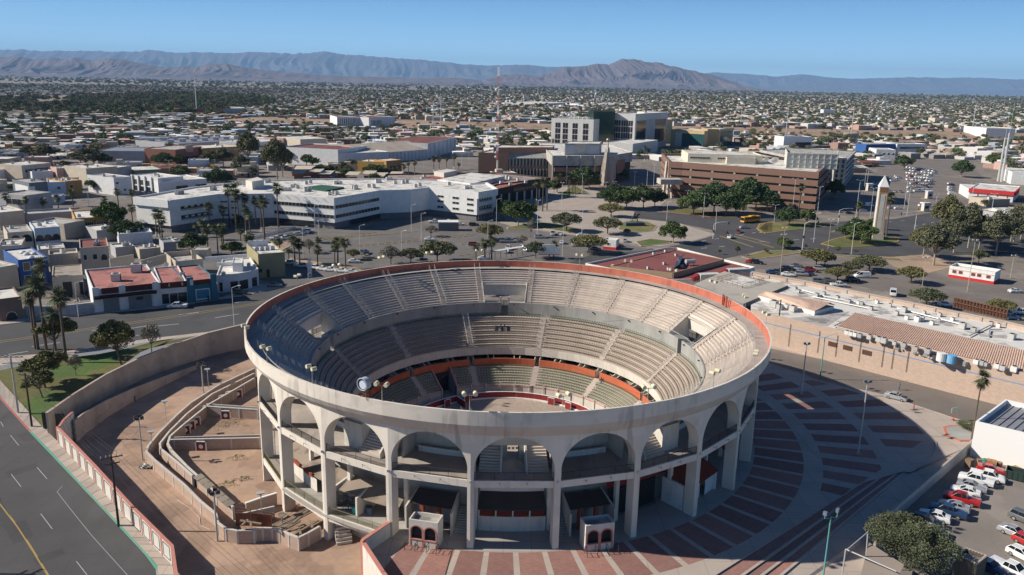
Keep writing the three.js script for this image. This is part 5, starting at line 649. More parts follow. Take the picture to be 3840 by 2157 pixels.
// --- white government offices: three zigzag storeys with ribbon windows
{
const H = 14,p = [...[[-160.9,-194.7]],...[[-143.4,-187.5],[-131.2,-209.0],[-119.4,-210.9],[-108.1,-214.7],[-78.0,-203.7],[-62.8,-233.0]],...[[-48.8,-238.4],[-41.1,-248.2],[-16.9,-233.8],[-8.2,-247.6]]],bk = [[-14,-272],[-22,-268],[-40,-282],[-74,-281],[-102,-274],[-130,-262],[-150,-232]];
const pts = [...p,...bk],t = thing('government_offices','sprawling white three storey offices with zigzag front and ribbon windows','building');
const wallW = mat('govWhite',.80,.79,.77,T.slabs);wallW.map = T.plaster;
// recessed ground floor in gray, white storeys above
block(t,inset(pts,.9),0,3.2,mat('govBase',.20,.20,.21,T.plaster),M.dark,.1,.1,['base','base_top']);new MB().sheet(pts,3.0).build('soffit',M.gray,t);block(t,pts,3.0,H,wallW,M.roofWhite,.7,.5);
const rib = (i,u0,u1,n) => { for (const y of [4.9,9.1]) win(t,pts,i,u0,u1,y,y + 1.5,n,M.steel,M.glass,'ribbon_window');};
rib(4,.02,.99,16);rib(5,.02,.98,14);
for (const i of [1,9]) { for (const y of [4.6,8.8]) { slabOn(t,pts,i,i === 1 ? .22 : .12,i === 1 ? .88 : .78,y,y + 2.2,.05,M.dark,'balcony_recess');slabOn(t,pts,i,i === 1 ? .22 : .12,i === 1 ? .88 : .78,y,y + .7,.12,M.gray,'balcony_parapet');for (let k = 0;k < 5;k++) { const u = (i === 1 ? .30 : .17) + k * .13;slabOn(t,pts,i,u,u + .07,y + 1.1,y + 1.9,.09,M.offwhite,'wall_pier');} } }
for (const y of [4.4,7.2,9.6]) for (const u of [.18,.5,.8]) win(t,pts,8,u,u + .13,y,y + 1.0,2,M.steel);
for (const y of [4.2,7.4,10.2]) for (const u of [.12,.5]) win(t,pts,2,u,u + .26,y,y + .7,2,M.steel);
for (let k = 0;k < 6;k++) win(t,pts,9,.08 + k * .15,.16 + k * .15,1.0,2.6,1,M.offwhite);
slabOn(t,pts,5,.35,1.0,.6,2.9,.02,M.glass,'ground_glazing');slabOn(t,pts,4,.1,.6,.6,2.9,.02,M.glass,'ground_glazing');
for (const [i,d] of [[0,1],[1,1],[9,1],[10,1]]) slabOn(t,pts,i,-.01,1.01,10.8,H + .05,.9,wallW,'top_band');
for (const i of [4,5,7]) for (let k = 0;k < 6;k++) slabOn(t,pts,i,.08 + k * .15,.085 + k * .15,13.2,13.4,.9,M.steel,'roof_spout');
for (const c of ['m']) for (const [x,y] of [[-148.9,-209.1],[-148.3,-210.9],[-147.9,-212.7],[-139.2,-225.0],[-138.4,-227.0],[-137.3,-236.8],[-135.7,-245.2],[-134.9,-247.4],[-133.5,-247.7],[-131.5,-247.2],[-123.6,-257.9],[-123.0,-260.2],[-106.1,-240.0],[-105.5,-243.4],[-103.0,-238.6],[-107.3,-228.3],[-105.7,-228.5],[-104.1,-228.8],[-96.4,-228.2],[-95.2,-230.2],[-89.0,-257.4],[-88.0,-258.9],[-86.5,-257.8],[-102.9,-255.0],[-102.0,-259.5],[-83.0,-217.6],[-82.1,-221.3],[-80.2,-219.8],[-76.7,-240.9],[-75.9,-243.1],[-70.7,-248.0],[-68.3,-248.4],[-70.3,-269.5],[-68.4,-267.6]]) ac(t,[x,y],13.3,1.5,.4,M.acUnit);
for (const [x,y] of [[-69.6,-266.4],[-68.3,-266.7],[-59.9,-263.4],[-56.1,-266.4],[-54.7,-269.0],[-66.2,-279.3],[-64.5,-279.6],[-76.8,-240.6],[-75.4,-238.8],[-70.6,-248.1],[-67.9,-246.4],[-48.1,-251.8],[-46.7,-256.5],[-32.6,-263.5],[-23.1,-249.5],[-22.1,-251.8],[-20.9,-249.8]]) ac(t,[x,y],13.3,1.5,.4,M.acUnit);
const sk = [[-99.8,-237.9],[-93.8,-248.2],[-81.2,-241.0],[-86.8,-228.4]];new MB().prism(sk,13.3,14.1).build('green_skylight',mat('skyGreen',.012,.075,.05),t);const ph = [[-125.3,-231.3],[-128.3,-249.1],[-121.9,-248.0],[-117.4,-233.4]];new MB().prism([[-126.6,-235.1],[-121.9,-230.0],[-118.8,-237.9],[-125.1,-248.3]],13.3,17.2).build('roof_house',M.offwhite,t);
{ const f = new MB();for (let i = 0;i < 24;i++) { const a = [-106.2,-179.4],b = [-95.2,-204.0];f.box(a[0] + (b[0] - a[0]) * i / 24,0,a[1] + (b[1] - a[1]) * i / 24,1.0,1.2,.12,.55);} f.build('low_fence',M.white,t);}
}
// --- low dark brown wing behind it, its red roof and long white roof
{
const pts = [...[[-8.8,-291.4],[21.9,-329.0]],[-10,-352],[-75,-330],[-72,-283],[-40,-283],[-14,-274]],t = bld('brown_annex','low dark brown concrete annex with red roof sections behind the white offices',pts,5,11,mat('brownDark',.075,.058,.048,T.conc),mat('roofTaupe',.36,.28,.24,T.stain),{ par: .8 });
block(t,inset(pts,1.5),0,5,M.dark,M.dark,.1,.1,['ground_storey','ground_top']);for (let k = 0;k < 7;k++) slabOn(t,pts,0,.06 + k * .14,.085 + k * .14,0,5.2,.4,M.offwhite,'column');win(t,pts,0,.3,.95,5.8,7.6,12,M.brownDark);
const wr = [[-39.8,-296.2],[-24.7,-331.4],[-5.0,-317.5],[-22.4,-276.5]];new MB().prism(wr,10,12.6).build('long_white_roof',M.roofWhite,t);for (const q of [[[-56.9,-301.7],[-48.2,-331.3],[-33.8,-322.3],[-47.9,-298.1]],[[-19.2,-283.1],[-11.7,-309.7],[7.0,-307.7],[-8.4,-275.5]]]) new MB().sheet(q,10.35).build('red_roof_patch',mat('roofBrick',.33,.12,.09,T.stain),t);const tp = [[-46.8,-330.6],[-40.1,-344.4],[-33.8,-339.3],[-40.3,-322.9]];new MB().prism(tp,10,13).build('roof_house',M.offwhite,t);
for (const [x,y,s] of [[-6.5,-296.8,1.5],[-1.6,-292.6,1.2],[-3.4,-324.0,1.6],[-1.8,-318.7,1.6],[2.7,-314.0,1.2],[7.0,-304.2,1.2],[-9.6,-314.5,1.6],[-51.3,-309.8,1.4],[-51.3,-320.9,1.4],[-52.8,-298.9,1],[-15.8,-287.7,1],[-12.3,-300.8,1]]) ac(t,[x,y],10.3,s * 1.1,.3,M.white);}
{ // brown offices left of the monument: sloped buttress facade
const a = [-26.3,-458.6],base = [[-46,-392],[-14,-402],[26,-437],[10,-470],[-48,-440]],t = thing('brown_offices','orange brown office block with sloped gray buttress front behind the brown annex','building');const brn = mat('brownBrick',.36,.20,.135,T.plaster);
const L = [...[[-24.8,-421.4],[-14.4,-421.9],[-3.9,-423.9]]],tw = [L[0],L[1],[7.0,-384.3],[-11.1,-388.1]];
block(t,[[L[0][0],L[0][1]],[L[2][0],L[2][1]],[L[2][0] + 12,L[2][1] - 40],[L[0][0] + 12,L[0][1] - 40]],0,17,brn,M.roofWhite,.6);block(t,[[L[1][0],L[1][1] - 2],[L[1][0] + 42,L[1][1] - 16],[L[1][0] + 44,L[1][1] - 34],[L[1][0] + 4,L[1][1] - 30]],16,20.5,brn,M.roofWhite,.6);
const wl = [[L[2][0],L[2][1]],[26.5,-429.7],[[26.5,-429.7][0] + 10,[26.5,-429.7][1] - 30],[L[2][0] + 12,L[2][1] - 38]];block(t,inset(wl,1),0,13,mat('blueGray',.12,.12,.13,T.conc),M.roofWhite,.6);
const { a: A,u,L: len,n } = outward(wl,0);for (let k = 0;k < 13;k++) { const s = (k + .3) / 13 * len,x = A[0] + u[0] * s,z = A[1] + u[1] * s,g = new MB();g.prism([[x,z],[x + u[0] * .9,z + u[1] * .9],[x + u[0] * .9 - n[0] * 1,z + u[1] * .9 - n[1]],[x - n[0],z - n[1]]],0,13.2);g.prism([[x + n[0] * 2.6,z + n[1] * 2.6],[x + u[0] * .9 + n[0] * 2.6,z + u[1] * .9 + n[1] * 2.6],[x + u[0] * .9,z + u[1] * .9],[x,z]],0,6);g.build('buttress',M.gray,t);if (k < 12) slabOn(t,wl,0,(k + .48) / 13,(k + 1.2) / 13,5,8,-.6,brn,'brick_panel');}
tilted(t,'sloped_cap',M.gray,[A[0],13.3,A[1]],[A[0] + u[0] * len,13.3,A[1] + u[1] * len],[A[0] + u[0] * len - n[0] * 5,16.5,A[1] + u[1] * len - n[1] * 5],[A[0] - n[0] * 5,16.5,A[1] - n[1] * 5],.4);}
{ // concrete court block right behind the monument
const pts = [[24.8,-384.7],[63.4,-394.0],[83.4,-428.0],[75,-500],[20,-505]],t = bld('court_block','gray concrete and brown brick block with rooftop screens behind the tall monument',pts,12.5,19,mat('courtGray',.48,.45,.41,T.conc),M.roofWhite,{ par: .6 });const brn = M.brownBrick;
block(t,inset(pts,1.2),0,12.6,M.brownDark,M.dark,.1,.1,['lower_wall','lower_top']);for (const y of [2.5,8.5]) { slabOn(t,inset(pts,1),0,.02,.98,y,y + 2.6,.9,brn,'brick_band');} win(t,inset(pts,1.1),0,.05,.98,11.2,12.3,14,M.steel);
for (let k = 0;k < 5;k++) slabOn(t,pts,0,.01 + k * .24,.03 + k * .24,0,19,.8,M.courtGray,'fin');slabOn(t,pts,1,.0,.28,0,18.5,.3,M.courtGray,'corner_wall');slabOn(t,pts,1,.32,.66,6,15,.15,brn,'brick_panel');
const rp = [[34.3,-425.8],[61.0,-393.4],[69.4,-414.5],[45.1,-473.7]],rq = [[pts[0][0] + 9,pts[0][1] - 14],[pts[1][0] - 6,pts[1][1] - 10],[pts[1][0] - 2,pts[1][1] - 34],[pts[0][0] + 12,pts[0][1] - 36]];block(t,rq,18.4,26,M.courtGray,M.roofWhite,.4);for (const [u0,u1] of [[.02,.3],[.62,.98]]) { slabOn(t,rq,0,u0,u1,19,25,.3,mat('louvre',.42,.45,.48,T.metal),'roof_screen');} }
{ // hospital: white towers joined by a dark green glass shaft
const fl = [[37,-689],[78,-670]],t = thing('tall_white_block','tall white office block with dark green glass shaft and narrow window columns','building'),wl = mat('hospWhite',.60,.60,.575,T.plaster);
const A = quadFrom(fl[0],fl[1],46),B = quadFrom([99,-696],[121,-683],92);block(t,A,0,31,wl,M.roofWhite,1.2);block(t,B,0,37,wl,M.roofWhite,1.2);
const G = quadFrom([79,-685],[101,-687],30);block(t,G,0,39,M.glassGreen,M.roofGrey,.8);for (let y = 1;y < 12;y++) for (let x = 0;x < 9;x++) slabOn(t,G,0,.02 + x * .11,.115 + x * .11,y * 3 - 2.8,y * 3 - .1,.06,(x * 7 + y * 3) % 4 ? M.glassGreen : mat('glassGreen2',.013,.052,.044,null,{ roughness: .1 }),'glass_panel');
const cols = (P,i,us,y0,n,hh,w) => { for (const u of us) for (let k = 0;k < n;k++) { win(t,P,i,u,u + w,y0 + k * hh,y0 + (k + .86) * hh,1,mat('hospRed',.16,.05,.045),M.glass);} };
cols(A,0,[.10,.165,.28,.345,.51,.575,.76,.825],5,4,5.6,.055);cols(B,0,[.10,.2,.3,.42,.52,.62,.72,.82],6,4,6.2,.08);
for (const [u0,u1] of [[.04,.32],[.60,.96]]) slabOn(t,B,1,u0,u1,6,30,.06,M.glass,'dark_curtain_wall');for (let k = 0;k < 7;k++) slabOn(t,B,1,.34 + k * .036,.355 + k * .036,6,31,.1,M.gray,'slot_window');
block(t,[[B[0][0] + 10,B[0][1] - 6],[B[1][0] - 6,B[1][1] - 6],[B[1][0] - 2,B[1][1] - 26],[B[0][0] + 14,B[0][1] - 30]].map(p => [p[0] + 18,p[1] - 14]),34,38,M.offwhite,M.roofWhite,.4,.3,['penthouse','penthouse_roof']);
const lw = quadFrom([110,-614],[144,-677],30);block(t,lw,0,12,wl,M.roofWhite,.8,.3,['low_wing','low_roof']);for (const P of [A]) for (let k = 0;k < 9;k++) new MB().box(P[0][0] + 8 + k * 4.5,30,P[0][1] - 12 - k * .8,3.6,1.6,3).build('roof_shade',M.white,t);
const st = new MB();for (let k = 0;k < 14;k++) st.box(B[0][0] + 6 + k * 4,34,B[0][1] - 40 - k * .5,2.4,2,2);st.build('roof_units',M.white,t).userData.kind = 'stuff';}
{ // yellow and green glass offices
const A = quadFrom([171,-755],[202,-730],40),t = thing('yellow_offices','yellow offices with blue green glass fronts near the far embankment','building'),yl = mat('yellowStone',.62,.45,.25,T.plaster);block(t,A,0,19,yl,M.roofWhite,1);slabOn(t,A,0,.36,1.0,0,15.5,.5,mat('glassTeal',.03,.10,.105,null,{ roughness: .12 }),'glass_front');for (let k = 0;k < 8;k++) slabOn(t,A,0,.16,.34,2 + k * 1.8,3.1 + k * 1.8,.3,M.white,'louvre_band');
const B = quadFrom([207,-737],[219,-737],30);block(t,B,0,21,mat('yellowShade',.42,.30,.16,T.plaster),M.roofWhite,.8,.3,['mid_wall','mid_roof']);const C = quadFrom([228,-772],[253,-807],30);block(t,C,0,19,M.glassTeal,M.roofWhite,.8,.3,['glass_wing','wing_roof']);slabOn(t,C,0,0,1.02,16.5,19.3,.6,yl,'wing_band');const E = quadFrom([168,-783],[186,-807],40);block(t,E.map(p => [p[0],p[1] - 20]),0,27,yl,M.roofWhite,1,.3,['rear_wall','rear_roof']);
for (let k = 1;k < 7;k++) { slabOn(t,A,0,.36,1.0,k * 2.4,k * 2.4 + .12,.6,M.dark,'mullion');} for (let k = 0;k < 10;k++) slabOn(t,A,0,.36 + k * .064,.363 + k * .064,0,15.5,.6,M.dark,'mullion');}
{ // banded brown brick building on the right
const a = [100.0,-334.7],b = [165.0,-291.9],c = [197.0,-360.5],pts = [[92.5,-338],a,b,c,[150,-400],[98,-395]],t = thing('banded_offices','wide brown brick office block of stacked horizontal bands with sloped end','building'),br = mat('bandBrown',.235,.135,.098,T.brick);
block(t,inset(pts,2.2),0,20,mat('bandGray',.20,.185,.17,T.conc),M.roofWhite,.2,.3,['core_wall','roof']);for (const [y0,y1] of [[.6,3.4],[4.9,7.7],[9.0,12.0],[13.2,16.4],[17.4,21]]) { const P = pts;const ring = new MB(),i = inset(P,1.6);for (let k = 0;k < P.length;k++) { const p = P[k],q = P[(k + 1) % P.length],r = i[k],s = i[(k + 1) % P.length];ring.q(v3(p,y0),v3(q,y0),v3(q,y1),v3(p,y1)).q(v3(p,y1),v3(q,y1),v3(s,y1 - .3),v3(r,y1 - .3)).q(v3(r,y0),v3(s,y0),v3(q,y0),v3(p,y0));} ring.build('brick_band',br,t);}
for (const y of [3.4,7.7,12,16.4]) for (let k = 0;k < 6;k++) slabOn(t,inset(pts,.6),1,.06 + k * .17,.075 + k * .17,y - .2,y + 1.6,.4,M.gray,'bracket');
for (const [x,w] of [[0,1.4],[2.6,.8],[5.2,.8]]) { const g = new MB(),q = [88.9,-333.1],r = [93.0,-347.3];g.tube([q[0] + x * .9,0,q[1] + x * .4 + 2],[r[0] + x * .4,20,r[1]],w * .7,w * .6,4);g.build('sloped_pylon',M.courtGray,t);} const bx = [[85.8,-330.5],[98.3,-329.7]];new MB().box((bx[0][0] + bx[1][0]) / 2,8.6,(bx[0][1] + bx[1][1]) / 2,13,3,9,.1).build('entrance_box',M.courtGray,t);
const tp = [[106,-350],[150,-345],[152,-372],[108,-380]];block(t,tp,19.5,25,mat('creamWall',.66,.60,.48,T.plaster),M.roofWhite,.5,.3,['roof_storey','storey_roof']);win(t,tp,0,.03,.3,22,23,8,M.creamWall);win(t,tp,0,.4,.62,22,23,7,M.creamWall);block(t,[[128,-343],[145,-342],[146,-352],[129,-354]],19.6,23.6,M.creamWall,M.roofWhite,.3,.3,['roof_storey','storey_roof']);
const sc = [[158,-325],[186,-322],[198,-352],[168,-360]];block(t,sc,19.5,28.5,mat('screenCream',.62,.60,.53,T.plaster),M.roofGrey,1.5,.4,['screen_wall','screen_roof']);for (const i of [0,1]) { for (let k = 0;k < 9;k++) slabOn(t,sc,i,k / 8 - .006,k / 8 + .006,19.5,28.5,.25,M.offwhite,'screen_rib');for (let y = 0;y < 4;y++) slabOn(t,sc,i,0,1,20 + y * 2.7,20.2 + y * 2.7,.22,M.offwhite,'screen_rib');}
const lw = [[165.1,-330.1],[177.0,-326.1],[202.9,-378.5],[187.1,-375.3]];block(t,lw,0,15,M.courtGray,M.roofWhite,.6,.3,['wing_wall','wing_roof']);for (const u of [.15,.45,.72]) slabOn(t,lw,0,u,u + .2,9.5,13,.05,M.dark,'deep_window');const ds = new MB();for (const [x,z,r] of [[150,-340,2.4],[156,-342,3]]) { const g = new THREE.SphereGeometry(r,16,8,0,6.3,0,.9);ds.geo(g,new THREE.Matrix4().makeRotationX(2.2).setPosition(x,24,z));} ds.build('satellite_dish',M.steel,t);}
{ // parking structure with stair tower
const pts = [[193.6,-389.7],[213.9,-393.1],[220.8,-394.2],[262.4,-481.6],[225,-500],[185,-470]],t = thing('parking_structure','concrete parking building with slotted floors and a windowed stair tower','building');const cg = M.courtGray;block(t,inset(pts,1.5),0,19,M.dark,M.roofGrey,.2,.3,['core_wall','roof']);for (let f = 0;f < 6;f++) { const y = f * 3.4 + .6,ring = new MB(),i = inset(pts,1.4);for (let k = 0;k < 6;k++) { const p = pts[k],q = pts[(k + 1) % 6],r = i[k],s = i[(k + 1) % 6];ring.q(v3(p,y),v3(q,y),v3(q,y + 1.7),v3(p,y + 1.7)).q(v3(p,y + 1.7),v3(q,y + 1.7),v3(s,y + 1.7),v3(r,y + 1.7));} ring.build('floor_band',cg,t);}
const st = quadFrom([210.9,-388.8],[219.2,-390.2],12);block(t,st,0,21,cg,M.roofGrey,.5,.3,['stair_tower','tower_roof']);for (let k = 0;k < 6;k++) for (const u of [.14,.6]) slabOn(t,st,0,u,u + .22,2 + k * 3.1,4.3 + k * 3.1,.05,M.glass,'stair_window');}
// --- monument of leaning concrete blades with a ball, and the tiled obelisk
{ const c = [61.2,-383.5],t = thing('monument','tall tapering concrete monument of leaning blades topped by a bronze ball','monument',[c[0],0,c[1] - 4]);const conc = mat('monConc',.44,.39,.33,T.conc);for (let k = 0;k < 4;k++) { const a = k / 4 * 6.283 + .6,dx = Math.cos(a),dz = Math.sin(a),g = new MB(),w = 1.1;const P = (r,y,s) => [dx * r - dz * s,y,dz * r + dx * s];const q = [[5.6,0],[5.2,2.5],[1.5,21 + k * 1.2],[.5,21 + k * 1.2],[.8,2]];for (const s of [-w,w]) for (let i = 1;i < 4;i++) g.t(P(...q[0],s),P(...q[i],s * (q[i][1] > 20 ? .5 : 1)),P(...q[i + 1],s * (q[i + 1][1] > 20 ? .5 : 1)));for (let i = 0;i < 5;i++) { const j = (i + 1) % 5,k1 = q[i][1] > 20 ? .5 : 1,k2 = q[j][1] > 20 ? .5 : 1;g.q(P(...q[i],-w * k1),P(...q[j],-w * k2),P(...q[j],w * k2),P(...q[i],w * k1));} g.build('blade',conc,t);} new MB().tube([0,18,0],[0,28.6,0],1.0,.4,4).build('spire',conc,t);part('ball',new THREE.SphereGeometry(1.25,24,16).translate(0,29.6,0),mat('bronze',.42,.30,.18,null,{ metalness: .6,roughness: .4 }),t);const b = new MB();for (let k = 0;k < 3;k++) { b.tube([0,0,0],[0,.5 - k * .12,0],9 + k * 1.5,9 + k * 1.5,24);} b.build('base',mat('monBase',.30,.20,.17,T.conc),t);}
{ const c = [162.9,-206.9],t = thing('obelisk','slender white obelisk with orange trim and a pyramid cap on the traffic island','obelisk',[c[0],0,c[1] - 1.6],-.22);const W = 3.0,g = new MB();const fr = (y0,y1,w0,w1,m,nm,dz = 0) => { const b = new MB();const A = s => [[-s,-s],[s,-s],[s,s],[-s,s]];const p = A(w0 / 2),q = A(w1 / 2);for (let i = 0;i < 4;i++) { const j = (i + 1) % 4;b.q([p[i][0],y0,p[i][1]],[p[j][0],y0,p[j][1]],[q[j][0],y1,q[j][1]],[q[i][0],y1,q[i][1]]);} b.q(...[0,3,2,1].map(i => [q[i][0],y1,q[i][1]]));b.build(nm,m,t);return b;};
fr(0,23.4,3.9,3.7,mat('obWhite',.62,.60,.57,T.plaster),'shaft');fr(23.4,28.4,4.0,.05,M.white,'cap');fr(0,3,4.7,4.3,M.monConc,'plinth');for (const s of [-1.45,1.45]) new MB().box(s,3,1.92,.35,17.8,.06).build('orange_strip',mat('obOrange',.62,.32,.08),t);new MB().box(0,20.6,1.92,3.2,.4,.06).build('orange_strip',M.obOrange,t);new MB().box(0,3.0,1.95,1.6,16.8,.04).build('pale_panel',M.offwhite,t);
const cv = document.createElement('canvas');cv.width = cv.height = 64;const x = cv.getContext('2d');x.fillStyle = '#b98a55';x.fillRect(0,0,64,64);x.strokeStyle = '#5a3020';x.lineWidth = 4;for (let i = 0;i < 8;i++) for (let j = 0;j < 8;j++) { x.beginPath();x.arc(i * 8 + 4,j * 8 + 4,3,(i * 3 + j) % 5,(i * 3 + j) % 5 + 3.4);x.stroke();} const tx = new THREE.CanvasTexture(cv);tx.colorSpace = THREE.SRGBColorSpace;const pm = new THREE.PlaneGeometry(3.2,2.3);part('tile_panel',pm.translate(0,22.15,1.97),new THREE.MeshStandardMaterial({ map: tx,roughness: .7 }),t);new MB().box(1.92,4,0,.05,18,2.4).build('side_panel',M.glass,t);}
// --- oval totem sign
{ const c = [-66.6,-113.0],t = thing('oval_sign','tall white oval totem sign with empty panels beside the avenue','sign',[c[0],0,c[1]],.12),s = new THREE.Shape();s.absellipse(0,6,1.15,5.4,0,6.283);const h = new THREE.Path();h.absellipse(0,6,.95,5.0,0,6.283);s.holes.push(h);part('rim',new THREE.ExtrudeGeometry(s,{ depth: .4,bevelEnabled: false,curveSegments: 24 }),M.white,t);for (let k = 0;k < 6;k++) { const y = 2.4 + k * 1.35,w = .9 * Math.sqrt(Math.max(.1,1 - ((Math.abs(y + .6 - 6) + .6) / 5) ** 2));new MB().box(0,y,.2,w * 2,1.2,.2).build('sign_panel',k % 2 ? M.antPale : M.white,t);} t.scale.setScalar(.62);const p = new MB();for (const x of [-.95,.95]) p.tube([x,0,.2],[x,6,.2],.1);p.build('leg',M.white,t);}


// ---------------------------------------------------------------- streets, lots and traffic islands farther out
flat('court_paving',[[-162.95,-66.62],[-327.2,-297.1],[-211.3,-334.3],[-142.1,-214.6],[-126.3,-145.7],[-101.9,-115.6],[-82.0,-111.6],[-82.62,-89.74],[-116.18,-74.40]],-.012,mat('courtGrayG',.21,.195,.18,T.stain));
flat('lot_asphalt',[[-101.9,-115.6],[-126.3,-145.7],[-148.7,-185.8],[-137.9,-196.6],[-112.0,-235.5],[-66.6,-201.1],[-63.0,-240.7],[-23.4,-232.8],[-10.3,-240.3],[2.2,-216.3],[23.2,-203.7],[45.5,-185.9],[56.8,-173.7],[28.5,-144.1],[2.1,-125.0],[-18.9,-129.2],[-40.3,-132.3],[-54.5,-118.7],[-71.1,-100.7],[-84.6,-111.4]],-.006,M.asphaltLot);
flat('civic_plaza',[[-6.3,-231.6],[19.4,-286.3],[-0.1,-314.5],[33.1,-375.3],[75.1,-382.4],[91.3,-328.2],[71.8,-265.9],[91.6,-211.5],[78.2,-194.9],[61.3,-180.8],[45.7,-187.7],[23.3,-205.6],[2.2,-219.4]],.0,mat('plazaTan',.40,.34,.29,T.slabs));
flat('boulevard',[[16.5,-137.7],[31.6,-161.7],[58.5,-173.9],[77.8,-193.0],[91.1,-209.5],[92.7,-223.9],[79.6,-242.3],[59.9,-254.2],[65.0,-275.7],[85.7,-274.4],[114.6,-265.1],[136.8,-264.1],[152.5,-251.4],[197.5,-268.1],[258.0,-316.8],[389.7,-417.3],[233.0,-182.1],[189.4,-177.7],[160.4,-170.1],[127.2,-169.8],[99.8,-174.9],[74.3,-151.3],[55.3,-164.1],[31.8,-147.2],[21.5,-126.8]],.006,M.asphalt);
flat('boulevard',[[57.2,-176.2],[59.6,-170.8],[99.8,-174.9],[60.9,-144.5],[39.1,-134.6],[28.5,-144.1]],.003,M.asphalt);
flat('lot_asphalt',[[88.1,-152.7],[98.0,-168.4],[124.8,-163.5],[150.9,-164.6],[149.3,-144.8],[194.6,-124.4],[156.12,-66.69],[127.0,-109.0],[103.0,-134.2],[88.9,-144.5]],.002,M.asphaltWarm);
flat('lot_asphalt',[[-229.0,-258.1],[-180.3,-303.5],[-155.9,-261.6],[-171.1,-211.0],[-199.6,-207.5]],.002,M.asphaltWarm);
flat('lot_asphalt',[[162.1,-277.9],[219.6,-406.6],[335.8,-503.2],[358.6,-430.0],[262.3,-323.7],[201.4,-276.4]],.002,M.asphaltWarm);
flat('lot_asphalt',[[253.4,-435.4],[352,-627],[434,-645],[378.4,-511.3],[339.0,-509.7]],.004,M.asphaltWarm);
flat('lot_asphalt',[[-120.6,-397.1],[-96.2,-526.4],[-32.0,-559.3],[11.6,-484.0],[-0.6,-439.4],[-78.3,-400.1]],.004,M.asphaltWarm);
flat('lot_asphalt',[[84.9,-455.6],[109.0,-536.4],[126.7,-523.3],[107.6,-433.9]],.004,M.asphaltWarm);
flat('bare_patch',[[147.4,-167.3],[168.8,-175.6],[172.5,-155.2],[151.3,-139.8],[144.2,-149.7]],.012,mat('bareDirt',.42,.31,.23,T.dirt));
function island(name,pts,kerbM,inner) { const t = new MB().prism(pts,0,.16);struct(t,name,kerbM);struct(new MB().sheet(inset(pts,.5),.166),'island_top',inner);}
island('traffic_island',[[132.5,-193.7],[143.1,-206.7],[152.8,-215.1],[165.6,-219.6],[174.2,-219.1],[174.7,-211.7],[170.0,-202.7],[159.8,-194.0],[145.1,-187.9],[135.9,-187.7]],M.yellowPaint,M.grass);
island('traffic_island',[[116.2,-229.6],[123.8,-245.7],[136.7,-250.9],[148.5,-252.3],[158.2,-246.5],[145.2,-236.3],[129.2,-226.3],[115.1,-216.2]],M.yellowPaint,M.grassDry);
island('traffic_island',[[115.2,-229.4],[120.7,-243.6],[130.0,-251.8],[120.4,-220.5],[114.4,-218.3]],M.yellowPaint,M.grassDry);
island('statue_garden',[[48.3,-218.3],[52.2,-238.6],[59.1,-246.5],[66.6,-242.1],[68.7,-230.4],[64.8,-217.1],[55.8,-211.5]],M.slab,M.grassDry);
island('lot_garden',[[-2.5,-218.6],[11.7,-235.2],[21.2,-231.3],[32.5,-216.4],[24.4,-209.4],[14.0,-217.4],[-2.4,-212.3]],M.slab,M.grass);
island('lot_garden',[[52.2,-189.8],[60.1,-197.5],[68.5,-192.9],[66.5,-187.3],[53.2,-179.5]],M.slab,M.grass);
island('palm_garden',[[26.0,-328.7],[39.6,-383.1],[46.8,-348.2],[36.3,-335.6]],M.slab,M.grass);
island('palm_garden',[[79.3,-278.1],[94.2,-295.2],[116.7,-261.2],[100.8,-261.1]],M.redCurb,M.grass);
island('verge',[[89.9,-162.2],[103.5,-176.6],[118.1,-178.1],[117.8,-174.1],[105.3,-165.0],[92.2,-157.5]],M.slab,M.grassDry);
island('verge',[[127.4,-171.1],[141.3,-168.6],[153.9,-166.1],[153.1,-159.9],[146.1,-161.6],[127.0,-167.2]],M.slab,M.grassDry);
island('entry_garden',[[-8.9,-106.0],[-6.5,-114.9],[0.7,-119.0],[4.7,-112.5],[2.1,-100.2],[-4.09,-94.72]],M.redCurb,M.asphaltWarm);
island('lot_verge',[[-96.8,-160.9],[-94.0,-174.0],[-86.9,-172.5],[-88.1,-155.8]],M.slab,M.bareDirt);island('lot_verge',[[-81.5,-143.1],[-53.7,-129.3],[-52.0,-126.2],[-78.4,-137.2]],M.yellowPaint,M.bareDirt);
{ const p = [[86.13,-0.17],[88.20,-1.12],[90.84,-0.83],[91.69,0.81],[88.73,6.20],[85.99,6.34],[84.50,4.03]];island('round_planter',p,mat('planterRed',.48,.16,.10),M.gray);}
for (const l of [[[112.3,-218.1],[156.8,-242.8]],[[156.3,-244.5],[205.3,-265.0]],[[105.8,-195.6],[139.2,-207.7]],[[196.9,-246.0],[272.9,-306.6]],[[73.7,-188.1],[122.4,-227.1]],[[68.3,-173.6],[93.5,-186.3]],[[191.8,-235.3],[295.6,-318.8]]]) { const [a,b] = l,n = Math.max(3,Math.round(Math.hypot(a[0] - b[0],a[1] - b[1]) / 9));const g = new MB();for (let k = 0;k < n;k++) { const x = a[0] + (b[0] - a[0]) * (k + .3) / n,z = a[1] + (b[1] - a[1]) * (k + .3) / n;g.box(x,.01,z,3,.01,.22,-Math.atan2(b[1] - a[1],b[0] - a[0]));} struct(g,'lane_dashes',M.whitePaint);}
for (const l of [[[92.8,-208.3],[100.6,-183.2]],[[96.7,-213.2],[106.7,-190.4]],[[100.9,-213.7],[110.7,-193.5]],[[148.5,-223.8],[158.4,-237.9]],[[105.4,-194.2],[109.1,-182.9]]]) lineOn('crossing_stripe',l,1.0,mat('fadedYellow',.26,.19,.07),.012);
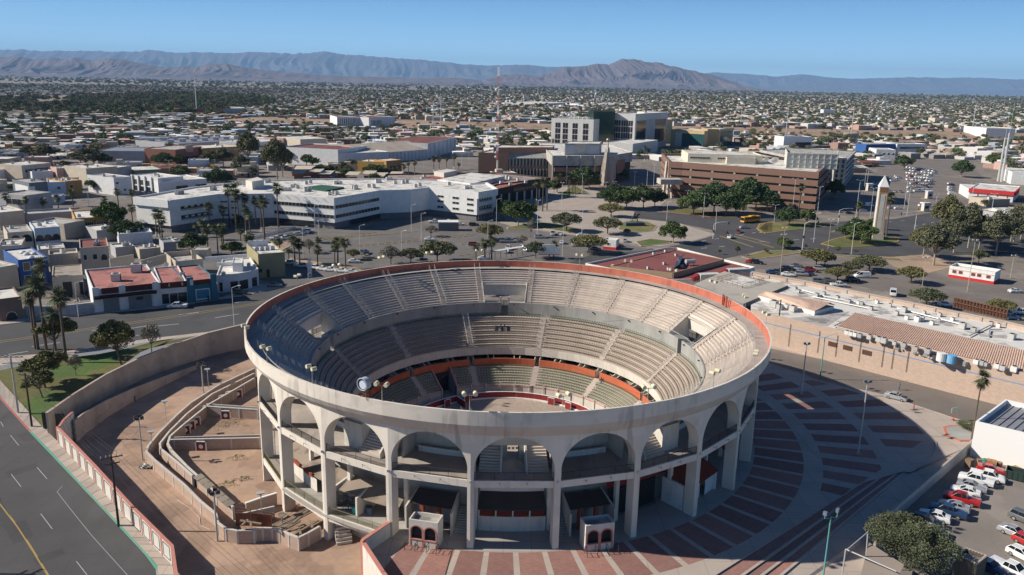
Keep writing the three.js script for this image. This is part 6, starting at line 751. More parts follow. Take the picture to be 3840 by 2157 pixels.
{ // painted parking stops of the big lot
const g = new MB();for (const [a,b,n] of [[[-78.0,-179.7],[-41.6,-203.3],16],[[-77.1,-183.5],[-46.1,-200.0],14],[[-62.2,-168.5],[-15.2,-200.9],18],[[-61.3,-166.3],[-16.0,-196.8],18],[[-20.2,-153.5],[-3.5,-165.8],7],[[-21.5,-143.5],[-9.8,-158.7],6],[[-9.8,-158.7],[18.6,-170.3],9],[[-21.2,-175.2],[-4.3,-184.2],6],[[-89.4,-172.3],[-58.8,-199.2],15]]) for (let k = 0;k < n;k++) { const u = (k + .5) / n;g.box(a[0] + (b[0] - a[0]) * u,.01,a[1] + (b[1] - a[1]) * u,1.9,.16,.25,.35);} struct(g,'wheel_stops',mat('stopYellow',.50,.34,.10)).userData.kind = 'structure';}
// ---------------------------------------------------------------- shops and houses across the avenue
const W = (k,r,g,b) => mat(k,r,g,b,T.plaster);
W('wWhite',.74,.74,.74);W('wGrey',.42,.42,.43);W('wBlue',.035,.11,.33);W('wTeal',.04,.17,.24);W('wOlive',.34,.30,.17);W('wBeige',.52,.45,.36);W('wYellow',.55,.32,.07);W('wSand',.58,.50,.40);W('wPaleBlue',.50,.58,.68);W('wSlate',.17,.19,.22);W('wOchre',.45,.25,.09);W('wPink',.56,.36,.31);W('wTerra',.36,.15,.10);W('wBrown',.24,.16,.12);W('wGreen',.20,.24,.15);
{ const [a,b] = [[-114.95,-67.25],[-100.21,-76.26]],h = 6.8,pts = quadFrom(a,b,27),t = bld('shop_row','white shop row with pink roof, dark awning and gray shutters facing the avenue',pts,0,h,M.wWhite,M.roofPink,{ par: .5,group: undefined });
slabOn(t,pts,0,.0,.93,4.0,4.8,1.3,mat('awning',.035,.015,.018),'awning');for (const [u,v] of [[.13,.36],[.5,.85]]) slabOn(t,pts,0,u,v,0,3.6,.06,mat('shutter',.20,.21,.23,T.metal),'shutter');for (const [u,v] of [[.12,.37],[.47,.87]]) slabOn(t,pts,0,u,v,5.2,6.85,.45,mat('mansard',.10,.035,.03,T.rust),'tile_mansard');slabOn(t,pts,0,.62,.72,2.4,3.3,.1,M.glass,'shutter_door');for (const u of [.04,.42,.92]) slabOn(t,pts,0,u - .05,u + .05,0,7.2,.3,M.wWhite,'pier');
for (const [x,y,s] of [[-113.41,-90.51,2.6],[-114.14,-79.06,2.2],[-113.9,-100.5,1],[-107.92,-99.01,1],[-98.29,-87.49,1]]) ac(t,[x,y],6.3,s,.3,M.acUnit);
const lat2 = new MB(),[A,B] = [[-117.8,-102.6],[-103.58,-82.06]];for (const o of [0,.4]) lat2.tube([A[0] + o,6.5,A[1]],[B[0] + o,6.5,B[1]],.06);for (let k = 0;k < 16;k++) { const u = k / 16;lat2.tube([A[0] + (B[0] - A[0]) * u,6.5,A[1] + (B[1] - A[1]) * u],[A[0] + .4 + (B[0] - A[0]) * (u + .05),6.5,A[1] + (B[1] - A[1]) * (u + .05)],.04);} lat2.build('fallen_mast',M.grayPole,t);}
{ const [a,b] = [[-100.21,-76.26],[-94.01,-79.54]],pts = quadFrom(a,b,22),t = bld('shop','white shop with glass front and dark tile mansard beside the teal shop',pts,0,6.6,M.wWhite,M.roofPink,{ par: .4 });slabOn(t,pts,0,.02,.98,.4,3.3,.05,M.glass,'shop_window');for (const u of [.28,.3,.62]) slabOn(t,pts,0,u,u + .02,.2,3.3,.1,M.steel,'mullion');slabOn(t,pts,0,0,1,5.0,6.7,.5,M.mansard,'tile_mansard');for (const u of [.3,.8]) { slabOn(t,pts,0,u,u + .05,5.6,6.4,.8,M.steel,'lamp');} }
{ const [a,b] = [[-94.01,-79.54],[-87.08,-84.10]],pts = quadFrom(a,b,22),t = bld('shop','teal blue shop with a white framed window and tall corner tower',pts,0,6.4,M.wTeal,M.roofPink,{ par: .4 });slabOn(t,pts,0,.0,.22,0,7.6,.5,M.wTeal,'tower');slabOn(t,pts,0,.8,1.0,0,7.9,.5,M.wTeal,'tower');slabOn(t,pts,0,.24,.78,5.2,6.6,.5,M.mansard,'tile_mansard');slabOn(t,pts,0,.27,.76,.5,3.8,.2,M.wWhite,'window_frame');slabOn(t,pts,0,.3,.73,.9,3.5,.24,mat('cyanGlass',.04,.20,.30),'shop_window');slabOn(t,pts,0,.1,.2,5.4,7.0,.9,M.wWhite,'sign_box');}
{ const p = [[-89.62,-91.50],[-84.04,-94.29],[-81.74,-97.27],[-79.9,-101.3]],pts = [...p,[p[3][0] - 8,p[3][1] - 17],[p[0][0] - 6,p[0][1] - 22]],t = bld('corner_shop','white rounded corner shop with stained white roof and glass front',pts,0,5.6,M.wWhite,M.roofWhite,{ par: .4 });for (const [i,u,v] of [[0,.1,.25],[0,.62,.98],[1,.1,.9],[2,.3,.8]]) slabOn(t,pts,i,u,v,.3,3.2,.05,M.glass,'shop_window');block(t,[[-86.94,-98.28],[-83.93,-98.57],[-85.7,-105.0],[-89.3,-106.3]],5,8,M.wWhite,M.roofWhite,.2,.2,['roof_house','house_roof']);for (const [x,y,s] of [[-87.91,-92.67,1.1],[-86.9,-104.4,1],[-84.5,-106.2,1],[-82.0,-104.0,1],[-87.5,-102.7,.9]]) ac(t,[x,y],5.2,s,.3,M.acUnit);const w = new MB();for (const l of [[[-101.1,-112.8],[-89.4,-119.3]],[[-94.3,-105.0],[-89.4,-107.1]]]) { w.prism([l[0],l[1],[l[1][0],l[1][1] - .4],[l[0][0],l[0][1] - .4]],5,6.4);} w.build('roof_wall',M.wWhite,t);}
{ const [a,b] = [[-82.9,-111.1],[-75.3,-115.2]],pts = quadFrom(a,b,20),t = bld('olive_store','windowless olive plaster building at the corner of the lot',pts,0,8.2,M.wOlive,M.roofWhite,{ par: .5 });slabOn(t,pts,0,.28,.4,.2,2.8,.05,M.dark,'door');slabOn(t,pts,0,.0,.12,2.0,3.2,.05,M.dark,'window');{ const L = (u,v) => [a[0] + (b[0] - a[0]) * u + (pts[3][0] - a[0]) * v,a[1] + (b[1] - a[1]) * u + (pts[3][1] - a[1]) * v];for (let k = 0;k < 4;k++) { ac(t,L(.15 + k * .2,.4),7.7,1.1,.2,M.acUnit);const w = L(.15 + k * .22,.8);if (k < 3) new MB().box(w[0],7.7,w[1],2.8,2.0,.3,.2).build('roof_wall',M.wWhite,t);} } }
{ const [a,b] = [[-134.22,-81.57],[-127.21,-85.35]],pts = quadFrom(a,b,16),t = bld('ruined_house','derelict beige house with open doorway and rubble in its yard',pts,0,6.4,M.wBeige,mat('roofDirt',.36,.31,.25,T.stain),{ par: .25 });slabOn(t,pts,0,.32,.62,0,4.6,.05,M.dark,'doorway');slabOn(t,pts,0,.86,.98,0,4.4,.05,M.dark,'doorway');const rb = new MB();for (let k = 0;k < 60;k++) { const u = rnd(),v = rnd();rb.box(a[0] + (b[0] - a[0]) * u * 1.15 + v * 1.5,0,a[1] + (b[1] - a[1]) * u + v * 7,rr(.2,.8),rr(.1,.5),rr(.2,.7),rr(0,3));} rb.build('rubble',M.wBeige,t).userData.kind = 'stuff';}
{ const [a,b] = [[-151.45,-94.17],[-145.47,-99.71]],pts = quadFrom(a,b,20),t = bld('blue_house','bright blue two storey house with white window frames and roof domes',pts,0,8.4,M.wBlue,M.roofWhite,{ par: .5 });for (const [u,v] of [[.15,.38],[.5,.72]]) { win(t,pts,0,u,v,4.8,7.4,1);win(t,pts,0,u,v,.6,3.2,1);} for (const [x,y] of [[-157.1,-106.3],[-154.6,-104.0],[-150.33,-99.31],[-152.9,-105.0]]) { const q = [x,y];new MB().geo(new THREE.SphereGeometry(1.1,12,6,0,6.3,0,1.2),new THREE.Matrix4().setPosition(q[0],7.7,q[1])).build('roof_dome',M.wWhite,t);} }
const rowB = (name,label,[a,b],h,d,w,r,o = {}) => { const pts = quadFrom(a,b,d),t = bld(name,label,pts,0,h,w,r,{ par: o.par ?? .45 });for (const q of o.win || []) win(t,pts,q[0],q[1],q[2],q[3],q[4],q[5] || 1,o.frame || M.wWhite);for (let k = 0;k < (o.ac || 0);k++) { const u = rr(.15,.85),v = rr(.2,.8);ac(t,[a[0] + (b[0] - a[0]) * u + (pts[3][0] - a[0]) * v,a[1] + (b[1] - a[1]) * u + (pts[3][1] - a[1]) * v],h - .5,rr(.9,1.4),rr(0,1),M.acUnit);} if (o.f) o.f(t,pts);return t;};
const archF = (us,y0,r,m) => (t,pts) => { const { a,L,u,n } = outward(pts,0);for (const s of us) { const sh = new THREE.Shape();sh.moveTo(-r,y0);sh.lineTo(r,y0);sh.lineTo(r,y0 + 1.2);sh.absarc(0,y0 + 1.2,r,0,Math.PI,false);sh.closePath();const x = a[0] + u[0] * L * s + n[0] * .02,z = a[1] + u[1] * L * s + n[1] * .02;new MB().geo(new THREE.ExtrudeGeometry(sh,{ depth: .06,bevelEnabled: false,curveSegments: 10 }),new THREE.Matrix4().makeRotationY(-Math.atan2(u[1],u[0])).setPosition(x,0,z)).build('arch_window',m || M.glass,t);const tr = [];for (let i = 0;i <= 12;i++) { const q = Math.PI * i / 12;tr.push([x + u[0] * r * Math.cos(q) + n[0] * .08,y0 + 1.2 + r * Math.sin(q),z + u[1] * r * Math.cos(q) + n[1] * .08]);} new MB().path(tr,.09,4).build('arch_trim',M.wWhite,t);} };
rowB('house','pale blue gray house with three tall arched windows',[[-177.0,-147.1],[-170.2,-152.0]],8.5,16,M.wPaleBlue,M.roofWhite,{ ac: 2,f: archF([.18,.5,.82],3.4,1.35) });
rowB('house','gray white house with two low arched windows beside the three arched one',[[-185.4,-144.2],[-178.9,-149.0]],7.2,16,M.wSand,M.roofGrey,{ ac: 1,f: archF([.3,.75],3.2,1.7) });
rowB('house','yellow house with dark red piers and white roof beside the dark round trees',[[-180.1,-181.1],[-169.7,-187.4]],6.6,22,M.wYellow,M.roofWhite,{ ac: 3,win: [[0,.3,.55,2.5,4.6,4],[0,.65,.92,2.5,4.6,4]],f: (t,p) => { for (const u of [.02,.24,.6,.95]) slabOn(t,p,0,u - .03,u + .03,0,5.4,.3,M.wTerra,'pier');slabOn(t,p,0,0,1,0,2.2,.15,M.wTerra,'plinth');} });
rowB('house','beige house with faded red roof and an arched porch above the pink shop roof',[[-141.9,-112.3],[-134.4,-116.3]],8.8,16,M.wBeige,M.roofRed,{ win: [[0,.1,.22,4.6,6.4,1],[0,.42,.58,4.6,6.4,1]],ac: 3,f: archF([.82],4.2,.9) });
rowB('house','long low gray house with stained roof under the parked palms',[[-209.5,-196.2],[-194.5,-206.6]],5.4,12,M.wGrey,M.roofGrey,{ par: .8 });
rowB('house','unpainted block house with flat roof left of the arched houses',[[-214.7,-186.1],[-208.2,-193.6]],7.5,20,M.wSand,M.roofWhite,{ ac: 2 });
rowB('house','gray two storey house with dark balcony at the left edge',[[-241.1,-228.9],[-224.8,-222.8]],9.5,14,M.wGrey,M.roofGrey,{ par: .6,win: [[0,.3,.9,4.8,7.5,3]] });
rowB('house','low white house left of the bright blue house',[[-154.00,-87.77],[-150.98,-92.81]],7.4,18,M.wBeige,M.roofWhite,{ ac: 1 });
rowB('house','shaded brown street house with arched door at the left edge',[[-134.99,-56.98],[-130.72,-60.42]],6.2,13,M.wBrown,M.roofWhite,{ f: archF([.5],0,1.2,M.dark) });
rowB('house','small block house with rooftop cabin between pink roof and white roof shop',[[-107.2,-104.1],[-100.2,-108.9]],6.8,16,M.wBeige,M.roofGrey,{ par: 1.6,f: (t,p) => { block(t,quadFrom([p[1][0] - 6,p[1][1] - 6],[p[1][0] - 1,p[1][1] - 6.5],5),5,8.4,M.wBeige,M.roofGrey,.2,.2,['roof_house','house_roof']);} });
rowB('shed','gray shed with tin canopy roof among the courtyard walls',[[-128.9,-145.9],[-125.2,-148.4]],4.4,8,M.wGrey,M.roofMetal,{});
rowB('house','flat white roofed house in the cluttered court behind the pink roofs',[[-163.8,-166.0],[-158.4,-171.2]],4.5,14,M.wGrey,M.roofWhite,{ ac: 3 });
rowB('house','block house with worn dark roof right of the arched houses',[[-178.1,-169.1],[-175.0,-179.1]],6.4,16,M.wBeige,M.roofGrey,{ par: .7 });
wallRun('street_wall','gray block wall along the avenue before the derelict house',[...[[-131.19,-61.98],[-122.25,-63.19],[-115.26,-67.56]]],0,2.9,.3,M.wGrey,{ cap: .03,capM: M.wWhite });
for (const [l,y,n] of [[[[-126.18,-99.95],[-121.8,-107.0]],8.2,'left'],[[[-116.16,-99.30],[-112.5,-109.7]],8.0,'right']]) wallRun('roof_wall','bare block parapet wall behind the pink roofs, ' + n + ' stretch',l,5,y,.3,M.wBeige);
rowB('house','beige block house squeezed between the derelict house and blue house',[[-151.6,-111.0],[-144.3,-115.2]],6.6,8,M.wSand,M.roofGrey,{ par: .8,ac: 1 });
rowB('shed','small gray shed in the cluttered court, left one',[[-142.5,-137.0],[-137.4,-141.0]],4,8,M.wGrey,M.roofWhite,{ ac: 2 });
rowB('shed','small pale shed in the cluttered court, right one',[[-133.7,-136.5],[-128.1,-141.2]],3.6,8,M.wSand,M.roofGrey,{ ac: 2 });
rowB('house','low flat house beyond the cluttered court with air coolers',[[-152.1,-159.6],[-141.6,-165.6]],4.6,10,M.wWhite,M.roofWhite,{ ac: 4 });
rowB('house','narrow tan house at the left edge behind the blue house',[[-173.7,-119.7],[-167.4,-122.8]],7.2,14,M.wSand,M.roofWhite,{ ac: 2 });
rowB('house','gray block house between the arched houses and blue house',[[-162.2,-123.3],[-155.3,-127.7]],5.6,9,M.wGrey,M.roofWhite,{ ac: 2 });
for (const [l,w] of [[[[-213.6,-203.6],[-208.5,-208.8]],'left'],[[[-212.7,-216.2],[-206.1,-221.9]],'right']]) { const t = thing('carport','red sloped carport roof in the old palm lot, ' + w + ' one','carport');tilted(t,'roof',M.wTerra,v3(l[0],2.6),v3(l[1],2.6),[l[1][0] + 4,3.4,l[1][1] - 9],[l[0][0] + 4,3.4,l[0][1] - 9]);for (const p of l) new MB().tube(v3(p,0),v3(p,2.6),.1,.1,6).build('post',M.steel,t);}
// rows of houses and sheds behind, seen over the first row
const I = M;
rowB('house','dark slate blue house front in the coloured terrace behind the lot palms',[[-251.4,-271.4],[-245.7,-278.4]],9,22,M.wSlate,M.roofGrey,{ ac: 2 });
rowB('house','pale blue house front in the coloured terrace',[[-245.7,-278.4],[-238.5,-282.6]],8.6,22,M.wPaleBlue,M.roofWhite,{ win: [[0,.5,.7,4.6,6.2,1],[0,.75,.95,1,2.4,1]],ac: 2 });
rowB('house','ochre house at the right end of the coloured terrace',[[-238.5,-282.6],[-233.7,-289.7]],8.8,20,M.wOchre,M.roofWhite,{ win: [[0,.2,.45,5,6.6,1]],ac: 2 });
rowB('house','white house front at the left end of the coloured terrace',[[-265.4,-282.2],[-251.3,-271.4]],7,20,M.wWhite,M.roofWhite,{ ac: 1 });
rowB('house','tall white house with one small window right of the ochre one',[[-218.6,-294.8],[-213.2,-304.1]],9.6,24,M.wWhite,M.roofGrey,{ win: [[0,.1,.25,6,7.2,1],[0,.5,.65,2,3,1]],ac: 2 });
rowB('house','long beige two storey house behind the coloured terrace',[[-254.0,-334.3],[-242.9,-349.8]],10,26,M.wBeige,M.roofWhite,{ ac: 2 });
rowB('shop','white shop with cut out balconies and dark openings behind the white offices',[[-219.6,-317.9],[-198.3,-303.6]],8.8,16,M.wWhite,M.roofWhite,{ ac: 4,f: (t,p) => { for (let k = 0;k < 4;k++) slabOn(t,p,0,.08 + k * .24,.2 + k * .24,3.8,6.6,.06,M.dark,'opening');slabOn(t,p,0,.05,.95,.2,3,.05,M.glass,'shop_window');for (const u of [.02,.25,.5,.75]) slabOn(t,p,0,u,u + .05,0,9,.8,M.wWhite,'fin');} });
rowB('shop','white single storey shop right of the one with cut out balconies',[[-197.6,-302.0],[-178.3,-322.8]],7,26,M.wWhite,M.roofWhite,{ win: [[0,.35,.6,1,4,2],[0,.75,.98,1,4,2]],ac: 3 });
rowB('warehouse','olive green walled warehouse with pale flat roof beside the lawn corner',[[-238.2,-361.3],[-225.0,-371.1]],6.5,26,M.wGreen,M.roofWhite,{});
rowB('house','gray green two storey house right of the beige one',[[-244.4,-349.5],[-241.0,-364.5]],9,24,M.wGrey,M.roofWhite,{ ac: 1 });
rowB('house','pale house with a brown balcony strip left of the long beige house',[[-264.5,-353.1],[-260.8,-357.3]],10,16,M.wBrown,M.roofWhite,{ win: [[0,.4,.8,6,7.5,1]] });
rowB('school','sand coloured two storey school with window row at the left',[[-297.9,-343.6],[-290.8,-362.9]],10,22,M.wSand,M.roofWhite,{ win: [[0,.1,.9,5.5,7.4,8]],ac: 3 });
rowB('house','white low house in front of the sand coloured school',[[-290.7,-341.4],[-282.7,-349.8]],6.6,12,M.wWhite,M.roofWhite,{ ac: 2 });
rowB('house','brown beige house with balcony slot right of the school',[[-278.7,-347.0],[-269.2,-355.8]],8.4,14,M.wPink,M.roofWhite,{ ac: 3 });
rowB('house','pale house at the far left behind the gray balcony house',[[-312.5,-344.5],[-309.5,-355.8]],7,16,M.wWhite,M.roofWhite,{ ac: 2 });
rowB('house','beige windowed house by the left edge above the school',[[-334.9,-390.2],[-335.7,-407.3]],9,16,M.wBeige,M.roofWhite,{ win: [[0,.2,.8,5,7,3]] });
rowB('warehouse','long gray ribbed shed with metal roof left of the orange offices',[[-313.6,-476.7],[-278.8,-468.0]],7.5,40,M.wGrey,M.roofMetal,{});
rowB('warehouse','white warehouse with shallow metal roof right of the gray ribbed shed',[[-278.8,-468.0],[-284.0,-506.5]],9,34,M.wGrey,M.roofMetal,{});
rowB('offices','orange ochre offices with a row of dark windows in the left middle distance',[[-244.5,-492.1],[-221.7,-521.0]],10,30,M.wOchre,M.roofWhite,{ win: [[0,.06,.95,6,7.6,10]],ac: 3 });
rowB('offices','terracotta and maroon entrance block left of the ochre offices',[[-253.3,-462.9],[-246.5,-497.4]],11,26,M.wTerra,M.roofGrey,{ f: (t,p) => { slabOn(t,p,0,.1,.9,.3,4.4,.05,M.dark,'opening');slabOn(t,p,0,.35,.6,8,13.4,1.2,M.wPink,'tower');} });
rowB('offices','white slab offices with ribbon windows right of the ochre offices',[[-216.1,-534.8],[-204.5,-578.3]],12,34,M.wWhite,M.roofWhite,{ win: [[0,.05,.97,3,4.6,10],[0,.05,.97,7.4,9,10]],ac: 3 });
rowB('offices','salmon block with pale right wall beside the white slab offices',[[-202.7,-571.6],[-194.0,-595.6]],13.5,20,M.wPink,M.roofRed,{});
rowB('offices','large plain cream block right of the salmon block',[[-183.7,-555.6],[-165.2,-573.8]],14,40,M.wSand,M.roofWhite,{});
rowB('market_shed','wide gray saw roofed market hall with many roof vents',[[-289.3,-557.2],[-246,-629]],8,60,M.wGrey,M.roofMetal,{ f: (t,p) => { for (let k = 0;k < 14;k++) { const u = (k % 7 + .5) / 7,v = k < 7 ? .3 : .75;const x = p[0][0] + (p[1][0] - p[0][0]) * u + (p[3][0] - p[0][0]) * v,z = p[0][1] + (p[1][1] - p[0][1]) * u + (p[3][1] - p[0][1]) * v;new MB().box(x,7.5,z,5,3,4,.3).build('roof_vent',M.acUnit,t);} } });
rowB('house','gray house with hipped metal roof and verandah left of the market hall',[[-348,-602],[-321,-609]],8.5,30,M.wGrey,M.roofMetal,{});
rowB('warehouse','white box warehouse with rust red roof beside the yellow corner building',[[-133.1,-469.4],[-119.0,-512.7]],13,50,M.wWhite,mat('roofRust',.20,.065,.045,T.stain),{ par: 1 });
rowB('warehouse','lower white shed left of the white box warehouse',[[-148.0,-487.9],[-133.1,-469.4]],10,44,M.wWhite,M.roofWhite,{});
rowB('depot','yellow corner building with dark windows beside the palm street',[[-111.0,-430.6],[-90.1,-427.4]],8.5,16,M.wYellow,M.roofWhite,{ win: [[0,.7,.82,4.4,6.6,1]],ac: 2 });
rowB('depot','yellow gabled end of the corner building with gray windows',[[-89.8,-426.0],[-80.4,-436.6]],9.5,14,M.wOchre,M.roofWhite,{ win: [[0,.2,.8,1.5,6,3]] });
{ const [a,b] = [[-115.4,-495.0],[-74.0,-553.0]],pts = quadFrom(a,b,46),t = bld('long_shed','long white shed with pitched pale roof and buttressed side',pts,0,8,M.wWhite,M.roofWhite,{ par: .1 });const m = (p,q) => [(p[0] + q[0]) / 2,14,(p[1] + q[1]) / 2];const e0 = m(pts[0],pts[3]),e1 = m(pts[1],pts[2]);tilted(t,'roof_slope',mat('shedRoof',.50,.42,.34,T.roof),v3(pts[0],8),v3(pts[1],8),e1,e0);tilted(t,'roof_slope',M.shedRoof,e0,e1,v3(pts[2],8),v3(pts[3],8));for (let k = 0;k < 16;k++) slabOn(t,pts,0,(k + .5) / 16,(k + .6) / 16,0,7.5,.8,M.wWhite,'buttress');new MB().t(v3(pts[0],8),v3(pts[3],8),e0).t(v3(pts[1],8),v3(pts[2],8),e1).build('gable',M.wPink,t);}
{ const [a,b] = [[-74.0,-553.0],[-56,-640]],pts = quadFrom(a,b,40),t = bld('long_shed','tall white shed wall with buttresses and rust roof behind the pale roofed shed',pts,0,13,M.wWhite,M.roofRust,{ par: .3 });for (let k = 0;k < 7;k++) slabOn(t,pts,0,(k + .5) / 7,(k + .6) / 7,0,12,.8,M.wWhite,'buttress');}
{ const t = thing('shade_sails','rows of beige shade canopies over red market stalls','canopy');const p = [[-144.1,-377.4],[-116.0,-417.0]];for (let k = 0;k < 9;k++) { const x = p[0][0] + k * 9,z = p[0][1] - (k % 2) * 9 + k * 1.2;tilted(t,'canopy',M.wSand,[x,5,z],[x + 8,5,z - 1],[x + 9,6.4,z - 9],[x + 1,6.4,z - 8],.15);new MB().box(x + 4,0,z - 4,6,3.6,.4,.1).build('stall_wall',M.wTerra,t);} }
rowB('market_stalls','red walled market block under beige canopies behind the white offices',[[-150.7,-404.5],[-128.8,-408.7]],4.5,30,M.wTerra,M.wSand,{});
rowB('offices','far white office hall with slot windows and red roof edge near the embankment',[[-248,-1002],[-208,-1018]],14,60,M.wWhite,M.roofRust,{ f: (t,p) => { for (let k = 0;k < 9;k++) slabOn(t,p,0,.05 + k * .06,.07 + k * .06,3,12,.2,M.glass,'slot_window');slabOn(t,p,0,.55,1,1,12,.2,M.wGrey,'gray_front');} });
rowB('offices','far white office hall with slot windows right of its twin',[[-204,-1004],[-174,-1047]],14,60,M.wWhite,M.roofRust,{ f: (t,p) => { for (let k = 0;k < 8;k++) slabOn(t,p,0,.1 + k * .05,.12 + k * .05,3,10,.2,M.glass,'slot_window');} });
rowB('mall','very wide pale warehouse far behind the tall white block, left half',[[37,-2031],[161,-2353]],12,120,M.wWhite,M.roofWhite,{});
rowB('mall','very wide pale warehouse roof far behind the tall white block, right half',[[211,-2150],[351,-2246]],12,120,M.wWhite,M.roofWhite,{});
rowB('shop','blue fronted shop row by the embankment road at the right',[[354,-679],[392,-695]],12,14,M.wBlue,M.roofWhite,{});
rowB('offices','white two storey offices with window strip right of the blue shops',[[391,-692],[426,-703]],12,16,M.wWhite,M.roofWhite,{ win: [[0,.1,.95,7,9,10]] });
rowB('house','white house with small arches below the blue shops',[[353,-652],[371,-650]],9,24,M.wWhite,M.roofWhite,{ f: archF([.15,.4,.65,.88],4,.9) });
rowB('showroom','white framed glass showroom left of the parking structure top',[[287,-729],[320,-738]],15,18,M.wWhite,M.roofMetal,{ f: (t,p) => slabOn(t,p,0,.42,.98,1,9,.2,M.glass,'glass_front') });
rowB('restaurant','white diner with red sloped fascia at the right edge',[[284.1,-357.3],[303.5,-343.3]],6.4,40,M.wWhite,M.roofWhite,{ f: (t,p) => { slabOn(t,p,0,-.01,1.01,4.2,6.6,.9,M.kioskRed,'red_fascia');for (let k = 0;k < 4;k++) slabOn(t,p,0,.2 + k * .22,.215 + k * .22,0,4.2,.3,M.kioskRed,'pier');slabOn(t,p,1,0,.6,4.2,6.6,.9,M.kioskRed,'red_fascia');} });
rowB('house','white gabled wing left of the red fascia diner',[[293.4,-386.1],[284.1,-357.3]],6,24,M.wWhite,M.roofWhite,{});
rowB('house','white store at the right edge behind the diner',[[362.6,-445.1],[375.7,-440.2]],9,40,M.wWhite,M.roofWhite,{});
rowB('warehouse','white warehouse near the embankment at far right',[[672,-1030],[713,-1030]],16,60,M.wWhite,M.roofWhite,{});
for (const [x,y,h,w] of [[364.9,-460.4,36.13,'thicker mast beside the slimmer one at far right'],[364.6,-464.1,32.41,'slimmer gray mast at far right']]) { const c = [x,y];pole('mast','tall steel mast, ' + w,c,0,h,1.1,.6,M.steel,t => { new MB().tube([0,h,0],[0,h + 22,0],.12,.08,4).build('antenna',M.steel,t);},'mast');}
// lattice radio mast on the brown annex and far radio masts
{ const c = [-9.6,-323.2],h = 62.60,t = thing('radio_mast','red and white lattice radio mast with dish antennas on the brown annex roof','mast',[c[0],10.4,c[1]]);for (let s = 0;s < 12;s++) { const g = new MB(),y0 = s * h / 12,y1 = y0 + h / 12;for (let k = 0;k < 3;k++) { const a = k * 2.094,b = (k + 1) * 2.094;g.tube([.5 * Math.cos(a),y0,.5 * Math.sin(a)],[.5 * Math.cos(a),y1,.5 * Math.sin(a)],.10,.10,4);for (let q = 0;q < 4;q++) g.tube([.45 * Math.cos(a),y0 + q * h / 48,.45 * Math.sin(a)],[.45 * Math.cos(b),y0 + (q + 1) * h / 48,.45 * Math.sin(b)],.05,.05,3);} g.build('mast_section',s % 2 ? M.white : mat('mastRed',.42,.10,.07),t);} for (const [y,r] of [[h * .8,1.0],[h * .45,.9],[h * .3,.8],[h * .24,.7],[h * .2,.7],[h * .38,.7]]) part('dish',new THREE.SphereGeometry(r,12,8).scale(1,1,.5).translate(-.8,y,.7),M.white,t);}
{ const c = [-547,-1273],t = thing('radio_mast','very tall thin lattice mast standing alone at the left before the park','mast',[c[0],0,c[1]]);const h = 77.88;for (let s = 0;s < 10;s++) new MB().tube([0,s * h / 10,0],[0,(s + 1) * h / 10,0],1.1 - s * .07,1.03 - s * .07,4).build('mast_section',s % 2 ? M.steel : M.grayPole,t);}
for (const [c,h,w] of [[[-109,-953],40,'first gray monopole left of the brown offices'],[[-99,-957],48,'second gray monopole left of the brown offices'],[[331,-858],46,'white light mast right of the yellow offices'],[[456,-970],42,'light mast above the far embankment'],[[346,-1119],34,'thin mast behind the yellow offices'],[[715,-1144],50,'light mast left of the far right masts'],[[-1109,-2096],44,'thin mast beside the lake trees'],[[-775,-1856],30,'short mast behind the tall left mast']]) pole('far_mast',w,c,0,h,.7,.4,M.steel,t => new MB().box(0,h - 1,0,3,1,1).build('mast_head',M.steel,t),'mast');
{ // velodrome-like round wall far left
const c = [-550,-1327],t = thing('round_arena_wall','distant low circular salmon wall of a sports ground','arena wall',[c[0],0,c[1]]);for (let k = 0;k < 40;k++) { const a = k / 40 * 6.283,b = (k + 1) / 40 * 6.283,r = 62,g = new MB();g.q([r * Math.cos(a),0,r * Math.sin(a)],[r * Math.cos(b),0,r * Math.sin(b)],[(r + 3) * Math.cos(b),12,(r + 3) * Math.sin(b)],[(r + 3) * Math.cos(a),12,(r + 3) * Math.sin(a)]);g.build('wall_panel',k % 40 > 4 && k < 24 ? mat('salmon',.50,.20,.13,T.plaster) : M.wGrey,t);} }


// ---------------------------------------------------------------- trees
const ORD = ['first','second','third','fourth','fifth','sixth','seventh','eighth','ninth','tenth','eleventh','twelfth','thirteenth','fourteenth','fifteenth','sixteenth','seventeenth','eighteenth','nineteenth','twentieth'];
const ordinal = i => ORD[i] || (i + 1) + ((i + 1) % 10 === 1 && i !== 10 ? 'st' : (i + 1) % 10 === 2 ? 'nd' : (i + 1) % 10 === 3 ? 'rd' : 'th');
camera.updateMatrixWorld();camera.updateProjectionMatrix();
const scrX = (x,z) => new THREE.Vector3(x,0,z).project(camera).x;
const leafM = {};for (const [k,r,g,b] of [['ficus',.062,.098,.032],['mesq',.115,.12,.058],['euc',.115,.122,.068],['palm',.085,.10,.042],['skirt',.17,.125,.075],['bare',.21,.175,.13],['olive',.10,.105,.045],['pale',.16,.155,.075]]) { leafM[k] = new THREE.MeshStandardMaterial({ roughness: .85,side: THREE.DoubleSide,vertexColors: true });leafM[k].color.setRGB(r,g,b);}
mat('trunk',.15,.11,.08,T.wood);mat('trunkPale',.36,.31,.25,T.wood);mat('trunkWhite',.66,.64,.60);
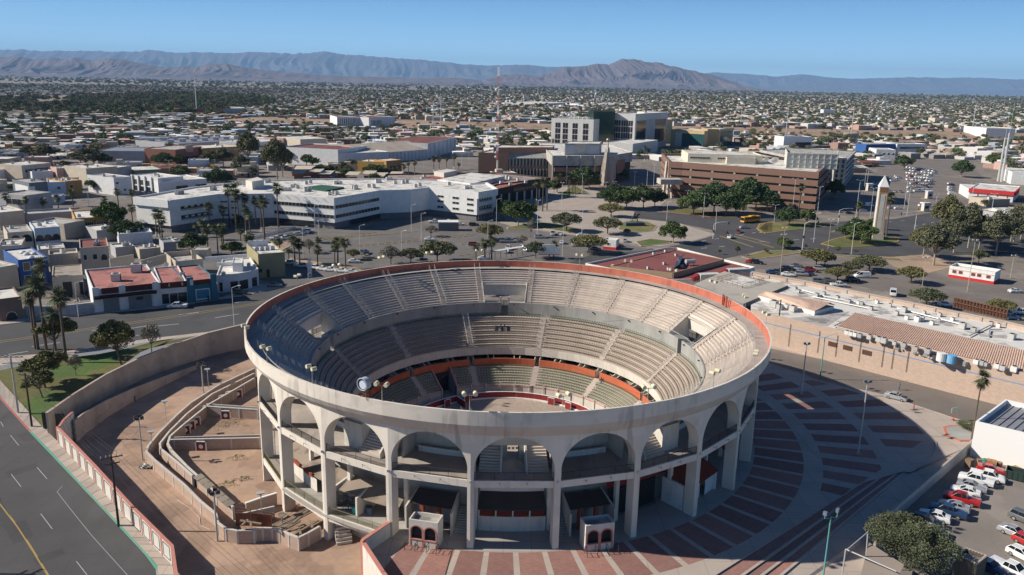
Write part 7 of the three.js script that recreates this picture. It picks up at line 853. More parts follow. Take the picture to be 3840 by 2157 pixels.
function leafGeo(clumps,n,size,flatness = .5,droop = 0) {   // leaf-sized quads scattered through clump volumes
const pos = [],col = [],tot = clumps.reduce((s,c) => s + c[3] * c[3] * (c[4] || 1),0),v = new THREE.Vector3(),a = new THREE.Vector3(),b = new THREE.Vector3();
for (const [cx,cy,cz,r,ky = .75] of clumps) { const m = Math.round(n * r * r * ky / tot),tone = rr(.72,1.22);
for (let i = 0;i < m;i++) { const t = rr(0,6.283),u = rr(-.75,1),q = Math.sqrt(1 - u * u),rad = r * (.5 + .62 * Math.pow(rnd(),.8));v.set(cx + Math.cos(t) * q * rad,cy + u * rad * ky,cz + Math.sin(t) * q * rad);
a.set(rr(-1,1),rr(-flatness,flatness) - droop,rr(-1,1)).normalize();b.set(rr(-1,1),rr(-flatness,flatness),rr(-1,1)).cross(a).normalize();const s = size * rr(.6,1.35);a.multiplyScalar(s);b.multiplyScalar(s * rr(.35,.7));const k = tone * rr(.75,1.25),kk = [k * rr(.93,1.1),k,k * rr(.9,1.05)];
const P = [[-1,0],[0,-1],[1,0],[0,1]].map(([f,g]) => [v.x + a.x * f + b.x * g,v.y + a.y * f + b.y * g,v.z + a.z * f + b.z * g]);for (const j of [0,1,2,0,2,3]) { pos.push(...P[j]);col.push(...kk);} } }
const g = new THREE.BufferGeometry();g.setAttribute('position',new THREE.Float32BufferAttribute(pos,3));g.setAttribute('color',new THREE.Float32BufferAttribute(col,3));g.computeVertexNormals();return g;
}
let tv = 0;const tint = k => { const m = leafM[k].clone(),f = [[1,1,1],[1.25,1.15,.9],[.82,.92,1]][tv++ % 3];m.color.setRGB(m.color.r * f[0],m.color.g * f[1],m.color.b * f[2]);return m;};
function treeProto(kind,o) {                      // unit: metres at scale 1
const t = new THREE.Group();t.name = o.name;tag(t,'tree','tree');
const tr = new MB(),clumps = [],{ h,w,base = .3,n,size,ncl,ky = .72,lean = 0,tk = .22 } = o;
const top = [lean,h * base,lean * .3];tr.tube([0,-.2,0],top,tk,tk * .7,8);
for (let i = 0;i < ncl;i++) { const a = i / ncl * 6.283 * 2.4 + rr(-.4,.4),q = Math.sqrt((i + .3) / ncl),R0 = w / 2 * q * .82,y = h * (base + (1 - base) * (o.umbrella ? .62 - .28 * q * q + rr(-.08,.1) : .30 + .42 * (1 - q) + rr(-.14,.2)));const r = w * (o.umbrella ? (o.ncl > 40 ? .115 : .15) : .155) * rr(.75,1.25);const c = [top[0] + Math.cos(a) * R0,y,top[2] + Math.sin(a) * R0];clumps.push([...c,r,ky]);tr.tube([top[0] * .9,top[1] * .9,top[2] * .9],[c[0],c[1] - r * .2,c[2]],tk * .42,tk * .12,5);}
tr.build('trunk',o.trunk || M.trunk,t);part('crown',leafGeo(clumps,n,size,o.flat,o.droop),tint(kind),t);return t;
}
const P = {
ficus: [0,1,2].map(() => treeProto('ficus',{ name: 'round_tree',h: 8,w: 10,base: .24,n: 6500,size: .30,ncl: 24,trunk: M.trunkPale })),
mesq: [0,1,2].map(() => treeProto('mesq',{ name: 'umbrella_tree',h: 6,w: 9.5,base: .3,n: 5600,size: .24,ncl: 22,umbrella: 1,ky: .55 })),
euc: [0,1].map(() => treeProto('euc',{ name: 'eucalyptus',h: 16,w: 10,base: .3,n: 8000,size: .34,ncl: 24,ky: 1.15,droop: .7,trunk: M.trunkPale,tk: .3 })),
bare: [0].map(() => treeProto('bare',{ name: 'bare_tree',h: 6,w: 6.5,base: .3,n: 1500,size: .2,ncl: 14,ky: .8,tk: .16 })),
olive: [0,1].map(() => treeProto('olive',{ name: 'park_tree',h: 8,w: 7.5,base: .34,n: 5600,size: .24,ncl: 13,lean: .7,tk: .2 })),
};
function palmProto(h,white,bushy = 1) {
const t = new THREE.Group();t.name = 'fan_palm';tag(t,'palm','palm tree');const tr = new MB(),bend = rr(-.5,.5);let p = [0,-.1,0];for (let i = 1;i <= 6;i++) { const u = i / 6,q = [bend * u * u,h * u,bend * .4 * u * u];tr.tube(p,q,.30 - .12 * (u - .16),.30 - .12 * u,8);p = q;} tr.build('trunk',M.trunk,t);
if (white) new MB().tube([0,0,0],[bend * .01,1.6,0],.33,.32,8).build('white_base',M.trunkWhite,t);
const fr = (n,dead) => { const pos = [],col = [];for (let i = 0;i < n;i++) { const a = rr(0,6.283),e = dead ? rr(-1.45,-.9) : rr(-.6,1.2),L = dead ? rr(1.1,1.9) : rr(1.4,2.3) * bushy,d = [Math.cos(a) * Math.cos(e),Math.sin(e),Math.sin(a) * Math.cos(e)],s = [-Math.sin(a),0,Math.cos(a)],c = [p[0] + d[0] * L * .5,p[1] - (dead ? .2 : 0) + d[1] * L * .5,p[2] + d[2] * L * .5],k = rr(.7,1.3);const up = [s[1] * d[2] - s[2] * d[1],s[2] * d[0] - s[0] * d[2],s[0] * d[1] - s[1] * d[0]];
for (let f = -3;f <= 3;f++) { const g = f * .36,tip = [0,1,2].map(x => c[x] + (d[x] * Math.cos(g) + s[x] * Math.sin(g)) * L * .85 - (x === 1 ? L * .22 * (Math.abs(f) * .2 + .5) : 0)),w = .10 * L,l = [0,1,2].map(x => c[x] + s[x] * (g * .2 - w) + up[x] * .03),r = [0,1,2].map(x => c[x] + s[x] * (g * .2 + w));pos.push(...l,...r,...tip);for (let q = 0;q < 3;q++) col.push(k,k,k);}
const w = .03,m = [p[0],p[1],p[2]];pos.push(m[0] - s[0] * w,m[1],m[2] - s[2] * w,m[0] + s[0] * w,m[1],m[2] + s[2] * w,...c);for (let q = 0;q < 3;q++) col.push(k,k,k);} const g = new THREE.BufferGeometry();g.setAttribute('position',new THREE.Float32BufferAttribute(pos,3));g.setAttribute('color',new THREE.Float32BufferAttribute(col,3));g.computeVertexNormals();return g;};
part('crown',fr(46,false),leafM.palm,t);part('dry_skirt',fr(16,true),leafM.skirt,t);return t;
}
const palmPr = [[9,1],[11,1],[13,0],[7,0]].map(([h,w]) => [h,palmProto(h,w)]);
function plant(proto,x,y,z,s,label,group,sy = 1) { const c = proto.clone();c.name = numbered(proto.name);c.position.set(x,y,z);c.rotation.y = rr(0,6.283);c.scale.set(s,s * sy,s);c.userData = { ...proto.userData,label };if (group) c.userData.group = group;scene.add(c);return c;}
function cluster(desc,place,group,list,fn) { list.map(e => [...e,scrX(e[0],e[1])]).sort((a,b) => a[a.length - 1] - b[b.length - 1]).forEach((e,i,all) => fn(e,all.length === 1 ? desc + ' ' + place : ordinal(i) + ' ' + desc + ' from left, ' + place,all.length === 1 ? null : group));}
const palms = (place,list,y = 0) => cluster('fan palm',place,'fan palms ' + place,list,([x,z,h],label,group) => { let b = palmPr[0];for (const q of palmPr) if (Math.abs(q[0] - h) < Math.abs(b[0] - h)) b = q;const s = Math.min(1.25,Math.max(.8,h / b[0]));plant(b[1],x,typeof y === 'function' ? y(x,z) : y,z,s,label,group,h / b[0] / s);});
const trees = (kind,noun,place,list,y = 0) => cluster(noun,place,noun + 's ' + place,list,([x,z,w,h],label,group) => { const pr = pick(P[kind]),w0 = { ficus: 10,mesq: 9.5,euc: 10,bare: 6.5,olive: 7.5 }[kind],h0 = { ficus: 8,mesq: 6,euc: 16,bare: 6,olive: 8 }[kind],s = w / w0;plant(pr,x,typeof y === 'function' ? y(x,z) : y,z,s,label,group,(h || h0 * s) / h0 / s);});
// the near mesquite gets its own dense crown
{ const [x,z] = [56.97,46.79],t = treeProto('mesq',{ name: 'mesquite_tree',h: 8.4,w: 13.2,base: .2,n: 34000,size: .115,ncl: 58,umbrella: 1,ky: .62,tk: .3 });t.position.set(x,-1.2,z);t.userData.label = 'large spreading mesquite tree standing between the billboard roof and parked cars';t.name = numbered(t.name);scene.add(t);}
const hLy = (x,z) => hL(z);
trees('olive','olive green tree','on the lawn by the avenue',[[...[[-88.97,-27.59]][0],9.5,11.5],[...[[-107.57,-32.78]][0],9,10],[...[[-98.95,-13.96]][0],9.5,8.5],[...[[-96.82,-9.15]][0],6.5,6]],hLy);
trees('bare','gray half bare tree','on the lawn by the tall wall',[[...[[-90.94,-30.39]][0],8,8],[...[[-85.26,-35.16]][0],5,7.5],[...[[-95.90,-20.78]][0],3.2,5]],hLy);
palms('in the lawn clump by the avenue',[[...[[-113.49,-35.87]][0],13],[...[[-112.69,-35.57]][0],15.5],[...[[-108.68,-32.16]][0],17],[...[[-105.76,-30.99]][0],10.5],[...[[-102.09,-28.37]][0],15.5]],hLy);
palms('in the gap beside the bright blue house',[[...[-137.71,-82.56],10],[...[-137.95,-81.27],7]]);
palms('before the white zigzag offices',[1010,1055,1130,1200,1265,1360,1382,1512,850,990,1195,1245].map((_,i) => [[...[-124.2,-203.1],17],[...[-117.6,-192.4],18.5],[...[-119.4,-201.1],15],[...[-113.6,-192.9],15],[...[-112.6,-203.2],12.5],[...[-107.9,-196.0],12],[...[-99.8,-173.3],16.5],[...[-103.8,-206.9],17.5],[...[-129.4,-193.5],11],[...[-126.2,-201.6],8.5],[...[-112.1,-188.1],11],[...[-109.3,-184.9],9]][i]));
palms('around the small court left of the white offices',[[...[-146.7,-180.6],9.5],[...[-143.5,-176.3],10],[...[-138.4,-166.9],9],[...[-125.4,-175.0],7],[...[-129.7,-180.2],5],[...[-114.5,-151.1],9],[...[-109.9,-148.6],9.5],[...[-112.2,-161.3],7.5],[...[-112.1,-159.3],6.5],[...[-109.9,-174.4],4],[...[-101.6,-156.3],5],[...[-99.8,-156.5],5.5]]);
palms('along the near edge of the big lot',[[...[-89.1,-153.7],4],[...[-87.8,-152.8],4.5],[...[-76.8,-132.7],9],[...[-75.7,-134.8],7.5],[...[-74.4,-157.2],4.5],[...[-68.6,-132.1],6],[...[-61.6,-127.8],8.5],[...[-60.5,-127.9],9.5],[...[-56.7,-122.6],10.5],[...[-81.4,-141.3],3.5],[...[-13.1,-146.2],5],[...[-9.8,-147.0],6.5],[...[-7.3,-147.2],7.5],[...[16.1,-152.7],5.5]]);
palms('in the old lot at the left',[[...[-233.8,-223.3],9],[...[-223.3,-219.8],8],[...[-219.4,-226.8],6.5],[...[-212.6,-227.7],8],[...[-220.0,-253.8],7],[...[-201.0,-261.5],7],[...[-189.2,-251.8],8],[...[-203.2,-251.7],4.5],[...[-169.9,-209.7],7]]);
palms('along the street of the yellow corner building',[[...[-74.8,-430.3],8],[...[-70.1,-427.6],8.5],[...[-58.6,-448.4],10],[...[-55.0,-452.9],9],[...[-50.4,-464.1],8.5],[...[-45.7,-473.2],9.5],[...[-41.0,-459.6],5],[...[-89.2,-412.1],6.5],[...[-85.1,-407.4],5],[...[-80.5,-422.0],6],[...[-76.6,-419.3],6.5],[...[-82.9,-414.6],6]]);
palms('in the civic plaza gardens',[[...[26.6,-342.2],10],[...[32.1,-324.4],13],[...[33.2,-328.7],12.5],[...[34.8,-325.9],9.5],[...[36.4,-327.7],11],[...[52.3,-462.5],9.5],[...[57.4,-485.2],7],[...[12.5,-273.2],14.5],[...[15.6,-269.5],15],[...[18.0,-273.9],13.5],[...[115.1,-573.4],12],[...[117.8,-574.0],9.5],[...[39,-681],9]]);
palms('near the obelisk and banded offices',[[...[155.0,-288.4],13.5],[...[164.1,-233.6],11.5],[...[170.2,-215.6],18]]);
{ const p = [88.22,6.23],t = palmPr[2][1].clone();t.name = numbered('fan_palm');t.position.set(p[0],0,p[1]);t.scale.set(.62,.98,.62);tag(t,'single thin palm with white painted base by the white store','palm tree');scene.add(t);const q = [90.50,0.46],s = palmPr[3][1].clone();s.name = numbered('fan_palm');s.position.set(q[0],0,q[1]);s.scale.set(.9,.16,.9);tag(s,'stubby low palm in the round planter','palm tree');scene.add(s);}
trees('ficus','dark round tree','along the civic plaza and banded offices',[[...[2.8,-224.0],16,13],[...[-3.3,-238.6],12,10],[...[44.5,-365.3],17,15],[...[48.3,-365.9],13,12],[...[41.1,-370.8],12,13],[...[52.2,-285.0],15,13],[...[56.2,-283.4],16,14],[...[60.9,-282.8],16,13],[...[71.0,-289.8],15,13],[...[77.7,-292.9],13,11],[...[68.3,-188.9],11.5,10],[...[94.1,-270.0],16,12],[...[99.7,-272.7],18,15],[...[106.0,-275.6],19,17],[...[110.5,-268.2],17,14],[...[115.6,-268.8],16,14],[...[127.0,-291.0],20,18],[...[134.1,-296.4],18,15],[...[137.2,-286.0],15,12],[...[74.4,-416.2],10,9],[...[24.9,-344.7],9,8]]);
trees('ficus','dark round tree','on the islands around the obelisk',[[...[131.0,-241.4],8.5,9],[...[133.7,-239.0],9.5,9.5],[...[144.1,-244.7],9.5,8.5],[...[195.2,-343.9],12,12],[...[148.4,-207.3],9.5,7],[...[151.4,-197.9],13,9.5],[...[155.0,-212.4],10,9],[...[165.6,-219.6],8,9],[...[113.3,-183.3],7,5]]);
trees('ficus','dark round tree','in the courts left of the white offices',[[...[-168.6,-187.6],13.5,14],[...[-152.8,-169.5],11.5,9],[...[-156.1,-169.1],9.5,8.5],[...[-117.0,-144.2],10,9.5],[...[-104.3,-147.3],8,5.5],[...[-119.8,-202.3],5.5,6.5]]);
trees('ficus','dark dense tree','behind the white offices',[[...[-253.0,-442.8],15,11],[...[-263.3,-455.6],12,9],[...[-251.4,-463.3],10,8],[...[-218.5,-383.8],13,8],[...[-178.7,-337.2],15,12],[...[-177.1,-344.1],12,10],[...[-95.2,-402.2],13,10],[...[-91.3,-406.3],11,9],[...[-111.0,-389.6],15,9],[...[-130.4,-399.0],12,9],[...[-235.5,-306.4],11,9],[...[-127.0,-409.0],10,8]]);
trees('euc','tall loose gray green tree','behind the white offices',[[...[-153.9,-380.2],18,27],[...[-154.7,-395.6],15,23],[...[-196.5,-454.5],17,27],[...[-215.4,-455.6],14,14],[...[-223.0,-449.1],15,12],[...[-197.2,-439.8],12,11],[...[-302.9,-427.7],20,14],[...[-299.9,-433.1],19,13],[...[-315.5,-444.6],16,11],[...[-292.9,-434.6],11,10],[...[-348.6,-458.1],19,14],[...[-377.3,-484.9],12,10],[...[-170.5,-486.1],13,12],[...[-184.8,-419.4],14,8]]);
trees('mesq','wide umbrella tree','around the statue garden and big lot',[[...[24.6,-211.8],14.5,9],[...[42.6,-207.9],13.5,8.5],[...[49.7,-256.4],12.5,7.5],[...[30.5,-164.5],13.5,8],[...[-9.0,-187.4],12,7.5],[...[-27.1,-142.0],14,9],[...[-36.3,-138.3],9.5,6.5],[...[9.3,-152.4],8.5,7],[...[50.9,-205.0],3.5,3.2],[...[-58.1,-142.8],5,4.5]]);
trees('bare','brown bare tree','in the big lot',[[...[-34.5,-192.1],7,5],[...[-43.3,-136.7],9,7],[...[8.2,-195.6],4,8],[...[4.4,-175.6],5,4.5],[...[-76.7,-153.0],5.5,5.5]]);
trees('mesq','wide umbrella tree','in the lot behind the brick hall',[[...[113.9,-147.5],11.5,7.5],[...[117.4,-148.2],8,6],[...[131.3,-141.8],12,6.5],[...[113.1,-124.8],9,5.5],[...[123.1,-137.8],7.5,5],[...[138.0,-123.5],9.5,6.5],[...[128.39,-93.20],11.5,6],[...[148.06,-87.23],8.5,4.5],[...[112.6,-179.8],4.5,3.2],[...[181.6,-160.2],7,6]]);
trees('euc','tall drooping gray green tree','in the grove at the right',[[...[161.3,-154.6],15,16],[...[164.5,-169.2],11,13],[...[199.1,-220.4],14,19],[...[182.6,-180.5],12,18],[...[194.7,-191.9],13,19],[...[198.1,-189.7],11,12],[...[198.1,-177.3],15,18],[...[215.4,-196.7],13,16],[...[231.2,-215.1],12,13]]);
trees('ficus','dark round tree','in the grove at the right',[[...[204.2,-203.6],12,11],[...[224.1,-208.6],13,12],[...[350.0,-489.6],16,14],[...[328.7,-539.6],16,13],[...[440,-604],14,11]]);
trees('olive','small clipped tree','along the boulevard verge',[[...[102.5,-170.0],1.6,2],[...[121.9,-181.7],1.8,2],[...[132.2,-173.0],2,3.4],[...[138.5,-172.4],1.8,2.4],[...[89.0,-165.9],2.2,3.8],[...[82.3,-166.5],1.7,2.4],[...[102.0,-171.1],1.4,2]]);
trees('bare','dry shrub','in the oval bed behind the stadium',[[...[-6.55,-94.52],3.2,2.6],[...[-3.87,-96.20],3,2.2]]);


// ---------------------------------------------------------------- vehicles
const paint = { white: [.74,.74,.73],silver: [.42,.43,.45],gray: [.16,.165,.17],black: [.015,.015,.017],red: [.42,.02,.02],blue: [.02,.05,.12],gold: [.33,.27,.19],maroon: [.16,.015,.02],cream: [.6,.56,.47] };
const paintM = {};for (const k in paint) { paintM[k] = new THREE.MeshPhysicalMaterial({ roughness: .32,clearcoat: .8,clearcoatRoughness: .1,metalness: k === 'silver' || k === 'gray' ? .35 : 0 });paintM[k].color.setRGB(...paint[k]);}
mat('tyre',.02,.02,.02);mat('rim',.45,.45,.46,null,{ roughness: .35,metalness: .6 });mat('lampRed',.35,.02,.02,null,{ roughness: .3 });mat('lampClear',.7,.7,.68,null,{ roughness: .15 });mat('carGlass',.012,.015,.018,null,{ roughness: .08 });
function carProto(type) {                          // front towards +x
const S = { sedan: { L: 4.5,W: 1.76,prof: [[-2.25,.3],[-2.22,.72],[-2.1,.98],[-1.45,1.02],[.75,.98],[1.9,.84],[2.2,.68],[2.25,.3]],cab: [[-1.55,1.0],[-.95,1.43],[.1,1.46],[.95,.97]] },
suv: { L: 4.6,W: 1.85,prof: [[-2.3,.36],[-2.28,.95],[-2.2,1.12],[.9,1.1],[2.05,.98],[2.28,.75],[2.3,.36]],cab: [[-2.15,1.1],[-1.85,1.72],[.25,1.74],[1.05,1.08]] },
hatch: { L: 3.9,W: 1.7,prof: [[-1.95,.3],[-1.92,.85],[-1.8,1.0],[.75,.98],[1.7,.84],[1.93,.66],[1.95,.3]],cab: [[-1.85,1.0],[-1.45,1.46],[.1,1.5],[1.0,.97]] },
pickup: { L: 5.3,W: 1.85,prof: [[-2.65,.45],[-2.65,1.08],[-.75,1.08],[-.75,1.1],[1.25,1.1],[2.4,1.02],[2.62,.85],[2.65,.45]],cab: [[-.85,1.08],[-.6,1.76],[.75,1.78],[1.5,1.08]],bed: 1 },
van: { L: 5.3,W: 1.9,prof: [[-2.65,.35],[-2.65,1.2],[1.9,1.2],[2.45,.95],[2.65,.7],[2.65,.35]],cab: [[-2.64,1.2],[-2.55,2.2],[1.0,2.2],[1.85,1.18]],panel: 1 } }[type];
const t = new THREE.Group();t.name = { sedan: 'sedan_car',suv: 'suv_car',hatch: 'hatchback_car',pickup: 'pickup_truck',van: 'van' }[type];tag(t,'car',type === 'pickup' ? 'pickup truck' : type === 'van' ? 'van' : 'car');
const s = new THREE.Shape();S.prof.forEach((p,i) => i ? s.lineTo(...p) : s.moveTo(...p));s.closePath();if (S.bed) {}
const g = new THREE.ExtrudeGeometry(s,{ depth: S.W - .2,bevelEnabled: true,bevelThickness: .1,bevelSize: .07,bevelSegments: 2,curveSegments: 4 }).translate(0,0,-(S.W - .2) / 2);
const b = new MB().geo(g);t.body = part('body',b.geometry(.6),paintM.white,t);
const w0 = S.W / 2 - .04,w1 = S.W / 2 - (S.panel ? .12 : .26),c = S.cab,gl = new MB(),rf = new MB(),V = (p,w) => [p[0],p[1],w];
for (const k of [1,-1]) gl.q(V(c[0],k * w0),V(c[1],k * w1),V(c[2],k * w1),V(c[3],k * w0));gl.q(V(c[2],w1),V(c[2],-w1),V(c[3],-w0),V(c[3],w0));gl.q(V(c[0],w0),V(c[0],-w0),V(c[1],-w1),V(c[1],w1));gl.build('windows',M.carGlass,t);
rf.q(V([c[1][0],c[1][1] + .01],w1),V([c[1][0],c[1][1] + .01],-w1),V([c[2][0],c[2][1] + .01],-w1),V([c[2][0],c[2][1] + .01],w1));for (const k of [1,-1]) { const P2 = (a,u,y) => [a[0],a[1],k * u];for (const [p,q] of [[c[0],c[1]],[c[3],c[2]]]) rf.tube([p[0],p[1],k * (w0 + .01)],[q[0],q[1],k * (w1 + .01)],.055,.05,4);rf.tube(V(c[1],k * w1),V(c[2],k * w1),.05,.05,4);const mx = (c[1][0] + c[2][0]) / 2;rf.tube([mx - .1,1.0,k * (w0 + .01)],[mx,c[1][1],k * (w1 + .01)],.04,.04,4);}
if (S.panel) for (const k of [1,-1]) rf.q(V([c[0][0],c[0][1]],k * (w0 + .02)),V(c[1],k * (w1 + .02)),V([.1,2.2],k * (w1 + .02)),V([.3,1.2],k * (w0 + .02)));if (S.panel) rf.q(V(c[0],w0).map((v,i) => i ? v : v - .03),V(c[0],-w0).map((v,i) => i ? v : v - .03),[c[1][0] - .03,1.55,-w0],[c[1][0] - .03,1.55,w0]);
part('roof',rf.geometry(.5),paintM.white,t);
if (S.bed) new MB().box(-1.7,.85,0,1.7,.26,S.W - .35).build('bed',M.dark,t);
const wr = S.bed || type === 'suv' ? .37 : .32,ax = [S.L * .31,-S.L * .29];for (const x of ax) for (const k of [1,-1]) { const wl = part('wheel',new THREE.CylinderGeometry(wr,wr,.22,14).rotateX(Math.PI / 2).translate(x,wr,k * (S.W / 2 - .1)),M.tyre,t);part('rim',new THREE.CylinderGeometry(wr * .62,wr * .62,.03,10).rotateX(Math.PI / 2).translate(x,wr,k * (S.W / 2 + .015)),M.rim,wl);}
for (const k of [1,-1]) { new MB().box(S.L / 2 - .12,.62,k * (S.W / 2 - .3),.2,.16,.38).build('headlight',M.lampClear,t);new MB().box(-S.L / 2 + .08,.74,k * (S.W / 2 - .24),.2,.18,.26).build('tail_light',M.lampRed,t);}
for (const k of [1,-1]) new MB().box(k * (S.L / 2 + .03),.32,0,.1,.2,S.W - .1).build('bumper',S.bed ? M.rim : M.gray,t);delete t.body;return t;
}
const carP = {};for (const k of ['sedan','suv','hatch','pickup','van']) carP[k] = carProto(k);
function car(type,colour,[x,z],y,turn,label,group) { const c = carP[type].clone();c.name = numbered(carP[type].name);c.position.set(x,y,z);c.rotation.y = turn;c.traverse(o => { if (o.name === 'body' || o.name === 'roof') o.material = paintM[colour];});c.userData = { ...carP[type].userData,label };if (group) c.userData.group = group;scene.add(c);return c;}
const noun = { sedan: 'sedan',suv: 'suv',hatch: 'hatchback',pickup: 'pickup truck',van: 'van' };
function cars(place,list,y = 0,group) { const by = {};list.forEach(e => (by[e[0] + e[1]] = by[e[0] + e[1]] || []).push(e));for (const k in by) by[k].sort((a,b) => scrX(a[2],a[3]) - scrX(b[2],b[3])).forEach((e,i,all) => car(e[0],e[1],[e[2],e[3]],y,e[4],(all.length > 1 ? ordinal(i) + ' ' + e[1] + ' ' + noun[e[0]] + ' from left, ' : e[1] + ' ' + noun[e[0]] + ' ') + place,all.length > 1 ? e[1] + ' ' + noun[e[0]] + 's ' + place : null));}
// street car with its bonnet up
{ const a = [81.83,-15.67],b = [85.12,-12.86],ang = -Math.atan2(b[1] - a[1],b[0] - a[0]),c = car('sedan','silver',[(a[0] + b[0]) / 2,(a[1] + b[1]) / 2 - .6],0,ang,'silver sedan with its bonnet raised on the street by the brick wall');const h = new MB();h.box(1.35,1.15,0,1.2,.05,1.5);const m = part('bonnet',h.geometry(),paintM.silver,c);m.rotation.z = .55;m.position.set(-.35,-.55,0);new MB().box(1.55,.86,0,1.1,.14,1.3).build('engine_bay',M.dark,c);}
const pk = .62;
cars('parked along the low wall of the car park',[['pickup','white',...[84.08,19.27],-.62],['pickup','white',...[81.30,20.68],-.62 + Math.PI],['sedan','red',...[86.25,16.53],-.5],['sedan','silver',...[79.30,22.96],-.6],['sedan','white',...[77.22,24.88],-.6 + Math.PI],['pickup','red',...[75.11,27.62],-.58 + Math.PI],['sedan','silver',...[72.62,30.00],-.6 + Math.PI],['pickup','blue',...[70.73,31.73],-.6 + Math.PI],['sedan','white',...[67.89,33.19],-.6 + Math.PI],['suv','black',...[65.69,35.12],-.6],['sedan','silver',...[65.24,37.68],-.6]],-1.2);
cars('at the right edge of the car park',[['sedan','silver',...[77.86,37.69],-1.0],['hatch','red',...[78.27,40.11],-1.0],['suv','gray',...[81.91,33.70],-1.0],['sedan','blue',...[68.82,47.01],-1.0],['hatch','white',...[75.31,43.70],-1.1],['pickup','white',...[71.36,47.55],-1.0]],-1.2);
cars('on the avenue before the shops',[['pickup','white',...[-94.81,-73.95],.12 + Math.PI],['suv','black',...[-82.56,-90.34],.15],['sedan','gray',...[-74.7,-100.5],.1]]);
cars('in the lot behind the brick hall',[['van','white',...[124.1,-130.7],.0 + Math.PI],['van','white',...[124.2,-106.6],1.15],['pickup','white',...[110.4,-116.6],-.1],['sedan','white',...[168.0,-113.2],.05],['suv','gray',...[105.6,-121.2],-.25],['suv','black',...[118.6,-125.2],-.1],['suv','silver',...[113.1,-141.2],-.3],['sedan','white',...[134.79,-93.70],-.2],['suv','blue',...[147.02,-80.08],-.2],['pickup','white',...[153.43,-86.19],-.2],['pickup','black',...[97.5,-136.5],-.2],['sedan','blue',...[93.4,-134.1],-.2],['suv','black',...[100.8,-140.0],-.2],['sedan','silver',...[103.3,-141.4],-.5],['sedan','gray',...[106.2,-146.1],-.3],['sedan','white',...[97.9,-131.0],-.3],['suv','silver',...[103.3,-131.9],-.2],['sedan','blue',...[105.7,-133.1],-.2],['suv','maroon',...[108.9,-138.7],-.3],['suv','black',...[92.6,-150.5],-.3],['sedan','red',...[91.0,-151.5],-.3],['sedan','gray',...[109.6,-123.5],-.25]]);
cars('parked by the palms at the lot edge',[['pickup','white',...[-78.7,-132.8],-.3],['pickup','white',...[-73.3,-128.3],-.3],['pickup','white',...[-68.3,-126.3],-.3],['sedan','white',...[-65.1,-125.0],-.3],['sedan','white',...[-62.1,-123.7],-.2],['sedan','white',...[-58.1,-122.5],-.2],['sedan','white',...[-54.3,-121.3],0]]);
cars('in the open asphalt lot by the white offices',[['suv','gray',...[-56.0,-154.0],1.3],['sedan','gold',...[-53.2,-146.2],-.1],['sedan','white',...[-56.8,-137.8],.05],['suv','black',...[-44.8,-152.0],.1],['suv','silver',...[-34.2,-146.1],1.4],['sedan','white',...[-34.1,-182.9],.0],['suv','maroon',...[-15.2,-174.0],.0],['pickup','silver',...[-2.4,-182.4],.1],['pickup','white',...[-0.1,-183.4],0],['pickup','white',...[-1.3,-168.2],1.4],['hatch','silver',...[-1.8,-161.6],1.4],['hatch','white',...[4.3,-171.0],1.3],['hatch','white',...[5.7,-165.6],1.3],['suv','silver',...[12.1,-193.5],.05],['van','white',...[18.0,-202.0],1.5],['sedan','white',...[-10.2,-147.5],.1],['sedan','white',...[21.2,-201.6],1.4],['sedan','white',...[30.5,-199.8],.1],['hatch','white',...[20.8,-182.4],1.5],['van','white',...[25.6,-179.0],1.5],['hatch','silver',...[48.1,-189.3],1.4],['sedan','black',...[33.6,-170.0],0],['sedan','maroon',...[43.7,-178.5],.1]]);
cars('by the entrance of the white offices',[['pickup','white',...[-36.4,-226.7],.05],['pickup','white',...[-29.9,-226.5],.0],['sedan','white',...[-24.1,-222.0],.1],['suv','black',...[-17.7,-221.0],.1],['pickup','white',...[-96.2,-177.1],.15],['pickup','white',...[-93.3,-179.0],.15],['sedan','silver',...[-90.3,-188.7],.1],['pickup','white',...[-89.2,-192.0],.15],['suv','white',...[-87.7,-195.9],.15],['sedan','white',...[-136.6,-171.5],0],['sedan','white',...[-133.5,-168.5],.1],['sedan','black',...[-92.9,-157.2],.2],['pickup','white',...[-186.3,-245.0],.1]]);
cars('driving through the big crossing',[['hatch','white',...[96.1,-202.9],1.0],['sedan','maroon',...[103.6,-218.0],1.3],['sedan','silver',...[109.5,-229.4],.2],['sedan','white',...[210,-638],0]]);
cars('in the lot behind the obelisk',[['sedan','black',...[180.1,-282.2],0],['sedan','silver',...[212.8,-305.0],.1],['sedan','white',...[216.1,-304.2],.1],['pickup','white',...[242.9,-328.0],.1],['suv','white',...[236.3,-317.5],.1],['pickup','white',...[238.8,-315.5],.2],['sedan','white',...[244.2,-314.0],.1],['sedan','white',...[191.8,-293.4],.2],['van','white',...[203.3,-312.8],.1],['sedan','silver',...[250.4,-383.5],1],['sedan','gray',...[253.3,-382.2],1],['sedan','blue',...[296.3,-321.2],.2],['hatch','white',...[186.2,-192.3],.1],['pickup','white',...[280.5,-298.9],.2]]);
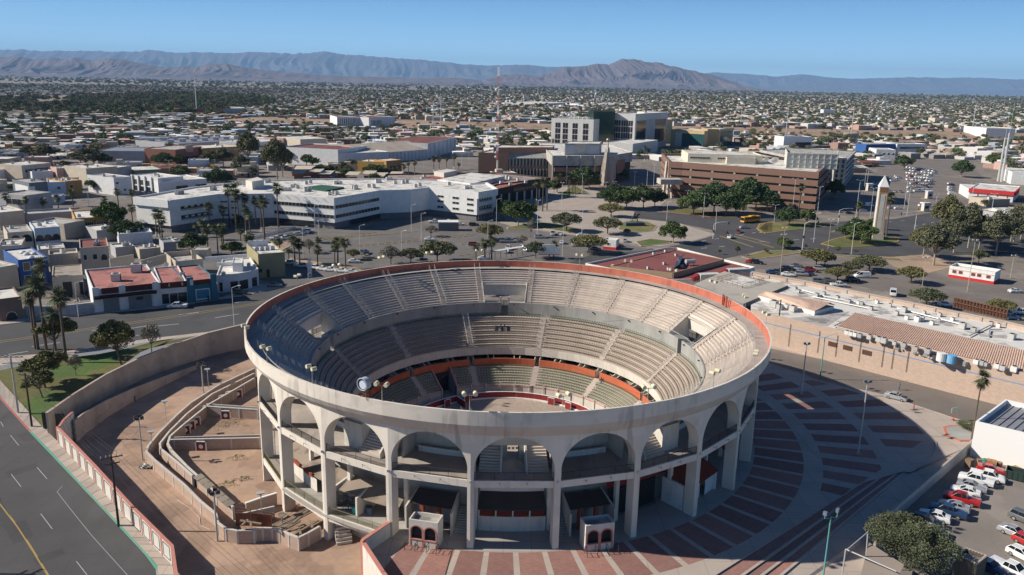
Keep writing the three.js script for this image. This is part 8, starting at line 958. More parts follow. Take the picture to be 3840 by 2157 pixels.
{ // closely packed cars of the far right lot
const l = [];for (let r = 0;r < 8;r++) for (let c = 0;c < 9;c++) { if (rnd() < .18) continue;const a = [...[259.0,-381.9],...[278.4,-394.2]],b = [...[352.9,-586.0],...[359.5,-545.8]],u = (c + .5) / 9,v = r / 8;const x = (a[0] + (a[2] - a[0]) * u) * (1 - v) + (b[0] + (b[2] - b[0]) * u) * v,z = (a[1] + (a[3] - a[1]) * u) * (1 - v) + (b[1] + (b[3] - b[1]) * u) * v;l.push([pick(['sedan','suv','pickup','van','hatch']),rnd() < .78 ? 'white' : pick(['silver','gray','red','cream']),x,z,.15 + (rnd() < .3 ? Math.PI : 0)]);}
for (let k = 0;k < 7;k++) { const a = [282.6,-373.8],b = [314.6,-436.9];l.push([pick(['suv','pickup','sedan']),rnd() < .8 ? 'white' : 'maroon',a[0] + (b[0] - a[0]) * k / 6,a[1] + (b[1] - a[1]) * k / 6,.1]);} for (let k = 0;k < 9;k++) { const a = [254.1,-419.5],b = [296.7,-479.7];l.push([pick(['suv','pickup','sedan']),'white',a[0] + (b[0] - a[0]) * k / 8 + rr(-3,3),a[1] + (b[1] - a[1]) * k / 8 + rr(-3,3),.1]);}
cars('in the packed lot at the right',l);}
{ // yellow bus
const a = [112.1,-244.3],b = [122.7,-250.9],t = thing('bus','orange yellow city bus turning at the big crossing','bus',[(a[0] + b[0]) / 2,0,(a[1] + b[1]) / 2],-Math.atan2(b[1] - a[1],b[0] - a[0]) + Math.PI),y = mat('busYellow',.68,.32,.02,null,{ roughness: .4 });part('body',new RoundedBoxGeometry(11.6,2.7,2.5,3,.22).translate(0,1.75,0),y,t);for (const k of [1,-1]) for (let i = 0;i < 7;i++) new MB().box(-4.6 + i * 1.45,1.75,k * 1.26,1.3,.95,.04).build('window',M.carGlass,t);new MB().box(5.8,1.3,0,.06,1.5,2.2).build('windscreen',M.carGlass,t);new MB().box(-1,3.1,0,3.4,.3,1.8).build('roof_unit',y,t);for (const x of [3.6,-3.4]) for (const k of [1,-1]) part('wheel',new THREE.CylinderGeometry(.5,.5,.3,14).rotateX(Math.PI / 2).translate(x,.5,k * 1.12),M.tyre,t);for (const k of [1,-1]) new MB().box(5.8,.75,k * .9,.1,.22,.4).build('headlight',M.lampClear,t);}
{ const c = [97.1,-212.4],t = thing('motorcycle','dark motorcycle with rider in the big crossing','motorcycle',[c[0],0,c[1]],.3);for (const x of [-.65,.65]) part('wheel',new THREE.TorusGeometry(.28,.08,8,16).translate(x,.34,0),M.tyre,t);new MB().box(0,.4,0,1.0,.4,.3).build('frame',M.blackMetal,t);}
// ---------------------------------------------------------------- street lamps, signals, signs
const sLamp = (noun2,place,list,h,arms,m,arm = 1.6) => cluster(noun2,place,noun2 + 's ' + place,list,([x,z,hh],label,group) => { const H = typeof hh === 'number' && hh > 1.5 ? hh : h;const t = thing('street_lamp',label,'street lamp',[x,0,z],rr(-.4,.4),group);new MB().tube([0,0,0],[0,H,0],.11,.07,6).build('pole',m,t);for (let k = 0;k < arms;k++) { const s = arms === 1 ? 1 : k ? -1 : 1;new MB().tube([0,H,0],[s * arm,H + .5,0],.06,.05,5).build('arm',m,t);new MB().box(s * (arm + .3),H + .4,0,.7,.16,.3).build('lamp_head',M.whitePaint,t);} });
mat('poleWhite',.62,.63,.64);mat('poleGreen',.10,.30,.27);
sLamp('white street lamp','along the avenue',[[...[-73.15,-57.67]],[...[-117.39,-63.01],9.5]],10.5,1,M.poleWhite);
sLamp('white lot lamp','in the big asphalt lot',[[...[-56.7,-148.8]],[...[-39.8,-139.8]],[...[-44.3,-203.5]],[...[-37.3,-180.6]],[...[-7.4,-227.1]],[...[11.1,-201.2]],[...[-9.4,-165.6]],[...[19.6,-155.9]],[...[30.4,-198.4]],[...[-76.6,-143.6]],[...[-84.9,-196.2]],[...[-74.4,-159.2]]],11.5,1,M.poleWhite,1.4);
sLamp('white double lamp','along the boulevard',[[...[96.6,-258.7],12],[...[93.6,-220.5],12],[...[76.3,-248.7],9],[...[129.3,-248.2],8.5],[...[130.6,-197.0],12.5],[...[137.0,-172.3],12.5],[...[210.4,-281.3],15],[...[219.2,-303.7],17],[...[221.6,-274.8],12],[...[262.2,-314.2],14],[...[256.3,-283.3],12],[...[183.4,-264.1],16],[...[174.8,-261.2],20],[...[219.1,-358.4],17],[...[223.2,-364.6],16],[...[202.7,-324.7],13],[...[165.9,-289.9],13],[...[152.3,-290.2],17]],12,2,M.poleWhite,1.1);
sLamp('white globe lamp','in the civic plaza',[[...[41.5,-339.1],12],[...[26.8,-292.4],12],[...[51.1,-298.2],12],[...[56.3,-301.2],12],[...[63.4,-280.1],11],[...[79.8,-386.7],9],[...[88.8,-391.4],11],[...[91.1,-379.1],15],[...[11.1,-200.4],15],[...[26.2,-429.6],5],[...[100.3,-317.1],6]],11,2,M.poleWhite,.5);
sLamp('tan twin box lamp','in the lot behind the brick hall',[[...[96.0,-133.3],14],[...[128.75,-97.92],14],[...[151.9,-113.2],17],[...[178.8,-134.5],8],[...[101.0,-147.8],14],[...[131.5,-182.7],12]],14,2,M.poleTan,.5);
sLamp('double arm lamp','in the old lot at the left',[[...[-212.2,-254.2]],[...[-228.0,-390.1]],[...[-146.7,-370.3]],[...[-64.0,-432.4]],[...[-40.8,-488.6]],[...[-38.1,-540.6]]],10,2,M.poleWhite,2);
for (const [p,h,w,m] of [[[63.59,-16.18],11.5,'pale floodlight post on the plaza beside the sunlit strip',M.steel],[[63.95,13.01],14,'taller pale floodlight post in the middle of the shaded plaza',M.steel]]) pole('plaza_light',w,p,0,h,.17,.11,m,(t,hh) => { new MB().box(0,0,0,.6,.5,.6).build('plinth',M.slab,t);for (const s of [-.45,.45]) new MB().box(s,hh,0,.5,.4,.35).build('floodlight',M.antDark,t);new MB().box(0,hh - .15,0,1.2,.1,.1).build('crossarm',m,t);},'floodlight');
pole('plaza_light','teal floodlight post with two lamps at the foot of the wide steps',[43.63,51.20],-1.2,10.3,.13,.09,M.poleGreen,(t,hh) => { new MB().path([[-.8,hh,0],[-.8,hh - .4,0],[.8,hh - .1,0],[.8,hh + .5,0]],.06).build('fork',M.poleGreen,t);for (const [s,y] of [[-.8,.1],[.8,.6]]) new MB().box(s,hh + y,0,.5,.55,.35,s).build('floodlight',M.antDark,t);},'floodlight');
pole('street_light','green street lamp leaning by the street in front of the brick wall',[71.24,-26.01],0,10,.16,.09,M.poleGreen,(t,hh) => { new MB().path([[0,hh,0],[1.6,hh + .9,.3],[2.6,hh + 1.2,.5]],.05).build('arm',M.poleGreen,t);new MB().box(-.8,hh,0,1.4,.12,.3).build('lamp_head',M.whitePaint,t);},'street lamp');
pole('utility_pole','dark wooden pole against the brick hall wall by the stadium',[68.56,-49.59],0,12.5,.2,.16,M.woodPole,null,'utility pole');
{ const [x,z] = [90.03,-3.82],t = thing('street_sign','pale green double sign panel on a red post at the kerb','sign',[x,0,z],.4);new MB().tube([0,0,0],[0,2.4,0],.07,.05,6).build('post',M.kioskRed,t);for (const s of [-.46,.46]) new MB().box(s,1.7,0,.86,1.1,.06).build('sign_panel',mat('signGreen',.40,.50,.45),t);new MB().box(0,0,0,.4,.25,.4).build('foot',M.kioskRed,t);const [u,v] = [84.75,-9.47],b = thing('bollard','short brown bollard on the plaza kerb near the silver car','bollard',[u,0,v]);new MB().tube([0,0,0],[0,1.2,0],.12,.1,8).build('post',M.brickRed,b);new MB().tube([0,1.2,0],[0,1.3,0],.16,.16,8).build('cap',M.brickRed,b);}
const signal = (label,[x,z],h,len,turn) => { const t = thing('traffic_signal',label,'traffic signal',[x,0,z],turn);new MB().tube([0,0,0],[0,h,0],.16,.12,8).build('pole',M.poleWhite,t);new MB().path([[0,h,0],[len * .3,h + .8,0],[len * .7,h + 1.0,0],[len,h + .9,0]],.11,6).build('mast_arm',M.poleWhite,t);for (const [x2,y2] of [[len,h],[0,h * .45]]) { const b = new MB().box(x2,y2 - .1,.2,.45,1.2,.4).build('signal_head',M.blackMetal,t);} };
signal('white signal mast with long arm over the crossing before the bus',[87.9,-200.6],6.5,6.5,.1);signal('white signal mast with arms left of the obelisk island',[119.7,-179.5],11,5.5,.1);signal('white signal mast on the far side of the boulevard left of the obelisk',[161.8,-250.4],6.5,7,.1);signal('white signal mast right of the obelisk with arm to the left',[194.4,-238.9],6.5,7,Math.PI - .1);
for (const [p,n2] of [[[234.8,-387.1],'left of the obelisk'],[[257.4,-353.3],'beside the packed lot'],[[228.4,-298.4],'with two people near the boulevard'],[[245.8,-309.6],'nearest the grove']]) { const t = thing('toll_booth','small gray white pay booth ' + n2,'booth',[p[0],0,p[1]],.2,'pay booths');new MB().box(0,.15,0,3.6,4.4,2.4).build('cabin',M.obWhite,t);new MB().box(0,4.5,0,4.2,.4,3).build('roof',M.white,t);new MB().box(0,1.6,1.22,2.2,1.6,.06).build('window',M.glass,t);new MB().box(0,0,0,8,.18,3.4).build('kerb_base',M.yellowPaint,t);}
{ const [a,b] = [[-8.1,-146.7],[4.3,-158.0]],t = thing('bus_shelter','long thin white roofed bus shelter on black posts behind the stadium','bus shelter'),n = 7;for (let k = 0;k < n;k++) { const x = a[0] + (b[0] - a[0]) * k / (n - 1),z = a[1] + (b[1] - a[1]) * k / (n - 1);new MB().tube([x,0,z],[x,3,z],.1,.1,6).build('post',M.blackMetal,t);} tilted(t,'roof',M.white,[a[0],3.2,a[1] + .8],[b[0],3.2,b[1] + .8],[b[0],3.4,b[1] - .8],[a[0],3.4,a[1] - .8]);}
{ const [x,z] = [-28.5,-209.0],t = thing('guard_house','dark gray boxy shelter with white frame in the lot before the offices','booth',[x,0,z],.1);new MB().box(0,0,0,8.6,3.6,5).build('wall',mat('boothGray',.17,.18,.185,T.metal),t);new MB().box(0,3.6,0,9,.4,5.4).build('roof',M.white,t);for (const s of [-4.4,4.4]) new MB().box(s,0,2.5,.3,3.6,.3).build('post',s > 0 ? M.kioskRed : M.white,t);}
{ // bronze rider on a dark plinth
const c = [57.7,-230.7],t = thing('equestrian_statue','dark bronze statue of a rider on horseback in the round garden','statue',[c[0],0,c[1]],.15),dk = mat('bronzeDark',.025,.027,.03,null,{ roughness: .5 });new MB().prism([[-4,-2],[4,-2],[4.6,2],[-4.6,2]],0,1.6).build('plinth',mat('plinthDark',.07,.085,.11),t);
const E = (x,y,z,a,b,d,rz = 0) => new THREE.SphereGeometry(1,14,10).scale(a,b,d).rotateZ(rz).translate(x,y,z),hb = new MB();hb.geo(E(0,3.9,0,1.5,.75,.6));hb.geo(E(1.5,4.9,0,.95,.38,.3,.95));hb.geo(E(2.25,5.45,0,.6,.27,.22,-.45));for (const [x,z,k] of [[1.1,.3,.2],[1.1,-.3,.6],[-1.1,.3,-.2],[-1.1,-.3,0]]) { hb.tube([x,3.7,z],[x + k,2.6,z],.26,.16,7);hb.tube([x + k,2.6,z],[x + k * .6,1.6,z],.15,.1,7);} hb.tube([-1.4,4.2,0],[-2.2,2.8,0],.2,.08,6);hb.build('horse',dk,t,.8);
const rb = new MB();rb.geo(E(-.1,5.3,0,.42,.8,.45));rb.geo(E(-.05,6.35,0,.26,.33,.26));rb.tube([-.05,6.5,0],[-.05,6.6,0],.55,.5,12);for (const s of [-1,1]) { rb.tube([0,4.7,s * .35],[.5,3.9,s * .72],.22,.17,7);rb.tube([.5,3.9,s * .72],[.35,3.0,s * .72],.16,.12,7);rb.tube([0,5.8,s * .42],[.7,5.1,s * .3],.15,.11,6);} rb.build('rider',dk,t,.8);}


// ---------------------------------------------------------------- people, clutter by the store
function person(label,[x,y,z],turn,pose,top,legs,name = 'person') {
const t = thing(name,label,'person',[x,y,z],turn),sit = pose === 'sit',J = { hip: sit ? [0,.52,0] : [0,.92,0] };const up = (a,d) => a.map((v,i) => v + d[i]);const ch = up(J.hip,[0,.46,sit ? -.04 : 0]),nk = up(ch,[0,.13,0]),hd = up(nk,[0,.17,.03]);
const skin = [.36,.22,.15],hair = [.02,.015,.012],shoe = [.03,.03,.03],B = [[J.hip,ch,.15,.17,top],[ch,nk,.09,.06,skin],[hd,up(hd,[0,.06,-.02]),.095,.09,skin],[up(hd,[0,.05,-.03]),up(hd,[0,.09,-.01]),.095,.085,hair]];
for (const s of [-1,1]) { const hp = up(J.hip,[s * .09,-.02,0]),kn = sit ? up(hp,[s * .05,.02,.42]) : up(hp,[s * .02,-.43,s * .06]),an = up(kn,[0,-.44,sit ? .04 : -s * .10]);B.push([hp,kn,.09,.065,legs],[kn,an,.065,.045,legs],[an,up(an,[0,-.03,.14]),.045,.035,shoe]);const sh = up(ch,[s * .19,.04,0]),el = up(sh,sit ? [s * .05,-.22,.14] : [s * .06,-.27,-.02]),wr = up(el,sit ? [-s * .06,-.06,.22] : [s * .01,-.24,.08]);B.push([sh,el,.06,.045,top],[el,wr,.042,.032,skin],[wr,up(wr,[0,-.06,.04]),.036,.02,skin]);}
const N = 56,mc = new MarchingCubes(N,new THREE.MeshBasicMaterial(),false,false,30000),H = 1.9,seg = (p,a,b) => { const d = [0,1,2].map(i => b[i] - a[i]),l = d[0] * d[0] + d[1] * d[1] + d[2] * d[2],u = Math.min(1,Math.max(0,((p[0] - a[0]) * d[0] + (p[1] - a[1]) * d[1] + (p[2] - a[2]) * d[2]) / l));return [Math.hypot(p[0] - a[0] - d[0] * u,p[1] - a[1] - d[1] * u,p[2] - a[2] - d[2] * u),u];};
const P3 = (i,j,k) => [((i - N / 2) / (N / 2)) * H / 2,((j - N / 2) / (N / 2)) * H / 2 + .92,((k - N / 2) / (N / 2)) * H / 2];mc.isolation = 0;
for (let k = 0;k < N;k++) for (let j = 0;j < N;j++) for (let i = 0;i < N;i++) { const p = P3(i,j,k);let e = 0;for (const [a,b,ra,rb] of B) { const [d,u] = seg(p,a,b);e += Math.exp(-(d - ra - (rb - ra) * u) / .018);} mc.field[i + j * N + k * N * N] = .018 * Math.log(e + 1e-30);}
mc.update();const n = mc.count,pos = new Float32Array(n * 3),col = new Float32Array(n * 3);for (let v = 0;v < n;v++) { const p = [0,1,2].map(q => mc.positionArray[v * 3 + q] * H / 2 + (q === 1 ? .92 : 0));pos.set(p,v * 3);let best = 9,c = top;for (const b of B) { const [d,u] = seg(p,b[0],b[1]),f = d - b[2] - (b[3] - b[2]) * u;if (f < best) { best = f;c = b[4];} } col.set(c,v * 3);}
const g = new THREE.BufferGeometry();g.setAttribute('position',new THREE.BufferAttribute(pos,3));g.setAttribute('color',new THREE.BufferAttribute(col,3));g.computeVertexNormals();part('body',g,M.person || (M.person = new THREE.MeshStandardMaterial({ vertexColors: true,roughness: .9 })),t);return t;}
person('person in dark top and pale trousers sitting below the orange wall in the stands',pol(28.6,.32,133.9),R(133.9 + 180),'sit',[.03,.03,.06],[.6,.58,.55]);
person('person in dark clothes standing before the teal shop',[...[-88.73,-81.45],0].slice(0,1).concat([.12,[-88.73,-81.45][1]]),.4,'stand',[.02,.03,.05],[.02,.02,.03]);
person('person in gray clothes standing between teal shop and white corner shop',[[-86.22,-82.90][0],.12,[-86.22,-82.90][1]],-.6,'stand',[.14,.14,.15],[.03,.03,.04]);
person('person in blue shirt standing in the lot beside the pay booth',[[225.6,-300.2][0],0,[225.6,-300.2][1]],.8,'stand',[.04,.08,.2],[.03,.03,.04]);
person('person in orange vest standing among the cars in the lot behind the brick hall',[[110.4,-137.1][0],0,[110.4,-137.1][1]],.3,'stand',[.6,.16,.03],[.05,.06,.1]);
person('person leaning by the silver car with the raised bonnet',[[86.66,-20.30][0],0,[86.66,-20.30][1]],1.2,'stand',[.1,.12,.2],[.08,.08,.1]);
{ const c = [97.1,-212.4];person('rider in dark clothes on the motorcycle in the big crossing',[c[0],.35,c[1]],.3 + Math.PI / 2,'sit',[.02,.02,.03],[.03,.03,.04]);}
{ const [x,z] = [89.92,19.02],t = thing('dumpster','dark green open dumpster beside the white store','dumpster',[x,-1.2,z],-.62);for (const [a,b,w,d] of [[0,1.1,4.4,.1],[0,-1.1,4.4,.1],[2.15,0,.1,2.1],[-2.15,0,.1,2.1]]) new MB().box(a,.15,b,w,1.5,d).build('side',M.dumpGreen || mat('dumpGreen',.02,.04,.035),t);new MB().box(0,.1,0,4.3,.1,2.2).build('floor',M.dark,t);for (let k = 0;k < 6;k++) new MB().box(-2 + k * .8,.2,1.18,.1,1.4,.06).build('rib',M.dumpGreen,t);}
[[1475,805,1.5,1.3,.46,.24,.11,'large brown cardboard box against the white store'],[1440,800,.8,1.2,.05,.28,.25,'teal drum shaped bin beside the cardboard box'],[1415,790,.9,.8,.40,.28,.2,'small tan box left of the teal bin'],[1520,830,.9,1.1,.42,.26,.16,'tan barrel right of the large cardboard box'],[1580,850,1.0,.9,.40,.30,.22,'pale crate farther right along the store wall'],[1605,835,2.0,.5,.45,.28,.14,'flat orange box by the dumpster'],[1350,800,1.3,1.5,.25,.17,.11,'stacked wooden pallets at the end of the low wall']].forEach(([px,py,w,h,r,g,b,lb],i) => { const [x,z] = [[87.44,14.43],[86.70,13.77],[86.30,12.88],[88.77,14.72],[89.75,16.17],[91.17,15.64],[83.37,14.62]][i],t = thing('storage_box',lb,'box',[x,-1.2,z],-.6 + i * .2),m = mat('boxc' + i,r,g,b,T.wood);if (i === 1 || i === 3) { part('drum',new THREE.CylinderGeometry(w / 2,w / 2,h,14).translate(0,h / 2,0),m,t);part('lid',new THREE.CylinderGeometry(w / 2 + .03,w / 2 + .03,.08,14).translate(0,h,0),m,t);} else { new MB().box(0,0,0,w,h,w * .8).build('carton',m,t);for (const s of [-1,1]) new MB().box(s * w * .26,h,0,w * .46,.05,w * .8).build('flap',m,t);} });


// ---------------------------------------------------------------- far city, embankment, mountains
const hiY = (x,z) => (x > -470 && z < -1010 ? 7 * sm(-470,-380,x) * sm(-1010,-1090,z) : 0);
{ const g = new MB(),nx = 60,nz = 14,X = i => -480 + i * 26,Z = j => -1000 - j * 8,V = (i,j) => [X(i),hiY(X(i),Z(j) + 6 * Math.sin(X(i) * .02)) + .06 + (j > 0 && j < 12 ? .9 * (fbm(i * .037,j * .09,16,3) - .5) : 0),Z(j)];for (let i = 0;i < nx;i++) for (let j = 0;j < nz;j++) g.q(V(i,j),V(i + 1,j),V(i + 1,j + 1),V(i,j + 1));struct(g,'embankment',mat('bank',.36,.26,.19,T.dirt));const u = new MB();u.q([-380,6.98,-1090],[1080,6.98,-1090],[2400,6.98,-3000],[-380,6.98,-3000]);u.q([-380,6.98,-3000],[2400,6.98,-3000],[2400,.02,-3600],[-380,.02,-3600]);u.q([-480,.02,-1090],[-380,6.98,-1090],[-380,6.98,-3000],[-480,.02,-3000]);struct(u,'terrace',M.land);}
lineOn('far_road',[[-153,-652],[2,-750],[175,-740],[279,-666],[489,-637]],14,M.asphaltWarm,.03);
flat('lake',[[-1072,-1712],[-1113,-1812],[-1071,-1822],[-1014,-1738],[-930,-1575],[-909,-1511],[-963,-1549]],.05,mat('water',.10,.17,.19,null,{ roughness: .08 }));
const boxes = [];{ const b = new THREE.Box3();for (const o of scene.children) if (o.userData.category && !/wire|mast|lamp/.test(o.userData.category)) { b.setFromObject(o);boxes.push([b.min.x - 2,b.max.x + 2,b.min.z - 2,b.max.z + 2]);} }
const keepOut = [[[-83.76,-31.39],[-146.6,-175.2],[-117.8,-217.7],[-28.0,-365.1],[60.9,-451.0],[234.2,-409.1],[263.0,-265.1],[129.22,-44.87]],[[-197.6,-197.4],[-230.7,-265.0],[-175.5,-340.3],[-124.8,-216.8]],[[-118.7,-388.1],[-98.7,-544.0],[-29.5,-579.5],[14.7,-484.6],[-6.1,-425.5]],[[152.5,-251.4],[280.1,-522.5],[371,-652],[469,-674],[329.1,-364.0]],[[67.2,-360.9],[105.8,-560.4],[133.3,-541.5],[107.4,-387.8]],[[-120.27,-6.72],[-165.74,-70.53],[-122.61,-87.40],[-84.6,-149.9],[-63.80,-66.11],[-80.56,-8.94]],[[-149.8,-291.9],[-166.4,-372.8],[-109.2,-367.8],[-120.6,-296.3]]];
const inPoly = (x,z,p) => { let c = false;for (let i = 0,j = p.length - 1;i < p.length;j = i++) if ((p[i][1] > z) !== (p[j][1] > z) && x < (p[j][0] - p[i][0]) * (z - p[i][1]) / (p[j][1] - p[i][1]) + p[i][0]) c = !c;return c;};
const free = (x,z,r) => { for (const [a,b,c,d] of boxes) if (x > a - r && x < b + r && z > c - r && z < d + r) return false;for (const p of keepOut) if (inPoly(x,z,p)) return false;if (z < -1000 && z > -1095 && x > -470) return false;return !(Math.abs(z + 960) < 30 && x > -250);};
const wood = [[-745,-1018],[-1379,-2021],[-1427,-2570],[-1149,-2791],[-840,-2524],[-612,-1992],[-500,-1263],[-617,-1138]];
const lakeBox = [[-919,-1439],[-1142,-1828],[-1087,-1882],[-870,-1474]];
// houses: a few built kinds, cloned
const hw = [['white',M.wWhite],['cream',M.wSand],['beige',M.wBeige],['gray',M.wGrey],['pink',M.wPink],['ochre',M.wOchre],['pale blue',M.wPaleBlue],['tan',M.restTan]],hr = [['white roofed',M.roofWhite],['gray roofed',M.roofGrey],['pale roofed',M.roofTan],['rust roofed',M.roofRust]];
const hProto = [];for (let v = 0;v < 16;v++) { const w = hw[v % 8],r = hr[v < 8 ? [0,0,1,0][v % 4] : [0,1,2,3][v % 4]],t = new THREE.Group();t.name = 'house';const L = rr(9,13),D = rr(8,12),H = v % 5 === 4 ? 6.2 : rr(3,4.2),pts = [[-L / 2,D / 2],[L / 2,D / 2],[L / 2,-D / 2],[-L / 2,-D / 2]];const wl = new MB();wl.prism(pts,0,H - .02);if (v % 3 === 0) wl.prism([[-L / 2,D / 2 + 3.4],[-.5,D / 2 + 3.4],[-.5,D / 2 + .01],[-L / 2,D / 2 + .01]],2.6,2.85);if (v % 4 === 1) wl.prism([[L * .1,0],[L * .4,0],[L * .4,-D * .35],[L * .1,-D * .35]],H,H + 2.4);wl.build('wall',w[1],t);const rf = new MB();if (v % 4 === 3) { const e = .5,a = [-L / 2 - e,H - .1,D / 2 + e],b = [L / 2 + e,H - .1,D / 2 + e],c = [L / 2 + e,H - .1,-D / 2 - e],d = [-L / 2 - e,H - .1,-D / 2 - e],m = [-L / 2 - e,H + 1.5,0],n = [L / 2 + e,H + 1.5,0];rf.q(a,b,n,m).q(m,n,c,d).t(a,m,d).t(b,c,n);} else { rf.prism(inset(pts,.25),H - .1,H + .05);} rf.build('roof',r[1],t);if (v % 4 !== 3) { const pp = new MB();for (const [x,z,a,b] of [[0,D / 2 - .1,L,.2],[0,-D / 2 + .1,L,.2],[L / 2 - .1,0,.2,D - .4],[-L / 2 + .1,0,.2,D - .4]]) pp.box(x,H,z,a,.45,b);pp.build('parapet',w[1],t);} for (const [x,y,ww,hh] of [[-L * .28,1,1.3,1.3],[L * .3,1,1.5,1.2]]) new MB().box(x,y,D / 2 + .02,ww,hh,.08).build('window',M.glass,t);new MB().box(0,0,D / 2 + .02,1.1,2.2,.08).build('door',M.woodPole,t);new MB().box(L * .2,H + .05,-D * .2,1.4,1.1,1.2).build('roof_cooler',M.acUnit,t);hProto.push([t,w[0],r[0],L,D,H,v]);}
const spots = [],tspots = [];
{ const ca = Math.cos(.36),sa = Math.sin(.36);let row = 0;
for (let v = 130;v < 5600;v += (v < 1500 ? 14.5 : v < 3000 ? 18 : 24)) { row++;if (row % 4 === 0) { continue;} const sp = v < 1500 ? 13.5 : v < 3000 ? 17 : 23,half = .80 * v + 250;
for (let u = -half;u < half;u += sp * rr(.85,1.3)) { if (Math.abs(((u + 4000) % 130) - 65) < 6) continue;const x = u * 1 + v * .0,z = -v - 0.30 * u + rr(-2,2);const far = -z;if (far < 110 || far > 5600) continue;if (Math.abs(x) > (far + 149) * .70 + 40) continue;if (!free(x,z,7)) continue;if (inPoly(x,z,wood) || inPoly(x,z,lakeBox)) continue;if (rnd() < .14) { tspots.push([x,z,rr(.8,1.4)]);continue;} spots.push([x,z,far]);if (rnd() < .62) tspots.push([x + rr(-8,8),z + rr(-9,9),rr(.5,1.15)]);if (rnd() < .30) tspots.push([x + rr(-8,8),z + rr(-9,9),rr(.4,.9)]);} } }
spots.sort((a,b) => a[2] - b[2]);
const zone = (x,z) => { const s = scrX(x,z),n = -z;return (n < 420 ? 'near blocks ' : n < 800 ? 'middle blocks ' : 'far blocks ') + (s < -.8 ? 'at the left edge' : s < -.5 ? 'behind coloured terrace' : s < -.2 ? 'behind white offices' : s < .1 ? 'left of tall white block' : s < .4 ? 'near yellow offices' : s < .75 ? 'above right embankment' : 'at the right edge');};
{ const near = spots.slice(0,300),grp = {};near.forEach(e => { const k = Math.floor(rnd() * 16);e.push(k);const [,wc,rc,,,H] = hProto[k],lb = (H > 5 ? 'tall ' : 'low ') + wc + ' ' + rc + ' house, ' + zone(e[0],e[1]);(grp[lb] = grp[lb] || []).push(e);});
for (const lb in grp) grp[lb].sort((a,b) => scrX(a[0],a[1]) - scrX(b[0],b[1])).forEach(([x,z,,k],i,all) => { const pr = hProto[k][0],c = pr.clone();c.name = numbered('house');c.position.set(x,hiY(x,z) - .05,z);c.rotation.y = .29 + (rnd() < .5 ? 0 : Math.PI) + rr(-.06,.06);const s = rr(.95,1.25);c.scale.set(s * rr(1,1.35),rr(.9,1.2),s);tag(c,all.length > 1 ? ordinal(i) + ' from left, ' + lb : lb,'house',all.length > 1 ? lb + 's'.replace('','') : null);if (all.length > 1) c.userData.group = 'houses: ' + lb;scene.add(c);});}
{ // the rest of the city as instanced houses, one block of colour each
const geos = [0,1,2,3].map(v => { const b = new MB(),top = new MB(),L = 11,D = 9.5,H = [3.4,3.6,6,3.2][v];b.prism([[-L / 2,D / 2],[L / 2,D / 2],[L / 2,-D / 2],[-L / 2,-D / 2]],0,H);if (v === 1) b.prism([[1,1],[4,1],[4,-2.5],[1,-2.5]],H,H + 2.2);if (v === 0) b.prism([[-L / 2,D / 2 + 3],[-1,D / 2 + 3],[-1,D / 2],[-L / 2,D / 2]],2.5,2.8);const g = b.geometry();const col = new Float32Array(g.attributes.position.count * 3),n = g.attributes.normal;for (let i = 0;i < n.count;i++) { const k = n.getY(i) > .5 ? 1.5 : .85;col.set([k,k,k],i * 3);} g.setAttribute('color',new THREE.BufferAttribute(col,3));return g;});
const hm = new THREE.MeshStandardMaterial({ roughness: .95,vertexColors: true,side: THREE.DoubleSide });const rest = spots.slice(300),q = new THREE.Object3D(),c = new THREE.Color(),cols = [[.56,.55,.53],[.6,.59,.58],[.48,.45,.41],[.36,.33,.30],[.46,.38,.30],[.30,.28,.27],[.42,.27,.22],[.60,.55,.45],[.24,.17,.14],[.35,.40,.46]];
geos.forEach((g,v) => { const l = rest.filter((_,i) => (i * 7 + (i >> 3)) % 4 === v),im = new THREE.InstancedMesh(g,hm,l.length);l.forEach(([x,z],i) => { q.position.set(x,hiY(x,z) - .05,z);q.rotation.y = .29 + (rnd() < .5 ? 0 : Math.PI / 2);const s = rr(.9,1.5);q.scale.set(s * rr(.9,1.7),rr(.85,1.25),s);q.updateMatrix();im.setMatrixAt(i,q.matrix);const k = pick(cols),f = rr(.8,1.12);c.setRGB(k[0] * f,k[1] * f,k[2] * f);im.setColorAt(i,c);});im.name = numbered('far_houses');im.castShadow = true;tag(im,['single storey houses with porches','houses with rooftop cabins','taller two storey houses','plain low houses'][v] + ' of the far city merging into a gray mosaic','houses',null,'stuff');scene.add(im);});}
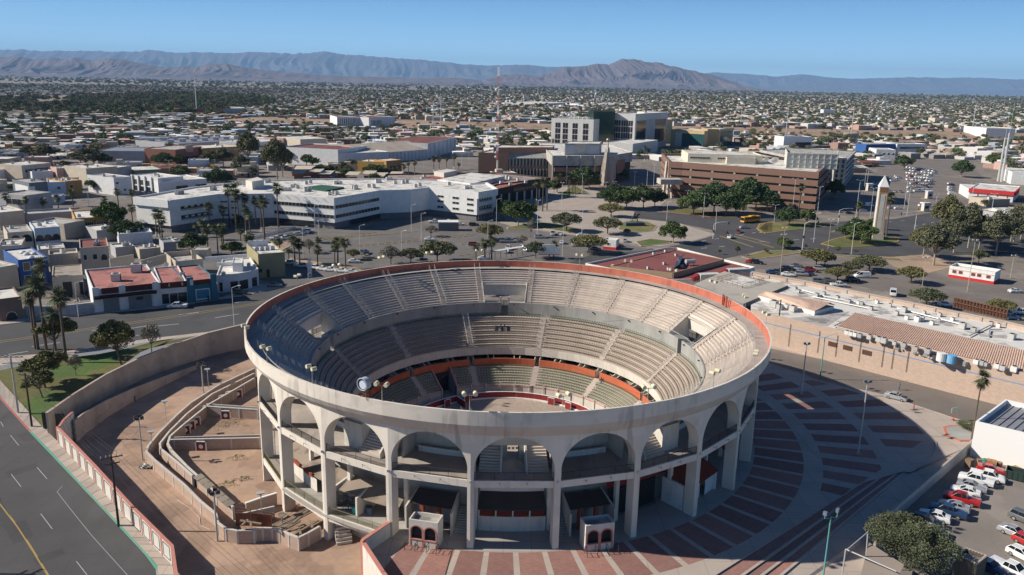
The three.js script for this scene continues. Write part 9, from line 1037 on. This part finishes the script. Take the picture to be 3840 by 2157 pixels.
{ // larger sheds and halls in the distance
const names = ['white','pale gray','cream'];const l = [[[-2788,-7038],90,10],[[-3048,-8162],60,9],[[-2272,-5155],50,12],[[-6026,-12970],70,8],[[-4235,-7408],60,8],[[-4824,-9072],60,9],[[-2413,-4333],80,8],[[-546,-10621],120,10],[[38,-2879],20,16],[[281,-3108],40,12],[[1333,-3565],60,10],[[1477,-2823],90,10],[[970,-3379],44,14],[[1310,-4357],30,10],[[-559,-1178],30,7],[[-473,-1097],46,7],[[777,-1355],36,12],[[709,-1731],26,14]];l.map(e => [...e,scrX(...e[0])]).sort((a,b) => a[3] - b[3]).forEach(([p,w,h],i) => { const pts = quadFrom([p[0] - w / 2,p[1] + w * .12],[p[0] + w / 2,p[1] - w * .06],w * .5),t = bld('hall',ordinal(i) + ' large ' + names[i % 3] + ' hall from the left among the far city roofs',pts,0,h + hiY(...p),[M.wWhite,M.obWhite,M.wSand][i % 3],M.roofWhite,{ cat: 'hall',group: 'large halls in the far city',par: .4 });});
for (const [p,h,w] of [[[1394,-3006],22,'pale church tower far right'],[[3730,-6151],26,'white church front at the far right edge'],[[413,-4404],26,'white spire far behind the tall white block'],[[329,-3279],30,'gray steeple far behind the tall white block']]) { const t = thing('church',w,'church',[p[0],hiY(...p),p[1]]);new MB().box(0,0,0,9,h * .7,9).build('tower',M.wWhite,t);new MB().tube([0,h * .7,0],[0,h,0],4.5,.3,8).build('spire',M.wWhite,t);new MB().box(8,0,-12,14,h * .4,30).build('nave',M.wWhite,t);} }
// trees of the city: the nearest are single things, the rest instanced
{ const mk = (kind,n,h,w) => { const cl = [];for (let i = 0;i < 7;i++) { const a = i * 2.4,q = Math.sqrt((i + .4) / 7) * .62;cl.push([Math.cos(a) * q * w / 2,h * (.55 + .3 * (1 - q) * rr(.6,1.2)),Math.sin(a) * q * w / 2,w * .27 * rr(.8,1.2),.85]);} return leafGeo(cl,n,w * .085,.6);};
const kinds = [['ficus',mk('ficus',420,7,8)],['olive',mk('olive',420,7.5,7)],['mesq',mk('mesq',380,5.5,8)],['euc',mk('euc',420,12,7)]];
for (let i = 0;i < 2300;i++) { let a,b;do { const u = rnd(),v = rnd();a = [rr(-1150,-250),-rr(1150,3600)];} while (!inPoly(a[0],a[1],wood));if (!inPoly(a[0],a[1],lakeBox)) tspots.push([a[0],a[1],rr(1.0,1.9),1]);}
for (let i = 0;i < 1500;i++) { const x = rr(-2600,3600),z = -rr(3300,5900);if (Math.abs(x) < (-z + 149) * .66) tspots.push([x,z,rr(1.1,2.0),1]);}
for (let i = 0;i < 5200;i++) { const z = -rr(5500,13500),x = rr(-.66,.66) * (-z + 149);if (vnoise(x / 700 + 50,z / 420 + 90,256) > .42) tspots.push([x,z,rr(1.6,3.4),1]);}
for (let i = 0;i < 260;i++) { const x = rr(-440,1000),z = -rr(985,1100);tspots.push([x,z,rr(.3,.75)]);}
for (let i = 0;i < 160;i++) { const x = rr(-300,900),z = -rr(900,990);tspots.push([x,z,rr(.4,1.0)]);}
const ok = tspots.filter(([x,z,,w]) => w || z < -880 || free(x,z,3));ok.sort((a,b) => b[1] - a[1]);const near = ok.slice(0,190),rest = ok.slice(190);
const pr = kinds.map(([k,g],i) => { const t = new THREE.Group();t.name = 'city_tree';tag(t,'tree','tree');part('crown',g,leafM[k],t);new MB().tube([0,0,0],[0,4,0],.3,.18,5).build('trunk',M.trunk,t);return t;}),nm = ['dark round','olive green','low spreading','tall gray green'];
const grp = {};near.forEach(e => { const k = Math.floor(rnd() * 3.4),lb = nm[k] + ' tree between houses, ' + zone(e[0],e[1]);(grp[lb] = grp[lb] || []).push([...e.slice(0,3),k]);});for (const lb in grp) grp[lb].sort((a,b) => scrX(a[0],a[1]) - scrX(b[0],b[1])).forEach(([x,z,s,k],i,all) => { const c = plant(pr[k],x,hiY(x,z),z,s,all.length > 1 ? ordinal(i) + ' from left, ' + lb : lb,all.length > 1 ? 'trees: ' + lb : null);});
const q = new THREE.Object3D(),c = new THREE.Color();kinds.forEach(([k,g],v) => { const l = rest.filter((_,i) => (i * 5 + (i >> 2)) % 4 === v),im = new THREE.InstancedMesh(g,leafM[k],l.length);l.forEach(([x,z,s],i) => { q.position.set(x,hiY(x,z),z);q.rotation.y = rr(0,6.28);q.scale.set(s * rr(.9,1.2),s * rr(.8,1.25),s * rr(.9,1.2));q.updateMatrix();im.setMatrixAt(i,q.matrix);const f = rr(.9,1.5);c.setRGB(f,f,f);im.setColorAt(i,c);});im.name = numbered('far_trees');im.castShadow = true;tag(im,nm[v] + ' trees scattered through the far city and the lake park','trees',null,'stuff');scene.add(im);});}
{ const l = [];for (let i = 0;i < 60;i++) { const z = -rr(500,2600),x = rr(-.62,.62) * (-z + 149);if (free(x,z,2)) l.push([x,z,rr(9,14)]);} cluster('utility pole','among the far houses','utility poles among the far houses',l,([x,z,h],label,group) => { const t = thing('utility_pole',label,'utility pole',[x,hiY(x,z),z],0,group);new MB().tube([0,0,0],[0,h,0],.25,.2,5).build('pole',M.woodPole,t);new MB().box(0,h - .8,0,2.6,.2,.2).build('crossarm',M.woodPole,t);});}
// mountains
function ridge(name,prof,z0,W,m,rough,sd) {
const n = 680,k = 56,g = new MB(),x0 = prof[0][0],x1 = prof[prof.length - 1][0],H = x => { let i = 0;while (i < prof.length - 2 && prof[i + 1][0] < x) i++;const [a,h] = prof[i],[b,q] = prof[i + 1],t = Math.min(1,Math.max(0,(x - a) / (b - a)));return h + (q - h) * t;};
const rid = (u,v,f,o) => { let s = 0,a = .5,w = 0;for (let i = 0;i < o;i++) { s += a * (1 - Math.abs(2 * vnoise(u * f + sd,v * f,256) - 1));w += a;a *= .55;f *= 2.03;} return s / w;};
const V = [];for (let i = 0;i <= n;i++) { V.push([]);const x = x0 + (x1 - x0) * i / n,h = H(x),jag = h * .07 * (rid(x / W * 4,.3,6,5) - .6);for (let j = 0;j <= k;j++) { const t = j / k,c = t <= .62 ? t / .62 : 1 - (t - .62) / .38 * .9,d = rid(x / W * 3.4 + .3 * c,c * .6,3,6),y = (h + jag) * Math.pow(c,1.45) * (1 - rough * 1.3 * (1 - d) * Math.sin(Math.PI * Math.min(1,c * .98)) * 1.9);V[i].push([x + W * .08 * (vnoise(c * 5 + sd,x / W * 3,256) - .5),Math.max(-20,y) - (j === 0 ? 10 : 0),z0 + W * (.62 - t)]);} }
for (let i = 0;i < n;i++) for (let j = 0;j < k;j++) g.q(V[i][j],V[i + 1][j],V[i + 1][j + 1],V[i][j + 1]);const gg = mergeVertices((() => { const q = g.geometry();q.deleteAttribute('normal');return q;})(),.01);gg.computeVertexNormals();const o = part(name,gg,m);tag(o,null,null,null,'structure');}
const rock = mat('rock',.145,.118,.128,T.rock),rock2 = mat('rock2',.125,.12,.135,T.rock);
ridge('far_mountains',[[-30000,900],[-27229,1137],[-25866,1248],[-25052,1290],[-23645,1227],[-21007,1332],[-20343,1241],[-19125,1292],[-18237,1432],[-17441,1299],[-15757,1307],[-14002,1374],[-12386,1374],[-11379,1323],[-10025,1505],[-9355,1435],[-8509,1361],[-4509,1146],[-3498,1102],[-2351,975],[-1136,954],[-125,1007],[887,1007],[1563,969],[2371,1005],[4266,893],[6989,523],[12000,100]],-42000,9000,rock2,.42,3);
ridge('far_mountains',[[9145,417],[9582,787],[10607,922],[12313,856],[14022,776],[15857,920],[16979,799],[18469,722],[19940,787],[21408,874],[23623,897],[25469,913],[27886,875],[31025,859]],-46000,9000,rock2,.42,9);
ridge('foothills',[[-11706,358],[-10849,418],[-10565,432],[-10263,359],[-10005,392],[-9719,414],[-9498,375],[-9266,423],[-9044,384],[-8904,373],[-8530,437],[-8307,404],[-8030,338],[-7807,299],[-7472,254],[-7099,303],[-6847,267],[-6619,296],[-6415,368],[-6076,358],[-5628,294],[-5347,256],[-4641,204],[-3792,155],[-1890,140],[-1322,168],[-897,149],[-698,126]],-17500,4600,rock,.5,17);
ridge('mountain',[[-857,115],[-350,259],[99,279],[399,253],[697,291],[1169,474],[1468,477],[1881,574],[2150,565],[2472,661],[2710,674],[3011,611],[3310,603],[3614,523],[3977,450],[4432,366],[4893,219],[5296,70]],-18500,4200,rock,.5,31);


renderer.render(scene,camera);
